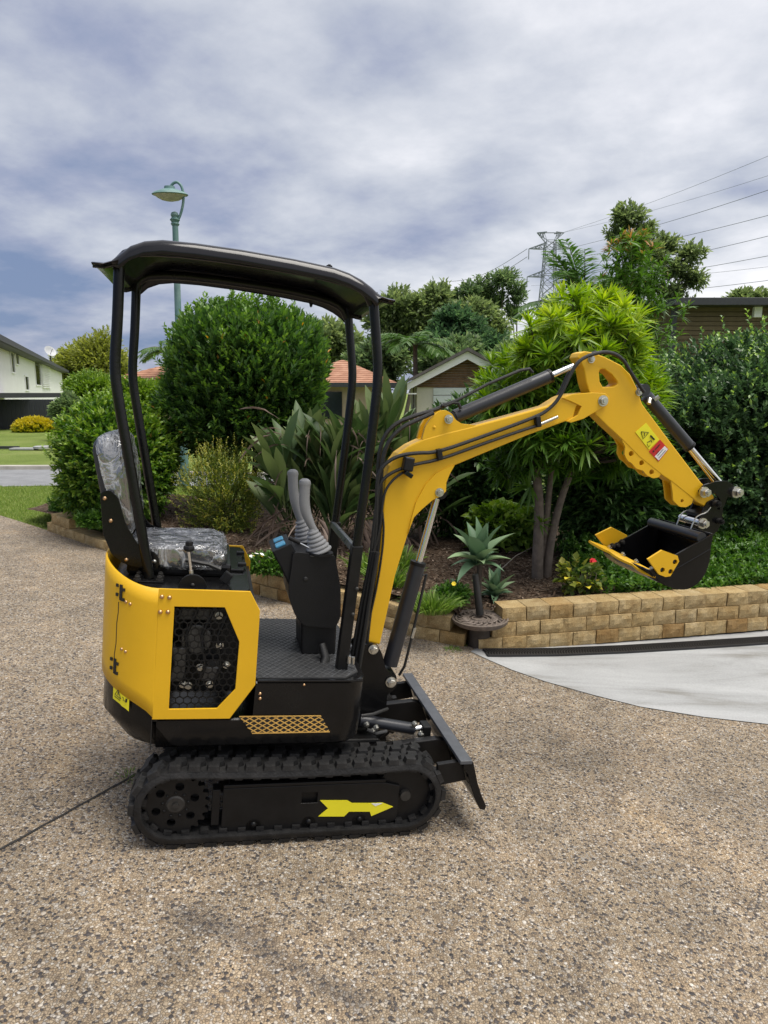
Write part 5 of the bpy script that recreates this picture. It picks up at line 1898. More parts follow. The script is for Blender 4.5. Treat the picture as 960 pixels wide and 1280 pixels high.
M['lf_dead'] = leafmat('withered_leaf', (0, 0, 0), [(0, (0.10, 0.07, 0.055)), (.6, (0.22, 0.17, 0.14)), (1, (0.38, 0.31, 0.25))], .8, .2)
M['lf_agave'] = leafmat('agave_leaf', (0, 0, 0), [(0, (0.065, 0.12, 0.065)), (.7, (0.10, 0.17, 0.095)), (1, (0.16, 0.23, 0.12))], .5, .12)
M['lf_grass'] = leafmat('grass_blade', (0, 0, 0), [(0, (0.06, 0.115, 0.02)), (.6, (0.115, 0.19, 0.035)), (1, (0.20, 0.27, 0.07))], .5, .35)
M['lf_lawn'] = leafmat('lawn_blade', (0, 0, 0), [(0, (0.11, 0.17, 0.035)), (.6, (0.18, 0.25, 0.055)), (1, (0.28, 0.31, 0.11))], .6, .4, gain=1.35)
M['lf_gold'] = leafmat('golden_leaf', (0, 0, 0), [(0, (0.05, 0.10, 0.012)), (.35, (0.12, 0.19, 0.02)), (.6, (0.34, 0.34, 0.03)), (1, (0.55, 0.46, 0.04))], .5, .3, gain=1.0)
M['lf_far1'] = leafmat('far_leaf_olive', (0, 0, 0), [(0, (0.046, 0.066, 0.030)), (.6, (0.090, 0.118, 0.048)), (1, (0.15, 0.18, 0.07))], .5, .4, gain=2.1)
M['lf_far2'] = leafmat('far_leaf_green', (0, 0, 0), [(0, (0.034, 0.056, 0.026)), (.6, (0.066, 0.098, 0.042)), (1, (0.12, 0.155, 0.065))], .5, .4, gain=2.1)
M['lf_far3'] = leafmat('far_leaf_dark', (0, 0, 0), [(0, (0.018, 0.040, 0.020)), (.6, (0.036, 0.066, 0.030)), (1, (0.06, 0.10, 0.04))], .5, .4, gain=2.1)
M['lf_bright'] = leafmat('far_leaf_bright', (0, 0, 0), [(0, (0.06, 0.12, 0.018)), (.6, (0.12, 0.20, 0.028)), (1, (0.20, 0.28, 0.05))], .5, .3)
M['lf_palm'] = leafmat('palm_leaflet', (0, 0, 0), [(0, (0.035, 0.085, 0.022)), (.6, (0.075, 0.14, 0.035)), (1, (0.15, 0.20, 0.06))], .42, .3)
M['lf_pink'] = leafmat('new_growth_leaf', (0, 0, 0), [(0, (0.035, 0.085, 0.016)), (.7, (0.09, 0.17, 0.03)), (.82, (0.30, 0.17, 0.06)), (1, (0.48, 0.20, 0.10))], .4, .3)


def spt(px, py):
    """pixel -> point on the soil of the bed"""
    d = ray(px, py)
    lo, hi = 0.5, 60.0
    for _ in range(60):
        m = (lo + hi) / 2
        p = d * m
        if CAM_H + p[2] > soil(p[0], p[1]): lo = m
        else: hi = m
    p = d * lo
    return Vector((p[0], p[1], CAM_H + p[2]))


def lobes(d, k, amp, seed):
    r = np.random.default_rng(seed)
    f = r.normal(size=(k, 3)) * 3.2
    ph = r.random(k) * 6.28
    out = np.zeros(len(d))
    for i in range(k):
        out += np.cos(d @ f[i] + ph[i])
    return out / math.sqrt(k) * amp


def crown_points(c, rad, n, amp=.13, seed=1, inner=.62, zmin=-.95, up=.35, flat=0.0):
    """twig tips through the outer part of a lumpy ellipsoid, with outward-and-up twig directions"""
    d = rand_dirs(int(n * 1.6), 0.12)
    d = d[d[:, 2] > zmin][:n]
    u = inner + (1 - inner) * np.sqrt(rng.random(len(d)))
    r = u * (1 + lobes(d, 9, amp, seed))
    sq = np.abs(d) ** (1 + flat)
    dd_ = d
    if flat:
        dd_ = d / np.maximum((np.abs(d) ** (2 + 4 * flat)).sum(1) ** (1 / (2 + 4 * flat)), 1e-6)[:, None]
    p = np.array(c) + dd_ * np.array(rad) * r[:, None]
    tw = unit(d + np.array([0, 0, up]) + rng.normal(size=d.shape) * .35)
    gapn = lobes(d * 2.3, 10, 1.0, seed + 99)
    keep = (gapn > -1.15) | (u < .72)
    return p[keep], tw[keep], u[keep]


def spray(p, tw, u, per, Lf, Wf, spread=.8, tl=.10, topbright=.25, seg=1, curve=.1, c=None, rad=None):
    """leaves set along the last stretch of every twig"""
    n = len(p)
    P = np.repeat(p, per, 0); T = np.repeat(tw, per, 0); U = np.repeat(u, per)
    f = np.tile(np.linspace(-1, .15, per), n)
    base = P + T * (f * tl)[:, None]
    side = rand_dirs(n * per)
    side = unit(side - T * (side * T).sum(1)[:, None])
    fall = np.tile(np.linspace(1.25, .45, per), n)[:, None]
    dirs = unit(T * .75 + side * spread * fall + np.array([0, 0, .10]))
    ls = Lf * (0.7 + .6 * rng.random(n * per)); ws = Wf * (0.75 + .5 * rng.random(n * per))
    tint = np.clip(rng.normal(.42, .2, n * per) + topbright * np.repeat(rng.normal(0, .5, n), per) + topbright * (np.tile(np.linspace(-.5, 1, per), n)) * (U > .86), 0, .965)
    tint[rng.random(n * per) < .003] = 1.0
    return leaf_arrays(base, dirs, ls, ws, curve, seg, .25, tint)


def shrub(name, label, cat, base, c, rad, twigs, per, Lf, Wf, mat, group=None, amp=.13, seed=1, inner=.6, stems=5, zmin=-.95, up=.35, tl=.10, topbright=.25, spread=.8, flat=0.0, core=True, tintz=0.0):
    root = empty(name, tuple(base), label, cat, group)
    b0 = np.array(base)
    p, tw, u = crown_points(np.array(c) - b0, rad, twigs, amp, seed, inner, zmin, up, flat)
    p[:, 2] = np.maximum(p[:, 2], .03)
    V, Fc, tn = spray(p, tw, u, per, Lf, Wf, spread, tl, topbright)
    if tintz:
        tn = np.clip(tn + tintz * (V[:, 2] - (c[2] - b0[2])) / rad[2], 0, 1)
    sets = [(V, Fc, tn)]
    if core:
        p2, t2, u2 = crown_points(np.array(c) - b0, np.array(rad) * .72, twigs // 4, amp, seed, .25, zmin, up, flat)
        p2[:, 2] = np.maximum(p2[:, 2], .03)
        V2, F2, n2 = spray(p2, t2, u2, per, Lf * 1.5, Wf * 1.7, 1.0, tl * 1.5, 0)
        sets.append((V2, F2 + len(V), n2))
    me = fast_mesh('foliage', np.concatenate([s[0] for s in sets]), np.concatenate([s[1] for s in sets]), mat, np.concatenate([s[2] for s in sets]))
    obj('foliage', me, root)
    r = random.Random(seed)
    for k in range(stems):
        a = 2 * pi * k / max(1, stems) + r.uniform(-.4, .4)
        top = Vector((c[0] - b0[0] + rad[0] * .55 * cos(a), c[1] - b0[1] + rad[1] * .55 * sin(a), c[2] - b0[2] + rad[2] * r.uniform(.1, .6)))
        st = Vector((r.uniform(-.05, .05), r.uniform(-.05, .05), -.04))
        md = st.lerp(top, .5) + Vector((r.uniform(-.08, .08), r.uniform(-.08, .08), .05))
        k_ = max(.008, rad[2] * .022)
        MB().tube([st, st.lerp(md, .5), md, md.lerp(top, .5) + Vector((.02, 0, .02)), top], [k_, k_ * .85, k_ * .7, k_ * .5, k_ * .25], 7).build('stem', M['barkdark'], root, smooth=True)
    return root


def shoots(root, c, rad, n, Lf, Wf, mat, hgt=.22, seed=1, zmin=.35, per=16):
    """upright leading shoots that break the outline of a bush"""
    b0 = np.array(root.location)
    d = rand_dirs(n * 4, .3); d = d[d[:, 2] > zmin][:n]
    p = np.array(c) - b0 + d * np.array(rad) * (.93 + .1 * rng.random(len(d)))[:, None]
    tw = unit(d * .35 + np.array([0, 0, 1.0]) + rng.normal(size=d.shape) * .22)
    h = hgt * (.4 + .8 * rng.random(len(d)))
    m = len(d)
    f = np.tile(np.linspace(0, 1, per), m)
    base = np.repeat(p, per, 0) + np.repeat(tw * h[:, None], per, 0) * f[:, None]
    T = np.repeat(tw, per, 0)
    side = rand_dirs(m * per); side = unit(side - T * (side * T).sum(1)[:, None])
    dirs = unit(T * (.35 + .7 * f[:, None]) + side * .8)
    V, Fc, tn = leaf_arrays(base, dirs, Lf * (1.05 - .4 * f), Wf, .08, 1, .25, np.clip(rng.normal(.62, .15, m * per) + .3 * f, 0, .96))
    obj('shoots', fast_mesh('shoots', V, Fc, mat, tn), root)


def span(px0, px1, Y):
    return abs(at(px1, 490, Y).x - at(px0, 490, Y).x)


# -- rounded bush at the corner of the bed
bs = spt(142, 652)
Yb = bs.y + .35
c = at(146, 580, Yb)
rr_b = shrub('round_bush', 'round dark green small-leaved bush at the lawn end of the bed', 'bush', (c.x, c.y, soil(c.x, c.y)), c, (span(66, 224, Yb) / 2 * .95, .74, .76), 3400, 9, .060, .032, M['lf_left'], seed=4, stems=6, amp=.10, topbright=.35, tl=.12)
shoots(rr_b, c, (span(66, 224, Yb) / 2 * .95, .74, .76), 150, .055, .03, M['lf_left'], .13, zmin=-.1, per=10)
# -- tall bush behind the canopy posts
Yc = 8.7
c = at(309, 478, Yc)
rb_ = shrub('tall_bush', 'tall dense glossy green bush beneath the street lamp', 'bush', (c.x, c.y, soil(c.x, c.y)), c, (span(206, 411, Yc) / 2 * .95, .95, .90), 4600, 9, .078, .032, M['lf_big'], seed=9, stems=7, amp=.085, up=.9, tl=.13, topbright=.25, spread=.62, flat=.28)
shoots(rb_, c, (span(206, 411, Yc) / 2 * .95, .93, .96), 170, .08, .032, M['lf_big'], .20, zmin=.1)
# -- small yellow-green twiggy shrub
Yd = spt(300, 668).y + .3
c = at(284, 618, Yd)
shrub('twiggy_shrub', 'small yellow-green twiggy shrub in front of the tall bush', 'shrub', (c.x, c.y, soil(c.x, c.y)), c, (span(236, 336, Yd) / 2, .42, .50), 2300, 8, .030, .013, M['lf_yel'], seed=14, stems=9, amp=.30, up=.9, tl=.10, inner=.3, topbright=.35, core=False)
shoots(bpy.data.objects['twiggy_shrub'], c, (span(236, 336, Yd) / 2, .42, .50), 90, .034, .014, M['lf_yel'], .20, zmin=.0, per=12)
# -- hedge along the right
Yh = 7.4
root_c = at(905, 560, Yh)
rh_ = shrub('hedge', 'tall dark dense hedge behind the bucket, pale tips', 'hedge', (root_c.x + .6, Yh, soil(root_c.x, Yh)), (root_c.x + .95, Yh + .25, 1.12), (2.05, .85, 1.22), 9500, 9, .058, .030, M['lf_hedge'], seed=21, stems=9, amp=.11, up=.45, tl=.11, topbright=.22, flat=.35)
shoots(rh_, (root_c.x + .95, Yh + .25, 1.12), (2.1, .9, 1.26), 200, .062, .032, M['lf_hedge'], .34, zmin=.3)
# -- dark understory shrub between the trunk and hedge
c = at(775, 620, 7.1)
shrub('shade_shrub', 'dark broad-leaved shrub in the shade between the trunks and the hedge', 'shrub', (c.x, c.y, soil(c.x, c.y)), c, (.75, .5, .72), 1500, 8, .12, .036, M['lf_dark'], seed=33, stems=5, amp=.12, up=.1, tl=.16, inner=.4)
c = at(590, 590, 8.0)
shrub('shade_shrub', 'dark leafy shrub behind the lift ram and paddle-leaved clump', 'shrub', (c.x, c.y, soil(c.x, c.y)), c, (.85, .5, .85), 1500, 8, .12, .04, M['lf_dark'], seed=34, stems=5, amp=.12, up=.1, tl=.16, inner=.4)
# -- bright shrub glimpsed behind the trunks
c = at(628, 615, 9.4)
shrub('sunlit_shrub', 'pale green sunlit shrub glimpsed left of the twin trunks', 'shrub', (c.x, c.y, soil(c.x, c.y)), c, (.42, .35, .45), 900, 8, .07, .035, M['lf_bright'], seed=35, stems=3)
# -- ground cover
def ground_cover():
    n = 5200
    px_ = rng.uniform(745, 1080, n); vs = []
    pts = []
    for k in range(n):
        f = random.random()
        x = random.uniform(1.7, 4.6)
        yw = yb(x) + .22 + f * 1.35
        if x < 2.0 and random.random() > (x - 1.65) / .35: continue
        pts.append((x, yw, soil(x, yw) + random.random() ** .6 * (.07 + .16 * f + .05 * sin(x * 4) + (.06 if x > 2.3 else 0))))
    p = np.array(pts)
    tw = unit(rng.normal(size=p.shape) * .6 + np.array([0, -.2, .9]))
    o0 = np.array([2.6, 6.0, .1])
    V, Fc, tn = spray(p - o0, tw, np.ones(len(p)), 9, .044, .022, .9, .05, .3)
    root = empty('ground_cover', tuple(o0), 'low bright green ground cover along the block wall under the bucket', 'plant')
    obj('foliage', fast_mesh('foliage', V, Fc, M['lf_cover'], tn), root)


ground_cover()

# -- twin-trunk tree with strappy rosettes
tb = spt(680, 722)
tree = empty('rosette_tree', tuple(tb), 'small twin-trunk tree with bright yellow-green strappy rosettes behind the arm', 'tree')
Yt = tb.y


def rel(px_, py_, dy=0.0):
    return at(px_, py_, Yt + dy) - tb


for k, (pp, r0) in enumerate(((((672, 724), (672, 690), (674, 650), (673, 605), (664, 565), (650, 520)), .046), (((683, 722), (686, 690), (694, 650), (704, 615), (716, 585), (740, 540)), .036), (((676, 722), (680, 680), (684, 640), (688, 600), (694, 560), (700, 500)), .030))):
    pts = [rel(a, c_, .03 * k) for a, c_ in pp]
    pts[0].z = -.05
    MB().tube(smooth_path(pts, 2), [r0 * (1.25 - .65 * i / (len(smooth_path(pts, 2)) - 1)) for i in range(len(smooth_path(pts, 2)))], 10).build('trunk', M['bark'], tree, smooth=True)
# limbs out to the rosettes
cr_ = at(710, 500, Yt + .15)
ros_p = []
d = rand_dirs(1300, .1)
d = d[d[:, 2] > -.85][:700]
u = .45 + .55 * np.sqrt(rng.random(len(d)))
rr_ = u * (1 + lobes(d, 8, .10, 77))
C = np.array(cr_ - tb)
radv = np.array([span(598, 824, Yt) / 2, .74, .90])
P = C + d * radv * rr_[:, None]
low = (P[:, 2] < (at(0, 612, Yt).z - tb.z)) | ((lobes(d * 2.0, 10, 1.0, 5) < -.75) & (u > .6))
P = P[~low]; d = d[~low]; u = u[~low]
T = unit(d * .8 + np.array([0, 0, .85]) + rng.normal(size=d.shape) * .3)
b = MB()
for k in range(0, len(P), 3):
    hub = C + np.array([0, 0, -.35]) + (P[k] - C) * .35
    b.tube([Vector(hub), Vector(P[k] * .4 + hub * .6 - np.array([0, 0, .03])), Vector(P[k])], [.012, .009, .006], 5)
b.build('branches', M['barkdark'], tree, smooth=True)


def rosettes(P, T, per, Lf, Wf, tintbase, seg=2, curve=.22):
    n = len(P)
    B = np.repeat(P, per, 0); A = np.repeat(T, per, 0)
    side = rand_dirs(n * per); side = unit(side - A * (side * A).sum(1)[:, None])
    el = np.tile(np.linspace(.12, 1.0, per), n)[:, None]        # inner leaves stand up, outer lie flat
    dirs = unit(A * (1.15 - 1.25 * el) + side * (0.25 + .85 * el))
    base = B - A * (el * .07)
    ls = Lf * (.65 + .5 * el[:, 0]) * (.85 + .3 * rng.random(n * per))
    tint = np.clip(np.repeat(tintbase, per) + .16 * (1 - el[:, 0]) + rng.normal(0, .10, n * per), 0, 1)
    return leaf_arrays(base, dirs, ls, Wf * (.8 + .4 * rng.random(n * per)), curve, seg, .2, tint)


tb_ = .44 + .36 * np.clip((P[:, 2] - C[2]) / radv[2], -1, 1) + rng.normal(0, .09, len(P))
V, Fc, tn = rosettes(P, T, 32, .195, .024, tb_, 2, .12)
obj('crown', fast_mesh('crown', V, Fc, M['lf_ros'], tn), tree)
# one rosette sprouting on the trunk
V, Fc, tn = rosettes(np.array([list(rel(676, 650, -.06))]), np.array([[.0, -.5, .8]]), 26, .15, .016, np.array([.45]))
obj('side_shoot', fast_mesh('side_shoot', V, Fc, M['lf_ros'], tn), tree)

# -- tall shoot with coppery new growth behind it
Yp = 9.0
pb = at(793, 560, Yp); pb.z = soil(pb.x, Yp)
pk = empty('copper_tipped_sapling', tuple(pb), 'slender sapling with coppery pink new leaves above the strappy tree', 'tree')
for k, (pp) in enumerate((((793, 560), (792, 440), (791, 360), (790, 300)), ((793, 520), (782, 420), (776, 370), (772, 335)), ((793, 520), (806, 430), (812, 370), (816, 330)))):
    pts = [at(a, c_, Yp + .05 * k) - pb for a, c_ in pp]
    MB().tube(smooth_path(pts, 1), [.022, .02, .017, .014, .012, .010, .008, .006][:len(smooth_path(pts, 1))], 7).build('stem', M['bark'], pk, smooth=True)
P2 = []
for k in range(420):
    py_ = random.uniform(287, 480)
    w_ = 18 + 22 * (1 - abs((py_ - 400) / 120)) if py_ > 300 else 16
    P2.append(list(at(793 + random.gauss(0, 1) * w_ * .62, py_, Yp + random.gauss(0, .22)) - pb))
P2 = np.array(P2)
hz = (P2[:, 2] - P2[:, 2].min()) / (P2[:, 2].max() - P2[:, 2].min())
T2 = unit(rng.normal(size=P2.shape) * .35 + np.array([0, 0, .7]))
tb2 = .30 + .2 * rng.random(len(P2)) + .34 * (hz > .86) * rng.random(len(P2))
V, Fc, tn = rosettes(P2, T2, 13, .135, .024, tb2, 2, .30)
obj('crown', fast_mesh('crown', V, Fc, M['lf_pink'], tn), pk)


# -- paddle-leaved clump: every leaf its own piece
def big_leaf(i, Lf, Wf, bend, mat, stalk=.25, curl=0.0, fold=.22, seg=7, thick=False):
    r = random.Random(500 + i)
    V = []; Fc = []
    tw = r.uniform(-.5, .5)
    for k in range(seg + 1):
        f = k / seg
        x = Lf * bend * f * f + curl * Lf * math.sin(f * 5 + r.random()) * .06
        z = Lf * (f - .30 * bend * f * f)
        if f < stalk: w = Wf * (.16 if not thick else .62)
        else:
            g = (f - stalk) / (1 - stalk)
            w = Wf * max(.02, math.sin(pi * min(1, g * .93 + .07)) ** .7 if not thick else (1 - .25 * abs(g - .35)) * (1 - g ** 3.2))
        a = tw * f + curl * 2.5 * f
        cx_, sx_ = cos(a), sin(a)
        for s_, lift in ((-.5, fold), (0, 0), (.5, fold)):
            V.append((x - lift * w * (1 if not curl else -.8), s_ * w * cx_, z + s_ * w * sx_))
    for k in range(seg):
        for j in range(2):
            a = k * 3 + j
            Fc.append((a, a + 1, a + 4, a + 3))
    tint = np.full(len(V), r.random()) + np.linspace(-.1, .15, len(V))
    me = fast_mesh('leaf', np.array(V), np.array(Fc), mat, np.clip(tint, 0, 1), smooth=True)
    return me


pad = [big_leaf(i, 1.0, .15 + .025 * (i % 3), .06 + .10 * (i % 4), M['lf_strap'], .36) for i in range(8)]
ded = [big_leaf(50 + i, .8, .055, .7 + .3 * (i % 3), M['lf_dead'], .2, .8, .6) for i in range(6)]
def paddle_clump(px_, Y, label, seed, hs, wx):
    cb = Vector((at(px_, 560, Y).x, Y, soil(at(px_, 560, Y).x, Y)))
    clump = empty('paddle_leaf_clump', tuple(cb), label, 'plant', None)
    clump.scale = (1.0, 1.0, hs)
    r = random.Random(seed)
    for k in range(29):                 # leaves stand in flat fans
        a = r.uniform(0, 2 * pi)
        rad_ = math.sqrt(r.random())
        ox, oy = cos(a) * rad_ * wx, sin(a) * rad_ * .36
        z0f = r.uniform(0, 1.12) ** .9 * (1 - .35 * rad_)
        az = r.uniform(-1.2, 1.2)
        lean = r.uniform(-.14, .14) + .30 * rad_ * cos(a)
        for j in range(10):
            f = (j / 9 - .5) * 2
            th_ = f * r.uniform(.45, .7) + lean
            o = obj('leaf', pad[r.randrange(len(pad))], clump)
            sc_ = r.uniform(.5, .8) * (1.12 - .18 * abs(f))
            o.location = (ox + .05 * f, oy + r.uniform(-.04, .04), z0f - .03 + r.uniform(-.04, .08))
            o.rotation_euler = (r.uniform(-.25, .25), abs(th_) + r.uniform(-.06, .06), az + (pi if th_ < 0 else 0) + r.uniform(-.25, .25))
            o.scale = (sc_, sc_, sc_)
    for k in range(75):
        a = r.uniform(0, 2 * pi)
        rad_ = math.sqrt(r.random())
        o = obj('withered_leaf', ded[r.randrange(len(ded))], clump)
        o.location = (cos(a) * (rad_ * .35 + .1), sin(a) * rad_ * .36 - .12, r.uniform(.1, 1.35))
        o.rotation_euler = (r.uniform(-.3, .3), r.uniform(.5, 2.2), a + r.uniform(-.6, .6))
        s_ = r.uniform(.25, .55)
        o.scale = (s_, s_, s_)
    for k in range(40):                 # withered skirt near the ground
        a = r.uniform(pi, 2 * pi)
        o = obj('withered_leaf', ded[r.randrange(len(ded))], clump)
        o.location = (cos(a) * r.uniform(.15, .55), sin(a) * r.uniform(.1, .5), r.uniform(.03, .4))
        o.rotation_euler = (r.uniform(-.3, .3), r.uniform(1.1, 2.0), a + r.uniform(-.6, .6))
        s_ = r.uniform(.4, .85)
        o.scale = (s_, s_, s_)


paddle_clump(402, 7.2, 'dark paddle-leaved clump with withered tips behind the control levers', 3, 1.0, .46)
paddle_clump(484, 7.5, 'dark paddle-leaved clump with withered tips behind the boom hoses', 8, 1.08, .46)


# -- agaves
def agave(base, n, Lf, Wf, seed, label, group=None, stem=None):
    r = random.Random(seed)
    ms = [big_leaf(seed * 10 + i, 1.0, Wf / Lf, .10 + .10 * i, M['lf_agave'], .0, 0, .30, 7, True) for i in range(5)]
    root = empty('agave', tuple(base), label, 'agave', group)
    for k in range(n):
        f = k / (n - 1)
        a = k * 2.39996
        o = obj('leaf', ms[min(4, int(f * 5))], root)
        h0 = .0 if stem is None else stem
        o.location = (.025 * f * cos(a), .025 * f * sin(a), h0 + .02 * (1 - f))
        o.rotation_euler = (r.uniform(-.06, .06), .10 + 1.12 * f ** 1.0 + r.uniform(-.12, .12), a + r.uniform(-.25, .25))
        s_ = Lf * (.72 + .38 * math.sin(pi * min(1, f + .25)) + r.uniform(-.14, .12))
        o.scale = (s_, s_, s_)
    for k in range(6):      # browned skirt leaves
        o = obj('withered_leaf', ded[k % len(ded)], root)
        a = k * 1.05 + .4
        o.location = (.02 * cos(a), .02 * sin(a), h0 - .005)
        o.rotation_euler = (0, 1.9 + .15 * (k % 3), a)
        s_ = Lf * r.uniform(.35, .6)
        o.scale = (s_, s_, s_)
    if stem:
        MB().tube([(0, 0, -.03), (.006, .0, stem * .5), (0, 0, stem + .02)], [.022, .018, .024], 9).build('stem', M['barkdark'], root, smooth=True)
    return root


TY = 5.13
st_c = at(600, 774, TY)
ag = at(599, 706, 5.36)
agave((ag.x, 5.36, ag.z - .30), 21, .34, .125, 3, 'blue-green agave rosette raised on a stem above the iron tray', None, .30)
g2 = spt(620, 748)
agave((g2.x, g2.y + .05, g2.z), 18, .22, .09, 4, 'low agave rosette on the mulch behind the iron tray', None)
g3 = spt(566, 752)
agave((g3.x + .02, g3.y + .1, g3.z), 16, .15, .05, 5, 'smallest agave beside the grassy tuft', None)

# black sleeve round the stem, and the iron tray it stands on
tray = empty('iron_tray', (st_c.x, TY, 0), 'round ornate dark iron tray bridging the gap between the walls', 'tray')
zt_ = st_c.z
M['iron'] = pmat('rusty_iron', (0.15, 0.12, 0.10), .65, metal=.2, var=.35, scale=30, bump=.4, bscale=80)
MB().lathe([(.0, -.03), (.19, -.03), (.212, -.012), (.218, .012), (.205, .014), (.195, .0), (.0, .0)], (0, 0, zt_), (0, 0, 1), 40).build('dish', M['iron'], tray, smooth=True)
b = MB()
for k in range(10):
    a = 2 * pi * k / 10
    for q in range(2):
        ph = a + q * .3
        c0_ = Vector((.12 * cos(ph), .12 * sin(ph), zt_ + .006))
        pts = [c0_ + Vector((cos(ph + t * 1.2) * (.055 - .008 * t), sin(ph + t * 1.2) * (.055 - .008 * t), .004 * (t % 2))) for t in range(6)]
        b.tube(smooth_path(pts, 1), .008, 6)
for rr0 in (.06, .185):
    b.tube([Vector((rr0 * cos(t), rr0 * sin(t), zt_ + .006)) for t in [2 * pi * i / 28 for i in range(29)]], .008, 6)
b.build('scrollwork', M['iron'], tray, smooth=True)
MB().lathe([(.09, G(st_c.x, TY) - .01), (.08, zt_ - .08), (.10, zt_ - .03)], (0, 0, 0), (0, 0, 1), 18).build('pedestal', M['barkdark'], tray, smooth=True)
p0 = at(600, 768, TY + .05); p1 = at(594, 718, TY + .05)
MB().tube([p0 - Vector((st_c.x, TY, 0)), p1 - Vector((st_c.x, TY, 0))], [.030, .024], 14).build('stake_sleeve', M['blackplastic'], tray, smooth=True)


# -- grassy tufts
def tuft(name, label, base, n, Lf, Wf, spread_, mat, lean=.5, cat='plant', group=None):
    root = empty(name, tuple(base), label, cat, group)
    a = rng.random(n) * 2 * pi; rr = np.sqrt(rng.random(n))
    P = np.stack([np.cos(a) * rr * spread_, np.sin(a) * rr * spread_ * .7, np.zeros(n) - .01], 1)
    D = unit(np.stack([np.cos(a) * rr * lean, np.sin(a) * rr * lean, np.ones(n)], 1) + rng.normal(size=(n, 3)) * .14)
    V, Fc, tn = leaf_arrays(P, D, Lf * (.6 + .55 * rng.random(n)), Wf, .42, 4, .2)
    obj('blades', fast_mesh('blades', V, Fc, mat, tn), root)
    return root


g = spt(550, 770); tuft('grass_tuft', 'dense green grassy tuft spilling over the end of the low wall', (g.x - .05, g.y + .12, soil(g.x, g.y)), 560, .25, .008, .13, M['lf_grass'], .7)
for i, (px_, py_, lb) in enumerate(((486, 722, 'pale strappy tuft behind the boom foot hoses'), (497, 700, 'strappy tuft in front of the paddle clump beside the boom'), (462, 706, 'strappy tuft between the canopy post and the hoses'))):
    g = spt(px_, py_ + 10); tuft('grass_tuft', lb, (g.x, g.y, soil(g.x, g.y)), 190, .34, .014, .14, M['lf_grass'], .5)

# flowering edging plants
def flower_mesh(col, r_, n=6):
    b = MB()
    for k in range(n):
        a = 2 * pi * k / n
        p = Vector((cos(a), sin(a), 0)) * r_; q = Vector((-sin(a), cos(a), 0)) * r_ * .5
        b.add([(0, 0, 0), tuple(p * .6 + q + Vector((0, 0, r_ * .3))), tuple(p + Vector((0, 0, r_ * .2))), tuple(p * .6 - q + Vector((0, 0, r_ * .3)))], [(0, 1, 2, 3)])
    return b.mesh('flower', pmat('petal', col, .6, var=.1))


fw, fyl, frd = flower_mesh((.85, .85, .8), .022), flower_mesh((.85, .65, .03), .02), flower_mesh((.72, .015, .03), .032, 8)
g = spt(325, 722)
fp = shrub('edging_flowers', 'low edging plant with white and yellow flowers atop the low wall', 'flowers', (g.x + .05, g.y + .12, soil(g.x, g.y)), (g.x + .05, g.y + .12, soil(g.x, g.y) + .07), (.24, .14, .11), 420, 7, .036, .016, M['lf_cover'], seed=51, stems=0, core=False, tl=.05)
for k in range(13):
    o = obj('flower', (fw, fyl)[k % 3 == 0], fp)
    o.location = (random.uniform(-.2, .2), random.uniform(-.14, .06), random.uniform(.14, .2)); o.rotation_euler = (random.uniform(-.2, .9), random.uniform(-.4, .4), random.random() * 3)
for k, (px_, py_, lb) in enumerate(((352, 716, 'leafy edging plant beside the console above the low wall'), (567, 757, 'small edging plant with one yellow flower by the tuft'))):
    g = spt(px_, py_)
    fp = shrub('edging_plant', lb, 'plant', (g.x, g.y + .06, soil(g.x, g.y)), (g.x, g.y + .06, soil(g.x, g.y) + .06), (.14, .1, .10), 170, 7, .04, .018, M['lf_cover'], seed=60 + k, stems=0, core=False, tl=.05)
    o = obj('flower', fyl, fp); o.location = (.0, -.05, .17); o.rotation_euler = (.8, 0, 0)
for k, (px_, py_, lb) in enumerate(((78, 642, 'low weedy plant behind the end of the low wall'), (118, 664, 'green weedy plant on the ledge of the low wall'))):
    g = spt(px_, py_)
    shrub('weed', lb, 'plant', (g.x, g.y + .2, soil(g.x, g.y)), (g.x, g.y + .2, soil(g.x, g.y) + .07), (.28, .16, .13), 420, 7, .04, .016, M['lf_cover'], seed=70 + k, stems=0, core=False, tl=.06)
# red-flowered geranium
g = spt(724, 742)
ge = shrub('geranium', 'straggly geranium with one red flower and yellowed leaves on bare mulch', 'plant', (g.x, g.y, soil(g.x, g.y)), (g.x, g.y, soil(g.x, g.y) + .14), (.19, .14, .15), 60, 4, .062, .055, M['lf_yel'], seed=81, stems=7, core=False, tl=.06, topbright=.3)
for q in ((741, 702), (742, 704), (740.5, 703.5)):
    o = obj('flower', frd, ge); p = at(q[0], q[1], g.y - .02) - Vector((g.x, g.y, soil(g.x, g.y)))
    o.location = p; o.rotation_euler = (.9, random.uniform(-.4, .4), random.random())
MB().tube([(0.02, 0, 0), p + Vector((-.01, 0, -.12)), p], .003, 5).build('flower_stalk', M['lf_cover'] and M['bark'], ge)
yl = big_leaf(90, .06, .055, .4, leafmat('yellowed_leaf', (0, 0, 0), [(0, (.6, .5, .04)), (1, (.7, .62, .08))], .6, .3), .0, 0, .1, 4, True)
for q in ((719, 728), (735, 733), (711, 722)):
    o = obj('leaf', yl, ge); o.location = at(q[0], q[1], g.y - .1) - Vector((g.x, g.y, soil(g.x, g.y))); o.rotation_euler = (random.uniform(-.5, .5), 1.2, -1.57 + random.uniform(-.8, .8))
# round-leaved plant behind the agave
g = spt(640, 690)
shrub('round_leaf_plant', 'bright round-leaved plant behind the raised agave', 'plant', (g.x - .1, g.y + .1, soil(g.x, g.y)), (g.x - .1, g.y + .1, soil(g.x, g.y) + .22), (.42, .25, .26), 330, 4, .085, .085, M['lf_bright'], seed=91, stems=3, core=False, tl=.08, topbright=.2, spread=1.1)
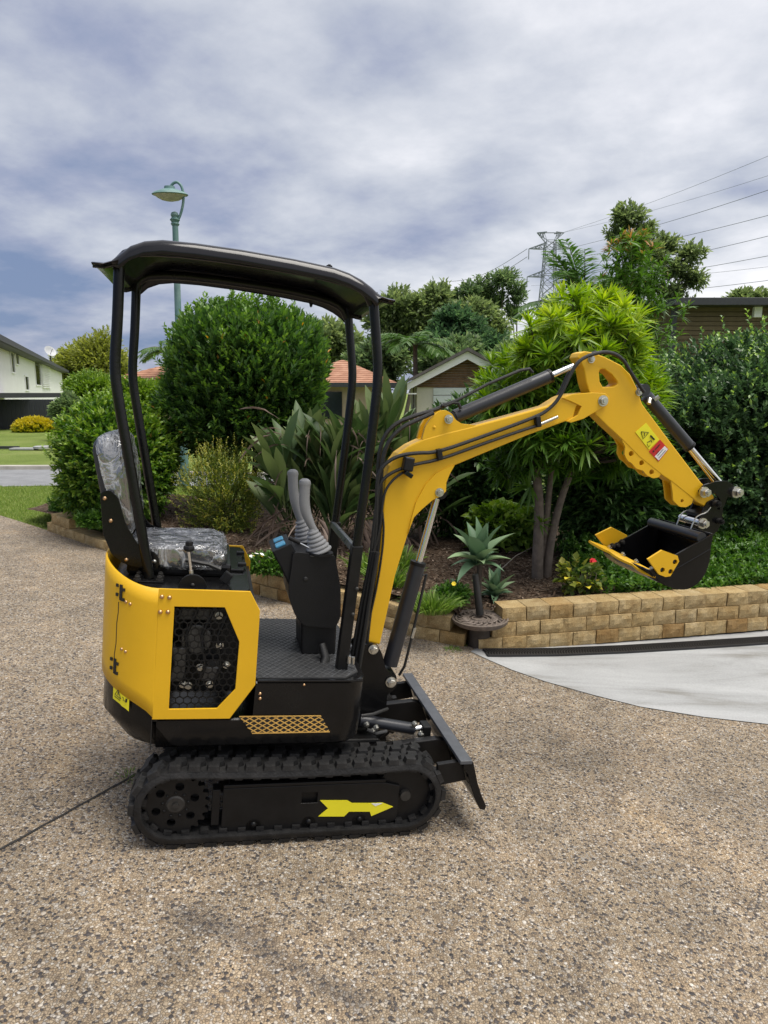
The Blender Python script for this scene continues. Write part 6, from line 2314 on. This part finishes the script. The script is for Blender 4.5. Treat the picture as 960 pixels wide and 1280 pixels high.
# fallen twig across the mulch
a, c_ = spt(622, 718), spt(665, 690)
tag(MB().tube([Vector(a) + Vector((0, 0, .02)), Vector(a).lerp(c_, .5) + Vector((0, 0, .07)), Vector(c_) + Vector((0, 0, .05))], [.006, .005, .003], 6).build('fallen_twig', pmat('dry_twig', (.30, .26, .22), .85, var=.2), smooth=True), 'pale bare twig lying on the mulch beside the twin trunks', 'twig')

# grass in the joint of the drive
j0 = gp(160, 970)
tuft('joint_grass', 'small tuft of grass sprouting from the joint of the drive', (j0.x, j0.y, G(j0.x, j0.y)), 110, .055, .003, .06, M['lf_grass'], 1.2, 'grass')
j1 = gp(430, 806 + 2); j1 = gp(565, 812)
tuft('joint_grass', 'small weed tuft at the foot of the low wall by the apron tip', (j1.x, j1.y, G(j1.x, j1.y)), 120, .06, .004, .05, M['lf_grass'], 1.0, 'grass')


# mulch chips and leaf litter
def chips():
    n = 9000
    x = rng.uniform(-3.6, 4.2, n); f = rng.random(n) ** 1.4
    y = np.array([yb(a) + .16 for a in x]) + f * 2.2
    z = np.array([soil(a, b_) for a, b_ in zip(x, y)]) + .004
    P = np.stack([x, y, z], 1)
    D = unit(rng.normal(size=(n, 3)) * np.array([1, 1, .22]))
    V, Fc, tn = leaf_arrays(P, D, .02 + .05 * rng.random(n), .006 + .014 * rng.random(n), .05, 1, .3)
    tag(obj('mulch_chips', fast_mesh('mulch_chips', V, Fc, leafmat('bark_chip', (0, 0, 0), [(0, (.03, .021, .015)), (.7, (.10, .068, .046)), (1, (.27, .21, .16))], .9, .0, spec=.1), tn)), 'loose bark chips and leaf litter on the garden bed', 'mulch', kind='stuff')


chips()


# lawn blades between drive and street
def lawn_blades():
    P = []
    e0 = gp(0, 645)
    while len(P) < 34000:
        x = random.uniform(-8.2, -3.0); y = random.uniform(7.6, 12.6)
        if y < yb(x) + .03 : continue
        if x > -4.0 and y < 8.9 + (x + 4.0) * -.1: continue
        # keep off the street
        t_ = (Vector((x, y, 0)) - ra).dot(rd); pr = ra + rd * t_
        if (Vector((x, y, 0)) - Vector((pr.x, pr.y, 0))).dot(Vector((-rd.y, rd.x, 0))) > -.06: continue
        P.append((x, y, G(x, y) - .012))
    P = np.array(P); n = len(P)
    D = unit(rng.normal(size=(n, 3)) * .45 + np.array([0, 0, 1.0]))
    V, Fc, tn = leaf_arrays(P, D, .025 + .035 * rng.random(n), .006, .1, 1, .1)
    tag(obj('lawn_grass', fast_mesh('lawn_grass', V, Fc, M['lf_lawn'], tn)), 'short mown lawn grass between the drive and the street', 'grass', kind='stuff')


lawn_blades()

# ================================================================== street furniture and the neighbourhood
M['teal'] = pmat('teal_paint', (0.10, 0.20, 0.19), .5, var=.2, scale=6, dirt=(.28, .32, .30), damt=.5)
M['shade'] = pmat('lamp_glass', (.42, .40, .34), .5, var=.25, scale=18)
M['whitewall'] = pmat('white_render', (.86, .86, .86), .8, var=.03, scale=2, bump=.1)
M['charcoal'] = pmat('charcoal_sheet', (.035, .037, .042), .6, var=.15)
M['dkglass'] = pmat('dark_glass', (.02, .025, .03), .08, var=.2, rvar=.03)
M['fence'] = pmat('charcoal_fence', (.035, .04, .05), .6, var=.15, scale=4)

# street lamp
Yl = 10.6
lb = at(226, 520, Yl)
LX = lb.x; lz0 = .36
lamp = empty('street_lamp', (LX, Yl, lz0), 'teal swan-neck street lamp with a shallow dish shade behind the tall bush', 'lamp')


def lr(px_, py_):
    return at(px_, py_, Yl) - Vector((LX, Yl, lz0))


top = lr(219, 282)
pole = MB().tube([(0, 0, 0), (0, 0, 1.0), (top.x * .2, 0, 1.1), (top.x, 0, top.z)], [.085, .08, .055, .042], 16).build('pole', M['teal'], lamp, smooth=True)
MB().lathe([(.05, 0), (.062, .02), (.05, .04), (.058, .06), (.072, .075), (.058, .095), (.045, .11), (.058, .14), (.045, .175), (.015, .19)], top, (0, 0, 1), 16).build('finial', M['teal'], lamp, smooth=True)
MB().tube(smooth_path([lr(221, 278), lr(226, 268), lr(230, 250), lr(228, 234), lr(222, 227), lr(216, 229), lr(213, 234)], 2), .019, 10).build('arm', M['teal'], lamp, smooth=True)
hc = lr(212, 236)
sh = MB().lathe([(.02, .04), (.07, .035), (.08, .0), (.12, -.012), (.225, -.05), (.255, -.075), (.245, -.085), (.2, -.07)], hc, (.0, -.12, 1), 28).build('shade', M['teal'], lamp, smooth=True)
MB().lathe([(.235, -.078), (.19, -.115), (.12, -.150), (.05, -.165), (.0, -.168)], hc, (.0, -.12, 1), 24).build('diffuser', M['shade'], lamp, smooth=True)

# ------------------------------------------------------------------ trees
def tree_far(name, label, px_, Y, pbase, blobs, mat, Lf, Wf, group=None, trunks=((0, 0),), per=8, seed=1, bark='bark', up=.3, tl=.5, inner=.45, amp=.16, rt=.16):
    b0 = at(px_, pbase, Y)
    zg = G(b0.x, Y)
    base = Vector((b0.x, Y, zg))
    root = empty(name, tuple(base), label, 'tree', group)
    Vs, Fs, Ts = [], [], []
    k0 = 0
    r = random.Random(seed)
    cs = []
    for i, (bx_, by_, rx, rz, n) in enumerate(blobs):
        c = at(bx_, by_, Y) - base
        c.y += r.uniform(-.5, .5) * rx * Y / FPX
        cs.append(c)
        p, tw, u = crown_points(np.array(c), (rx * Y / FPX, rx * Y / FPX * .9, rz * Y / FPX), n, amp, seed * 7 + i, inner, -1, up)
        V, Fc, tn = spray(p, tw, u, per, Lf, Wf, .9, tl, .2)
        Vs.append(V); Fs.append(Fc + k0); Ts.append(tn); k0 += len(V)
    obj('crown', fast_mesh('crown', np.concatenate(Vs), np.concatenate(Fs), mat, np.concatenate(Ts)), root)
    for j, (ox, _) in enumerate(trunks):
        o_ = Vector((ox * Y / FPX, 0, 0))
        sel = cs[j::len(trunks)]
        topc = max(sel, key=lambda v: v.z)
        p_ = [o_ + Vector((0, 0, -.1)), o_.lerp(topc, .3) + Vector((r.uniform(-.1, .1), 0, 0)), o_.lerp(topc, .6), topc]
        MB().tube(smooth_path(p_, 1), [rt, rt * .9, rt * .8, rt * .65, rt * .5, rt * .35, rt * .25, rt * .2][:len(smooth_path(p_, 1))], 8).build('trunk', M[bark], root, smooth=True)
        b = MB()
        for c in sel:
            s = o_.lerp(topc, r.uniform(.35, .6))
            b.tube([s, s.lerp(c, .5) + Vector((0, 0, -.15)), c, c + (c - s).normalized() * .4], [rt * .45, rt * .35, rt * .22, rt * .1], 6)
        b.build('limbs', M[bark], root, smooth=True)
    return root


GB = 'trees standing behind the houses'
tree_far('spreading_tree', 'broad olive-green rounded tree beside the white two-storey house', 108, 78, 520,
         [(108, 462, 44, 36, 1700), (82, 470, 30, 30, 900), (132, 458, 32, 34, 900), (150, 480, 20, 30, 500), (100, 490, 46, 24, 700)], leafmat('olive_far_leaf', (0, 0, 0), [(0, (0.09, 0.11, 0.025)), (.6, (0.17, 0.19, 0.04)), (1, (0.26, 0.27, 0.07))], .5, .4, gain=1.4), .42, .2, None, per=8, seed=2, tl=1.2, rt=.3)
for i, (px_, py_, w_, h_, Y, mt, lbl) in enumerate(((118, 492, 34, 26, 24, 'lf_bright', 'bright green shrub in the front garden behind the round bush'), (175, 500, 40, 26, 22, 'lf_bright', 'green shrub in front of the tiled-roof house seen between the rear posts'),
                                                    (88, 515, 22, 22, 21, 'lf_far2', 'darker shrub against the end of the charcoal fence'))):
    c = at(px_, py_, Y)
    shrub('garden_shrub', lbl, 'shrub', (c.x, Y, .36), c, (w_ * Y / FPX, w_ * Y / FPX * .8, h_ * Y / FPX), 2200, 7, .10, .055, M[mt], None, .15, 120 + i, .45, 4, -.95, .3, .25)
c = at(44, 537, 25.5)
shrub('golden_shrub', 'low golden-topped clipped shrub on the far lawn', 'shrub', (c.x, 25.5, .36), c, (26 * 25.5 / FPX, .6, 16 * 25.5 / FPX), 1500, 7, .085, .05, M['lf_gold'], None, .08, 131, .6, 3, -.9, .9, .10, .3, tintz=.9)
# backdrop behind the gable house
tree_far('spreading_tree', 'mid green tree left of the gable house behind the front post', 405, 40, 520, [(412, 430, 30, 26, 500), (392, 445, 26, 28, 400), (432, 438, 20, 26, 300), (405, 465, 40, 20, 400)], M['lf_far1'], .36, .17, GB, seed=3, tl=.6)
tree_far('spreading_tree', 'tall brownish-green tree right of the front canopy post', 505, 46, 520, [(500, 385, 26, 20, 350), (478, 400, 22, 26, 300), (530, 388, 26, 18, 350), (515, 412, 40, 30, 500), (485, 440, 34, 30, 400), (545, 372, 20, 16, 250)], M['lf_far1'], .38, .16, GB, seed=5, tl=.7)
tree_far('spreading_tree', 'dark dense tree rising behind the gable roof', 572, 42, 520, [(570, 405, 28, 22, 500), (590, 420, 22, 22, 350), (556, 432, 34, 24, 400), (605, 440, 30, 24, 350)], M['lf_far3'], .34, .16, GB, seed=6, tl=.6)
tree_far('gum_tree', 'tall airy gum with bare pale trunks behind the gable roof', 622, 50, 520, [(628, 350, 19, 11, 120), (604, 360, 19, 12, 120), (645, 368, 13, 14, 90), (618, 376, 16, 11, 90), (585, 370, 17, 12, 110), (640, 392, 11, 13, 60), (606, 390, 14, 12, 70), (560, 376, 19, 12, 130)], M['lf_far2'], .34, .13, GB, trunks=((0, 0), (14, 0), (24, 0)), seed=8, tl=.6, rt=.13)
for i, (px_, Y, w_) in enumerate(((465, 36, 40), (560, 37, 44), (640, 37, 40))):
    tree_far('spreading_tree', ('leafy tree filling the gap above the tiled gable', 'leafy tree directly behind the timber gable', 'leafy tree beside the gum trunks behind the gable house')[i], px_, Y, 520, [(px_, 462, w_, 26, 600), (px_ + 12, 445, w_ * .7, 20, 350)], M['lf_far2'], .3, .15, GB, seed=30 + i, tl=.5)
tree_far('spreading_tree', 'mid-green tree joining the gum to the dark tree above the gable', 592, 47, 520, [(590, 392, 30, 16, 260), (560, 398, 26, 16, 240), (530, 405, 24, 16, 220), (618, 412, 24, 18, 220)], M['lf_far1'], .34, .15, GB, seed=41, tl=.6)
# right-hand gum
tree_far('gum_tree', 'open-crowned gum tree with forked limbs left of the flat-roofed house', 815, 22, 520,
         [(784, 272, 20, 14, 150), (806, 288, 14, 9, 80), (832, 303, 20, 11, 120), (862, 318, 17, 12, 110), (845, 338, 22, 11, 130), (815, 322, 20, 13, 110), (866, 350, 14, 11, 80), (838, 366, 20, 11, 110), (808, 356, 17, 13, 90), (772, 294, 13, 12, 80), (795, 306, 18, 13, 90), (855, 384, 16, 9, 70), (824, 390, 16, 9, 70)], M['lf_far1'], .16, .075, None, trunks=((0, 0), (10, 0)), seed=11, tl=.28, rt=.08, inner=.3)
tree_far('spreading_tree', 'grey-green treetop showing over the flat-roofed house', 930, 42, 520, [(932, 374, 24, 9, 260), (915, 384, 20, 10, 200), (948, 384, 20, 10, 200)], M['lf_far1'], .3, .14, None, seed=13, tl=.5)
tree_far('spreading_tree', 'dense green tree behind the strappy tree and the palm', 735, 26, 520, [(735, 400, 40, 22, 500), (765, 380, 26, 24, 300), (700, 420, 30, 24, 350), (800, 430, 40, 26, 400)], M['lf_far2'], .2, .1, None, seed=15, tl=.35)


# ------------------------------------------------------------------ palms
def palm(name, label, px_, py_, Y, n, Lf, leafl, seed, group=None, upr=.5):
    r = random.Random(seed)
    hub = at(px_, py_, Y)
    zg = G(hub.x, Y)
    root = empty(name, (hub.x, Y, zg), label, 'palm', group)
    H_ = hub.z - zg
    MB().tube([(0, 0, -.1), (.03, 0, H_ * .5), (0, 0, H_)], [.15, .12, .10], 10).build('trunk', M['bark'], root, smooth=True)
    for k in range(n):
        a = 2 * pi * k / n + r.uniform(-.2, .2)
        el = r.uniform(.15, 1.25) * upr + .15
        pts = []
        m = 12
        p = Vector((0, 0, H_)); d = Vector((cos(a) * cos(el), sin(a) * cos(el), sin(el)))
        for i in range(m + 1):
            pts.append(p.copy()); p = p + d * (Lf / m); d = (d + Vector((0, 0, -.095))).normalized()
        bs_, ds_ = [], []
        for i in range(1, m):
            t_ = (pts[i + 1] - pts[i]).normalized()
            sd = t_.cross(Vector((0, 0, 1))).normalized()
            for q in range(4):
                pp = pts[i].lerp(pts[i + 1], q / 4)
                for s_ in (-1, 1):
                    bs_.append(tuple(pp)); ds_.append(tuple(sd * s_ * .9 + t_ * .75 + Vector((0, 0, -.12 + r.uniform(-.15, .25)))))
        nb = len(bs_)
        fr_ = np.sin(np.linspace(.25, .95, nb) * pi) ** .5
        V, Fc, tn = leaf_arrays(np.array(bs_), np.array(ds_), leafl * fr_, leafl * .10, .25, 2, .1, np.clip(rng.normal(.45, .12, nb), 0, 1))
        o = obj('frond', fast_mesh('frond', V, Fc, M['lf_palm'], tn), root)
        MB().tube(pts, [.022 * (1 - .85 * i / m) for i in range(m + 1)], 5).build('midrib', M['lf_palm'] and M['bark'], o)
    return root


palm('palm_tree', 'feathery palm below the transmission tower', 730, 392, 17, 21, 1.8, .5, 3, None, 1.05)
palm('palm_tree', 'dark drooping palm in front of the trees left of the gable', 519, 432, 33, 15, 2.0, .6, 4)
palm('palm_tree', 'sparse palm with grey fronds behind the lamp pole', 212, 440, 30, 9, 1.5, .45, 5)

# ------------------------------------------------------------------ houses
def wquad(b, A, B, z0, z1, th=.2):
    """vertical wall slab from A to B"""
    d = (B - A); d.z = 0; d.normalize(); nn = Vector((-d.y, d.x, 0)) * th
    v = [(A.x, A.y, z0), (B.x, B.y, z0), (B.x, B.y, z1), (A.x, A.y, z1), (A.x + nn.x, A.y + nn.y, z0), (B.x + nn.x, B.y + nn.y, z0), (B.x + nn.x, B.y + nn.y, z1), (A.x + nn.x, A.y + nn.y, z1)]
    return b.add(v, [(0, 1, 2, 3), (5, 4, 7, 6), (4, 0, 3, 7), (1, 5, 6, 2), (3, 2, 6, 7), (4, 5, 1, 0)])


# white two-storey house: side wall runs away to the right
A = at(0, 435, 30); A2 = at(79, 467, 71)
zt0 = A.z
d_ = (A2 - A); d_.z = 0; wlen = d_.length; d_.normalize()
hn = Vector((-d_.y, d_.x, 0))
ho = empty('white_house', (A.x, A.y, 0), 'white two-storey house with dark eaves and narrow windows', 'house')
O = Vector((A.x, A.y, 0))


def wp(u, z, out=0.0):
    p = O + d_ * u - hn * out
    return Vector((p.x - O.x, p.y - O.y, z))


def u_of(px_):
    """distance along the wall at image column px"""
    dx = (px_ - CXP) / FPX
    # solve (A + d u).x = dx * depth ; depth uses forward axis at eye level
    lo, hi = -15., wlen + 10
    for _ in range(50):
        m_ = (lo + hi) / 2
        p = O + d_ * m_
        dep = p.y * cos(PITCH)
        if p.x < dx * dep: lo = m_
        else: hi = m_
    return lo


def z_of(px_, py_):
    u = u_of(px_); p = O + d_ * u
    return at(px_, py_, p.y).z


zr = zt0
b = MB(); p0, p1 = wp(-9, 0), wp(u_of(79), 0)
wquad(b, p0, p1, 0, zr, 6.0)
b.build('wall', M['whitewall'], ho)
b = MB()
q0, q1 = wp(-10, 0, .55), wp(u_of(79) + .6, 0, .55)
wquad(b, q0, q1, zr, zr + .28, 7.2)
b.build('roof', M['charcoal'], ho)
b = MB(); wquad(b, wp(-10, 0, .62), wp(u_of(79) + .6, 0, .62), zr + .02, zr + .24, .06); b.build('gutter', M['charcoal'], ho)
for (x0, y0, x1, y1) in ((16.5, 441, 20, 465), (22.5, 443, 26, 455), (32, 471, 36, 487), (45.5, 453, 52, 481)):
    u0, u1 = u_of(x0), u_of(x1)
    za, zb = z_of((x0 + x1) / 2, y1), z_of((x0 + x1) / 2, y0)
    b = MB(); wquad(b, wp(u0, 0, .02), wp(u1, 0, .02), za, zb, .1); w_ = b.build('window', M['dkglass'], ho)
    b = MB()
    wquad(b, wp(u0 - .07, 0, .06), wp(u1 + .07, 0, .06), zb, zb + .08, .06); wquad(b, wp(u0 - .07, 0, .06), wp(u1 + .07, 0, .06), za - .08, za, .06)
    wquad(b, wp(u0 - .07, 0, .055), wp(u0, 0, .055), za, zb, .05); wquad(b, wp(u1, 0, .055), wp(u1 + .07, 0, .055), za, zb, .05)
    b.build('frame', M['whitewall'], w_)
u0, u1 = u_of(53), u_of(63)
za, zb = z_of(58, 485), z_of(58, 456)
lv = None
for k in range(14):
    z = za + (zb - za) * k / 13
    b = MB(); wquad(b, wp(u0, 0, .12), wp(u1, 0, .12), z, z + (zb - za) / 26, .04)
    b.build('louvre', M['whitewall'], ho)
# lean-to carport roof and post in front
cp = empty('carport', tuple(at(40, 500, 26)), 'dark flat carport roof with a white post against the white house', 'carport')
co_ = Vector(cp.location)
b = MB()
zc = at(40, 492, 25).z
c0_, c1_ = at(-60, 492, 24), at(83, 492, 29)
wquad(b, Vector((c0_.x, c0_.y, 0)) - co_, Vector((c1_.x, c1_.y, 0)) - co_, zc - .16 - co_.z, zc + .02 - co_.z, 5.0)
b.build('roof', M['charcoal'], cp)
b = MB(); pp = at(84, 500, 28.6); wquad(b, Vector((pp.x - .09, pp.y, 0)) - co_, Vector((pp.x + .06, pp.y, 0)) - co_, .3 - co_.z, zc - co_.z + .1, .14)
b.build('post', M['whitewall'], cp)
# charcoal board fence
f0, f1 = at(-70, 500, 27.2), at(66, 500, 27.2)
fe = empty('board_fence', (f0.x, f0.y, .36), 'charcoal vertical board fence below the white house', 'fence')
zf1 = at(20, 500, 27.2).z; zf0 = .30
nb = 46
bw = (f1.x - f0.x) / nb
bme = MB().box((0, 0, (zf1 - zf0) / 2), (bw * .93, .03, zf1 - zf0)).mesh('board', M['fence'])
for k in range(nb):
    o = obj('board', bme, fe); o.location = (bw * (k + .5), .0 if k % 2 else .012, zf0 - .36)
b = MB().box((bw * nb / 2, .05, .35), (bw * nb, .04, .08)); b.box((bw * nb / 2, .05, 1.1), (bw * nb, .04, .08)); b.build('rail', M['fence'], fe)
# satellite dish on its mast
sdp = at(62, 440, 55)
sdish = empty('satellite_dish', tuple(sdp), 'pale satellite dish on a mast above the white house roof', 'dish')
MB().lathe([(.0, 0), (.15, .015), (.3, .06), (.44, .14), (.45, .14), (.3, .05), (.15, .005)], (0, 0, 0), (.75, -.5, .55), 24).build('reflector', pmat('dish_grey', (.42, .43, .45), .5, var=.1), sdish, smooth=True)
zr2 = zr + .2 - sdp.z
MB().tube([(0, .1, 0), (.0, .1, zr2)], .05, 8).build('mast', M['charcoal'], sdish)
MB().tube([(.05, -.05, -.2), (.35, -.25, .22)], .02, 6).build('feed_arm', M['charcoal'], sdish)
# valve-box lid in the far lawn
vb = gp(30, 562)
vo = empty('service_pit', tuple(vb), 'concrete service pit with a dark open edge sunk in the far lawn', 'pit')
MB().box((0, 0, .02), (.6, .3, .05)).build('surround', M['conc'], vo, bevel=.01)
MB().box((-.5, .16, .04), (.6, .06, .07)).build('lip', M['charcoal'], vo)
MB().lathe([(.22, 0), (.22, .05), (.18, .06)], (.45, .05, .03), (0, 0, 1), 16).build('lid', M['conc'], vo)


def tile_mat():
    m, t, b, o = new_mat('terracotta_tiles')
    lk = t.links.new
    co = N(t, 'ShaderNodeTexCoord')
    n = N(t, 'ShaderNodeTexNoise', i_Scale=3.0, i_Detail=6.0)
    lk(co.outputs['Object'], n.inputs[0])
    r = ramp(t, [(.3, (.26, .12, .07)), (.55, (.38, .19, .115)), (.75, (.46, .27, .18))])
    lk(n.outputs[0], r.inputs[0]); lk(r.outputs[0], b.inputs['Base Color'])
    b.inputs['Roughness'].default_value = .8
    return m


M['tiles'] = tile_mat()
M['brick'] = pmat('far_brick', (.42, .32, .24), .85, var=.15, scale=5)


def hip_house(label, px0, px1, pyr, pye, Y, depth=6, over=.5):
    """hipped, tiled single-storey house; tile courses are stepped geometry"""
    a, c = at(px0, pye, Y), at(px1, pye, Y)
    ze = a.z; zr_ = at((px0 + px1) / 2, pyr, Y + depth / 2).z
    root = empty('tiled_house', ((a.x + c.x) / 2, Y, .36), label, 'house')
    w = (c.x - a.x) / 2; O_ = Vector(root.location)
    MB().box((0, depth / 2, (ze - .36) / 2), (2 * w - 2 * over, depth - 2 * over, ze - .36)).build('wall', M['brick'], root)
    n = 12
    b = MB()
    rows = []
    for k in range(n):
        f0, f1 = k / n, (k + 1) / n
        for f, dz in ((f0, 0), (f1, -.02)):
            ww, dd2 = w - min(w, depth / 2) * f * .98, depth / 2 * (1 - f * .98)
            z = ze - .36 + (zr_ - ze) * f + dz + .05
            rows.append([(-ww, depth / 2 - dd2, z), (ww, depth / 2 - dd2, z), (ww, depth / 2 + dd2, z), (-ww, depth / 2 + dd2, z)])
    b.grid(rows, closed=True)
    b.f.append(tuple(len(b.v) - 4 + i for i in range(4)))
    b.build('roof', M['tiles'], root)
    b = MB()
    for y_ in (0, depth): b.box((0, y_, ze - .36), (2 * w, .1, .16))
    for x_ in (-w, w): b.box((x_, depth / 2, ze - .36), (.1, depth - .1, .16))
    b.build('gutter', M['charcoal'], root)
    b = MB().box((w * -.3, over - .03, (ze - .36) * .55), (1.6, .08, 1.0)); wi = b.build('window', M['dkglass'], root)
    return root


hip_house('terracotta-tiled house seen between the two rear canopy posts', 118, 300, 452, 479, 30)
hip_house('terracotta-tiled house roof seen between the two front canopy posts', 345, 500, 451, 481, 26)

# gable house: timber gable, white fascia, roller door
Yg = 30
ap = at(583, 440, Yg); el = at(499, 484, Yg)
hwid = ap.x - el.x
gh = empty('gable_house', (ap.x, Yg, .36), 'house with weathered timber gable, white fascia and pale garage door', 'house')
za, ze = ap.z - .36, el.z - .36
slope = (za - ze) / hwid
inx = hwid - .75                      # wall half-width inside the eaves overhang
zw = za - slope * inx
M['timber'] = pmat('weathered_timber', (.15, .085, .05), .85, var=.4, scale=6, bump=.3, rand=.22)
zt_top = at(560, 484, Yg).z - .36
nbd = 13
for k in range(nbd):
    z = zt_top + (za - .1 - zt_top) * k / nbd; z1 = zt_top + (za - .1 - zt_top) * (k + 1) / nbd - .02
    hw_ = min(inx, (za - .12 - z1) / slope)
    if hw_ > .05:
        MB().box((0, .0 + .01 * (k % 2), (z + z1) / 2), (2 * hw_, .04, z1 - z)).build('cladding_board', M['timber'], gh)
MB().prism([(-inx, 0), (inx, 0), (inx, zw - .1), (0, za - .14), (-inx, zw - .1)], .06, 7).build('wall', pmat('cream_wall', (.62, .58, .52), .8, var=.05), gh)
# roller door in three panels
for k in range(5):
    z0_, z1_ = k * zt_top / 5, (k + 1) * zt_top / 5 - .03
    MB().box((.15, .01, (z0_ + z1_) / 2), (2 * inx - 1.1, .06, z1_ - z0_)).build('door_panel', pmat('pale_door', (.62, .66, .68), .5, var=.04) if k == 0 else bpy.data.materials['pale_door'], gh, bevel=.01)
for sgn in (-1, 1):
    v = [(0, za), (sgn * hwid, ze), (sgn * hwid, ze - .30), (0, za - .32)]
    MB().prism(v, -.45, -.37).build('fascia', M['whitewall'], gh)
    t_ = .12
    v = [(0, za + .02), (sgn * (hwid + .08), ze - .02), (sgn * (hwid + .08), ze + t_ - .02), (0, za + t_ + .04)]
    MB().prism(v, -.6, 7.4).build('roof_slope', pmat('grey_roof_tile', (.11, .10, .095), .8, var=.3, scale=3), gh)
    MB().box((sgn * (hwid - .36), -.22, ze - .27), (.72, .40, .05)).build('soffit', M['whitewall'], gh)
bolt_ = MB().lathe([(.0, 0), (.06, .02), (.06, .10), (.0, .14)], (.42, -.05, zt_top + .2), (0, -1, 0), 10).build('gable_lamp', M['whitewall'], gh)

# flat-roofed timber house on the right
Yf = 15
a, c = at(842, 384, Yf), at(1100, 382, Yf)
fh = empty('flat_roof_house', (a.x, Yf, G(a.x, Yf)), 'brown timber-clad flat-roofed house above the hedge', 'house')
zr_ = a.z - fh.location.z
wd = c.x - a.x
M['brownclad'] = pmat('brown_cladding', (.125, .092, .048), .8, var=.2, scale=5, rand=.12)
hb = .095
cme = MB().box((0, 0, 0), (wd, .03, hb - .012)).mesh('cladding_board', M['brownclad'])
k = 0
z = zr_ - hb / 2
while z > zr_ - 1.7:
    o = obj('cladding_board', cme, fh); o.location = (wd / 2, .004 * (k % 2), z); z -= hb; k += 1
MB().box((wd / 2, 2.6, zr_ / 2), (wd - .02, 5.1, zr_)).build('wall', M['brownclad'], fh)
MB().box((wd / 2, 2.4, zr_ + .07), (wd + .3, 5.6, .15)).build('roof', M['charcoal'], fh, bevel=.01)
MB().box((.0, -.05, zr_ - .5), (.10, .09, 1.0)).build('corner_trim', M['charcoal'], fh)
MB().box((1.72, -.05, zr_ - .1), (.16, .10, .22)).build('vent', M['whitewall'], fh)

# ------------------------------------------------------------------ transmission tower and lines
M['galv'] = pmat('galvanised_steel', (.20, .22, .25), .6, var=.15)
Yw = 170
sc_ = Yw / FPX
tb0 = at(684, 400, Yw)
tw_ = empty('transmission_tower', (tb0.x, Yw, 0), 'distant lattice transmission tower with three crossarms', 'tower')
th = at(684, 291, Yw).z
RR = .11


def tz(py_): return at(684, py_, Yw).z


def legs_w(z):
    zt2 = tz(310)
    if z > zt2: return 5.5 * sc_
    f = (zt2 - z) / zt2
    return (6 + 13 * f ** 1.3) * sc_


levels = [0, tz(460), tz(430), tz(405), tz(385), tz(370), tz(355), tz(343), tz(331), tz(320), tz(310), tz(301)]
b = MB()
for sx in (-1, 1):
    for sy in (-1, 1):
        b.tube([Vector((sx * legs_w(z), sy * legs_w(z), z)) for z in levels], RR * 1.2, 4)
for z0_, z1_ in zip(levels, levels[1:]):
    w0, w1 = legs_w(z0_), legs_w(z1_)
    for s in (-1, 1):
        b.tube([(-w0, s * w0, z0_), (w1, s * w1, z1_)], RR * .75, 3); b.tube([(w0, s * w0, z0_), (-w1, s * w1, z1_)], RR * .75, 3)
        b.tube([(s * w0, -w0, z0_), (s * w1, w1, z1_)], RR * .75, 3); b.tube([(s * w0, w0, z0_), (s * w1, -w1, z1_)], RR * .75, 3)
        b.tube([(-w1, s * w1, z1_), (w1, s * w1, z1_)], RR * .7, 3)
b.build('mast', M['galv'], tw_)
tips = []
for (pyt, pya, hw_) in ((291, 301, 16), (304, 311, 25), (338, 346, 26)):
    zt2, za2 = tz(pyt), tz(pya)
    tip_z = za2 if pyt != 291 else zt2
    for s in (-1, 1):
        b = MB()
        tip = Vector((s * hw_ * sc_, 0, tip_z))
        for sy in (-1, 1):
            w = 5.5 * sc_
            b.tube([(s * w, sy * w, za2), tip], RR, 4); b.tube([(s * w, sy * w, zt2), tip], RR, 4)
            for f in (.3, .6):
                p_, q_ = Vector((s * w, sy * w, za2)).lerp(tip, f), Vector((s * w, sy * w, zt2)).lerp(tip, f)
                b.tube([p_, q_], RR * .7, 3)
                b.tube([q_, Vector((s * w, sy * w, za2)).lerp(tip, f - .3)], RR * .7, 3)
        if pyt != 291:
            b.tube([tip, tip + Vector((0, 0, -12 * sc_))], RR * 1.1, 4)
        else:
            b.tube([(0, 0, zt2), tip], RR, 4)
        b.build('crossarm', M['galv'], tw_)
M['wire'] = pmat('power_line', (.10, .11, .13), .7)
# lines sweep from the tower over the houses towards the right
for i, (p0, p1, w) in enumerate((((703, 291), (965, 186), .035), ((703, 291), (965, 211), .03), ((709, 311), (965, 229), .05), ((709, 324), (965, 261), .05), ((709, 346), (965, 287), .05), ((709, 357), (965, 312), .05), ((664, 357), (965, 326), .03), ((712, 372), (965, 343), .05), ((712, 385), (965, 360), .03), ((712, 392), (965, 372), .04))):
    a, c = at(p0[0], p0[1], Yw), at(p1[0], p1[1], 96)
    e = c + (c - a) * .8
    pts = [a.lerp(e, k / 24) + Vector((0, 0, -1.6 * sin(pi * k / 24) + 1.6 * sin(pi * (1 / 1.8)) * (k / 24) * 1.0)) for k in range(25)]
    o = MB().tube(pts, w * .7, 5).build('power_line', M['wire'], smooth=True)
    tag(o, 'thin dark power line sweeping from the lattice tower across the sky', 'power line', 'power lines from the tower')
for i, (p0, p1) in enumerate((((659, 311), (560, 352)), ((659, 321), (560, 362)), ((659, 357), (560, 384)))):
    a, c = at(p0[0], p0[1], Yw), at(p1[0], p1[1], 240)
    pts = [a.lerp(c, k / 12) + Vector((0, 0, -2.0 * sin(pi * k / 12))) for k in range(13)]
    o = MB().tube(pts, .06, 5).build('power_line', M['wire'], smooth=True)
    tag(o, 'thin power line running back from the tower behind the gum trees', 'power line', 'power lines behind the gums')
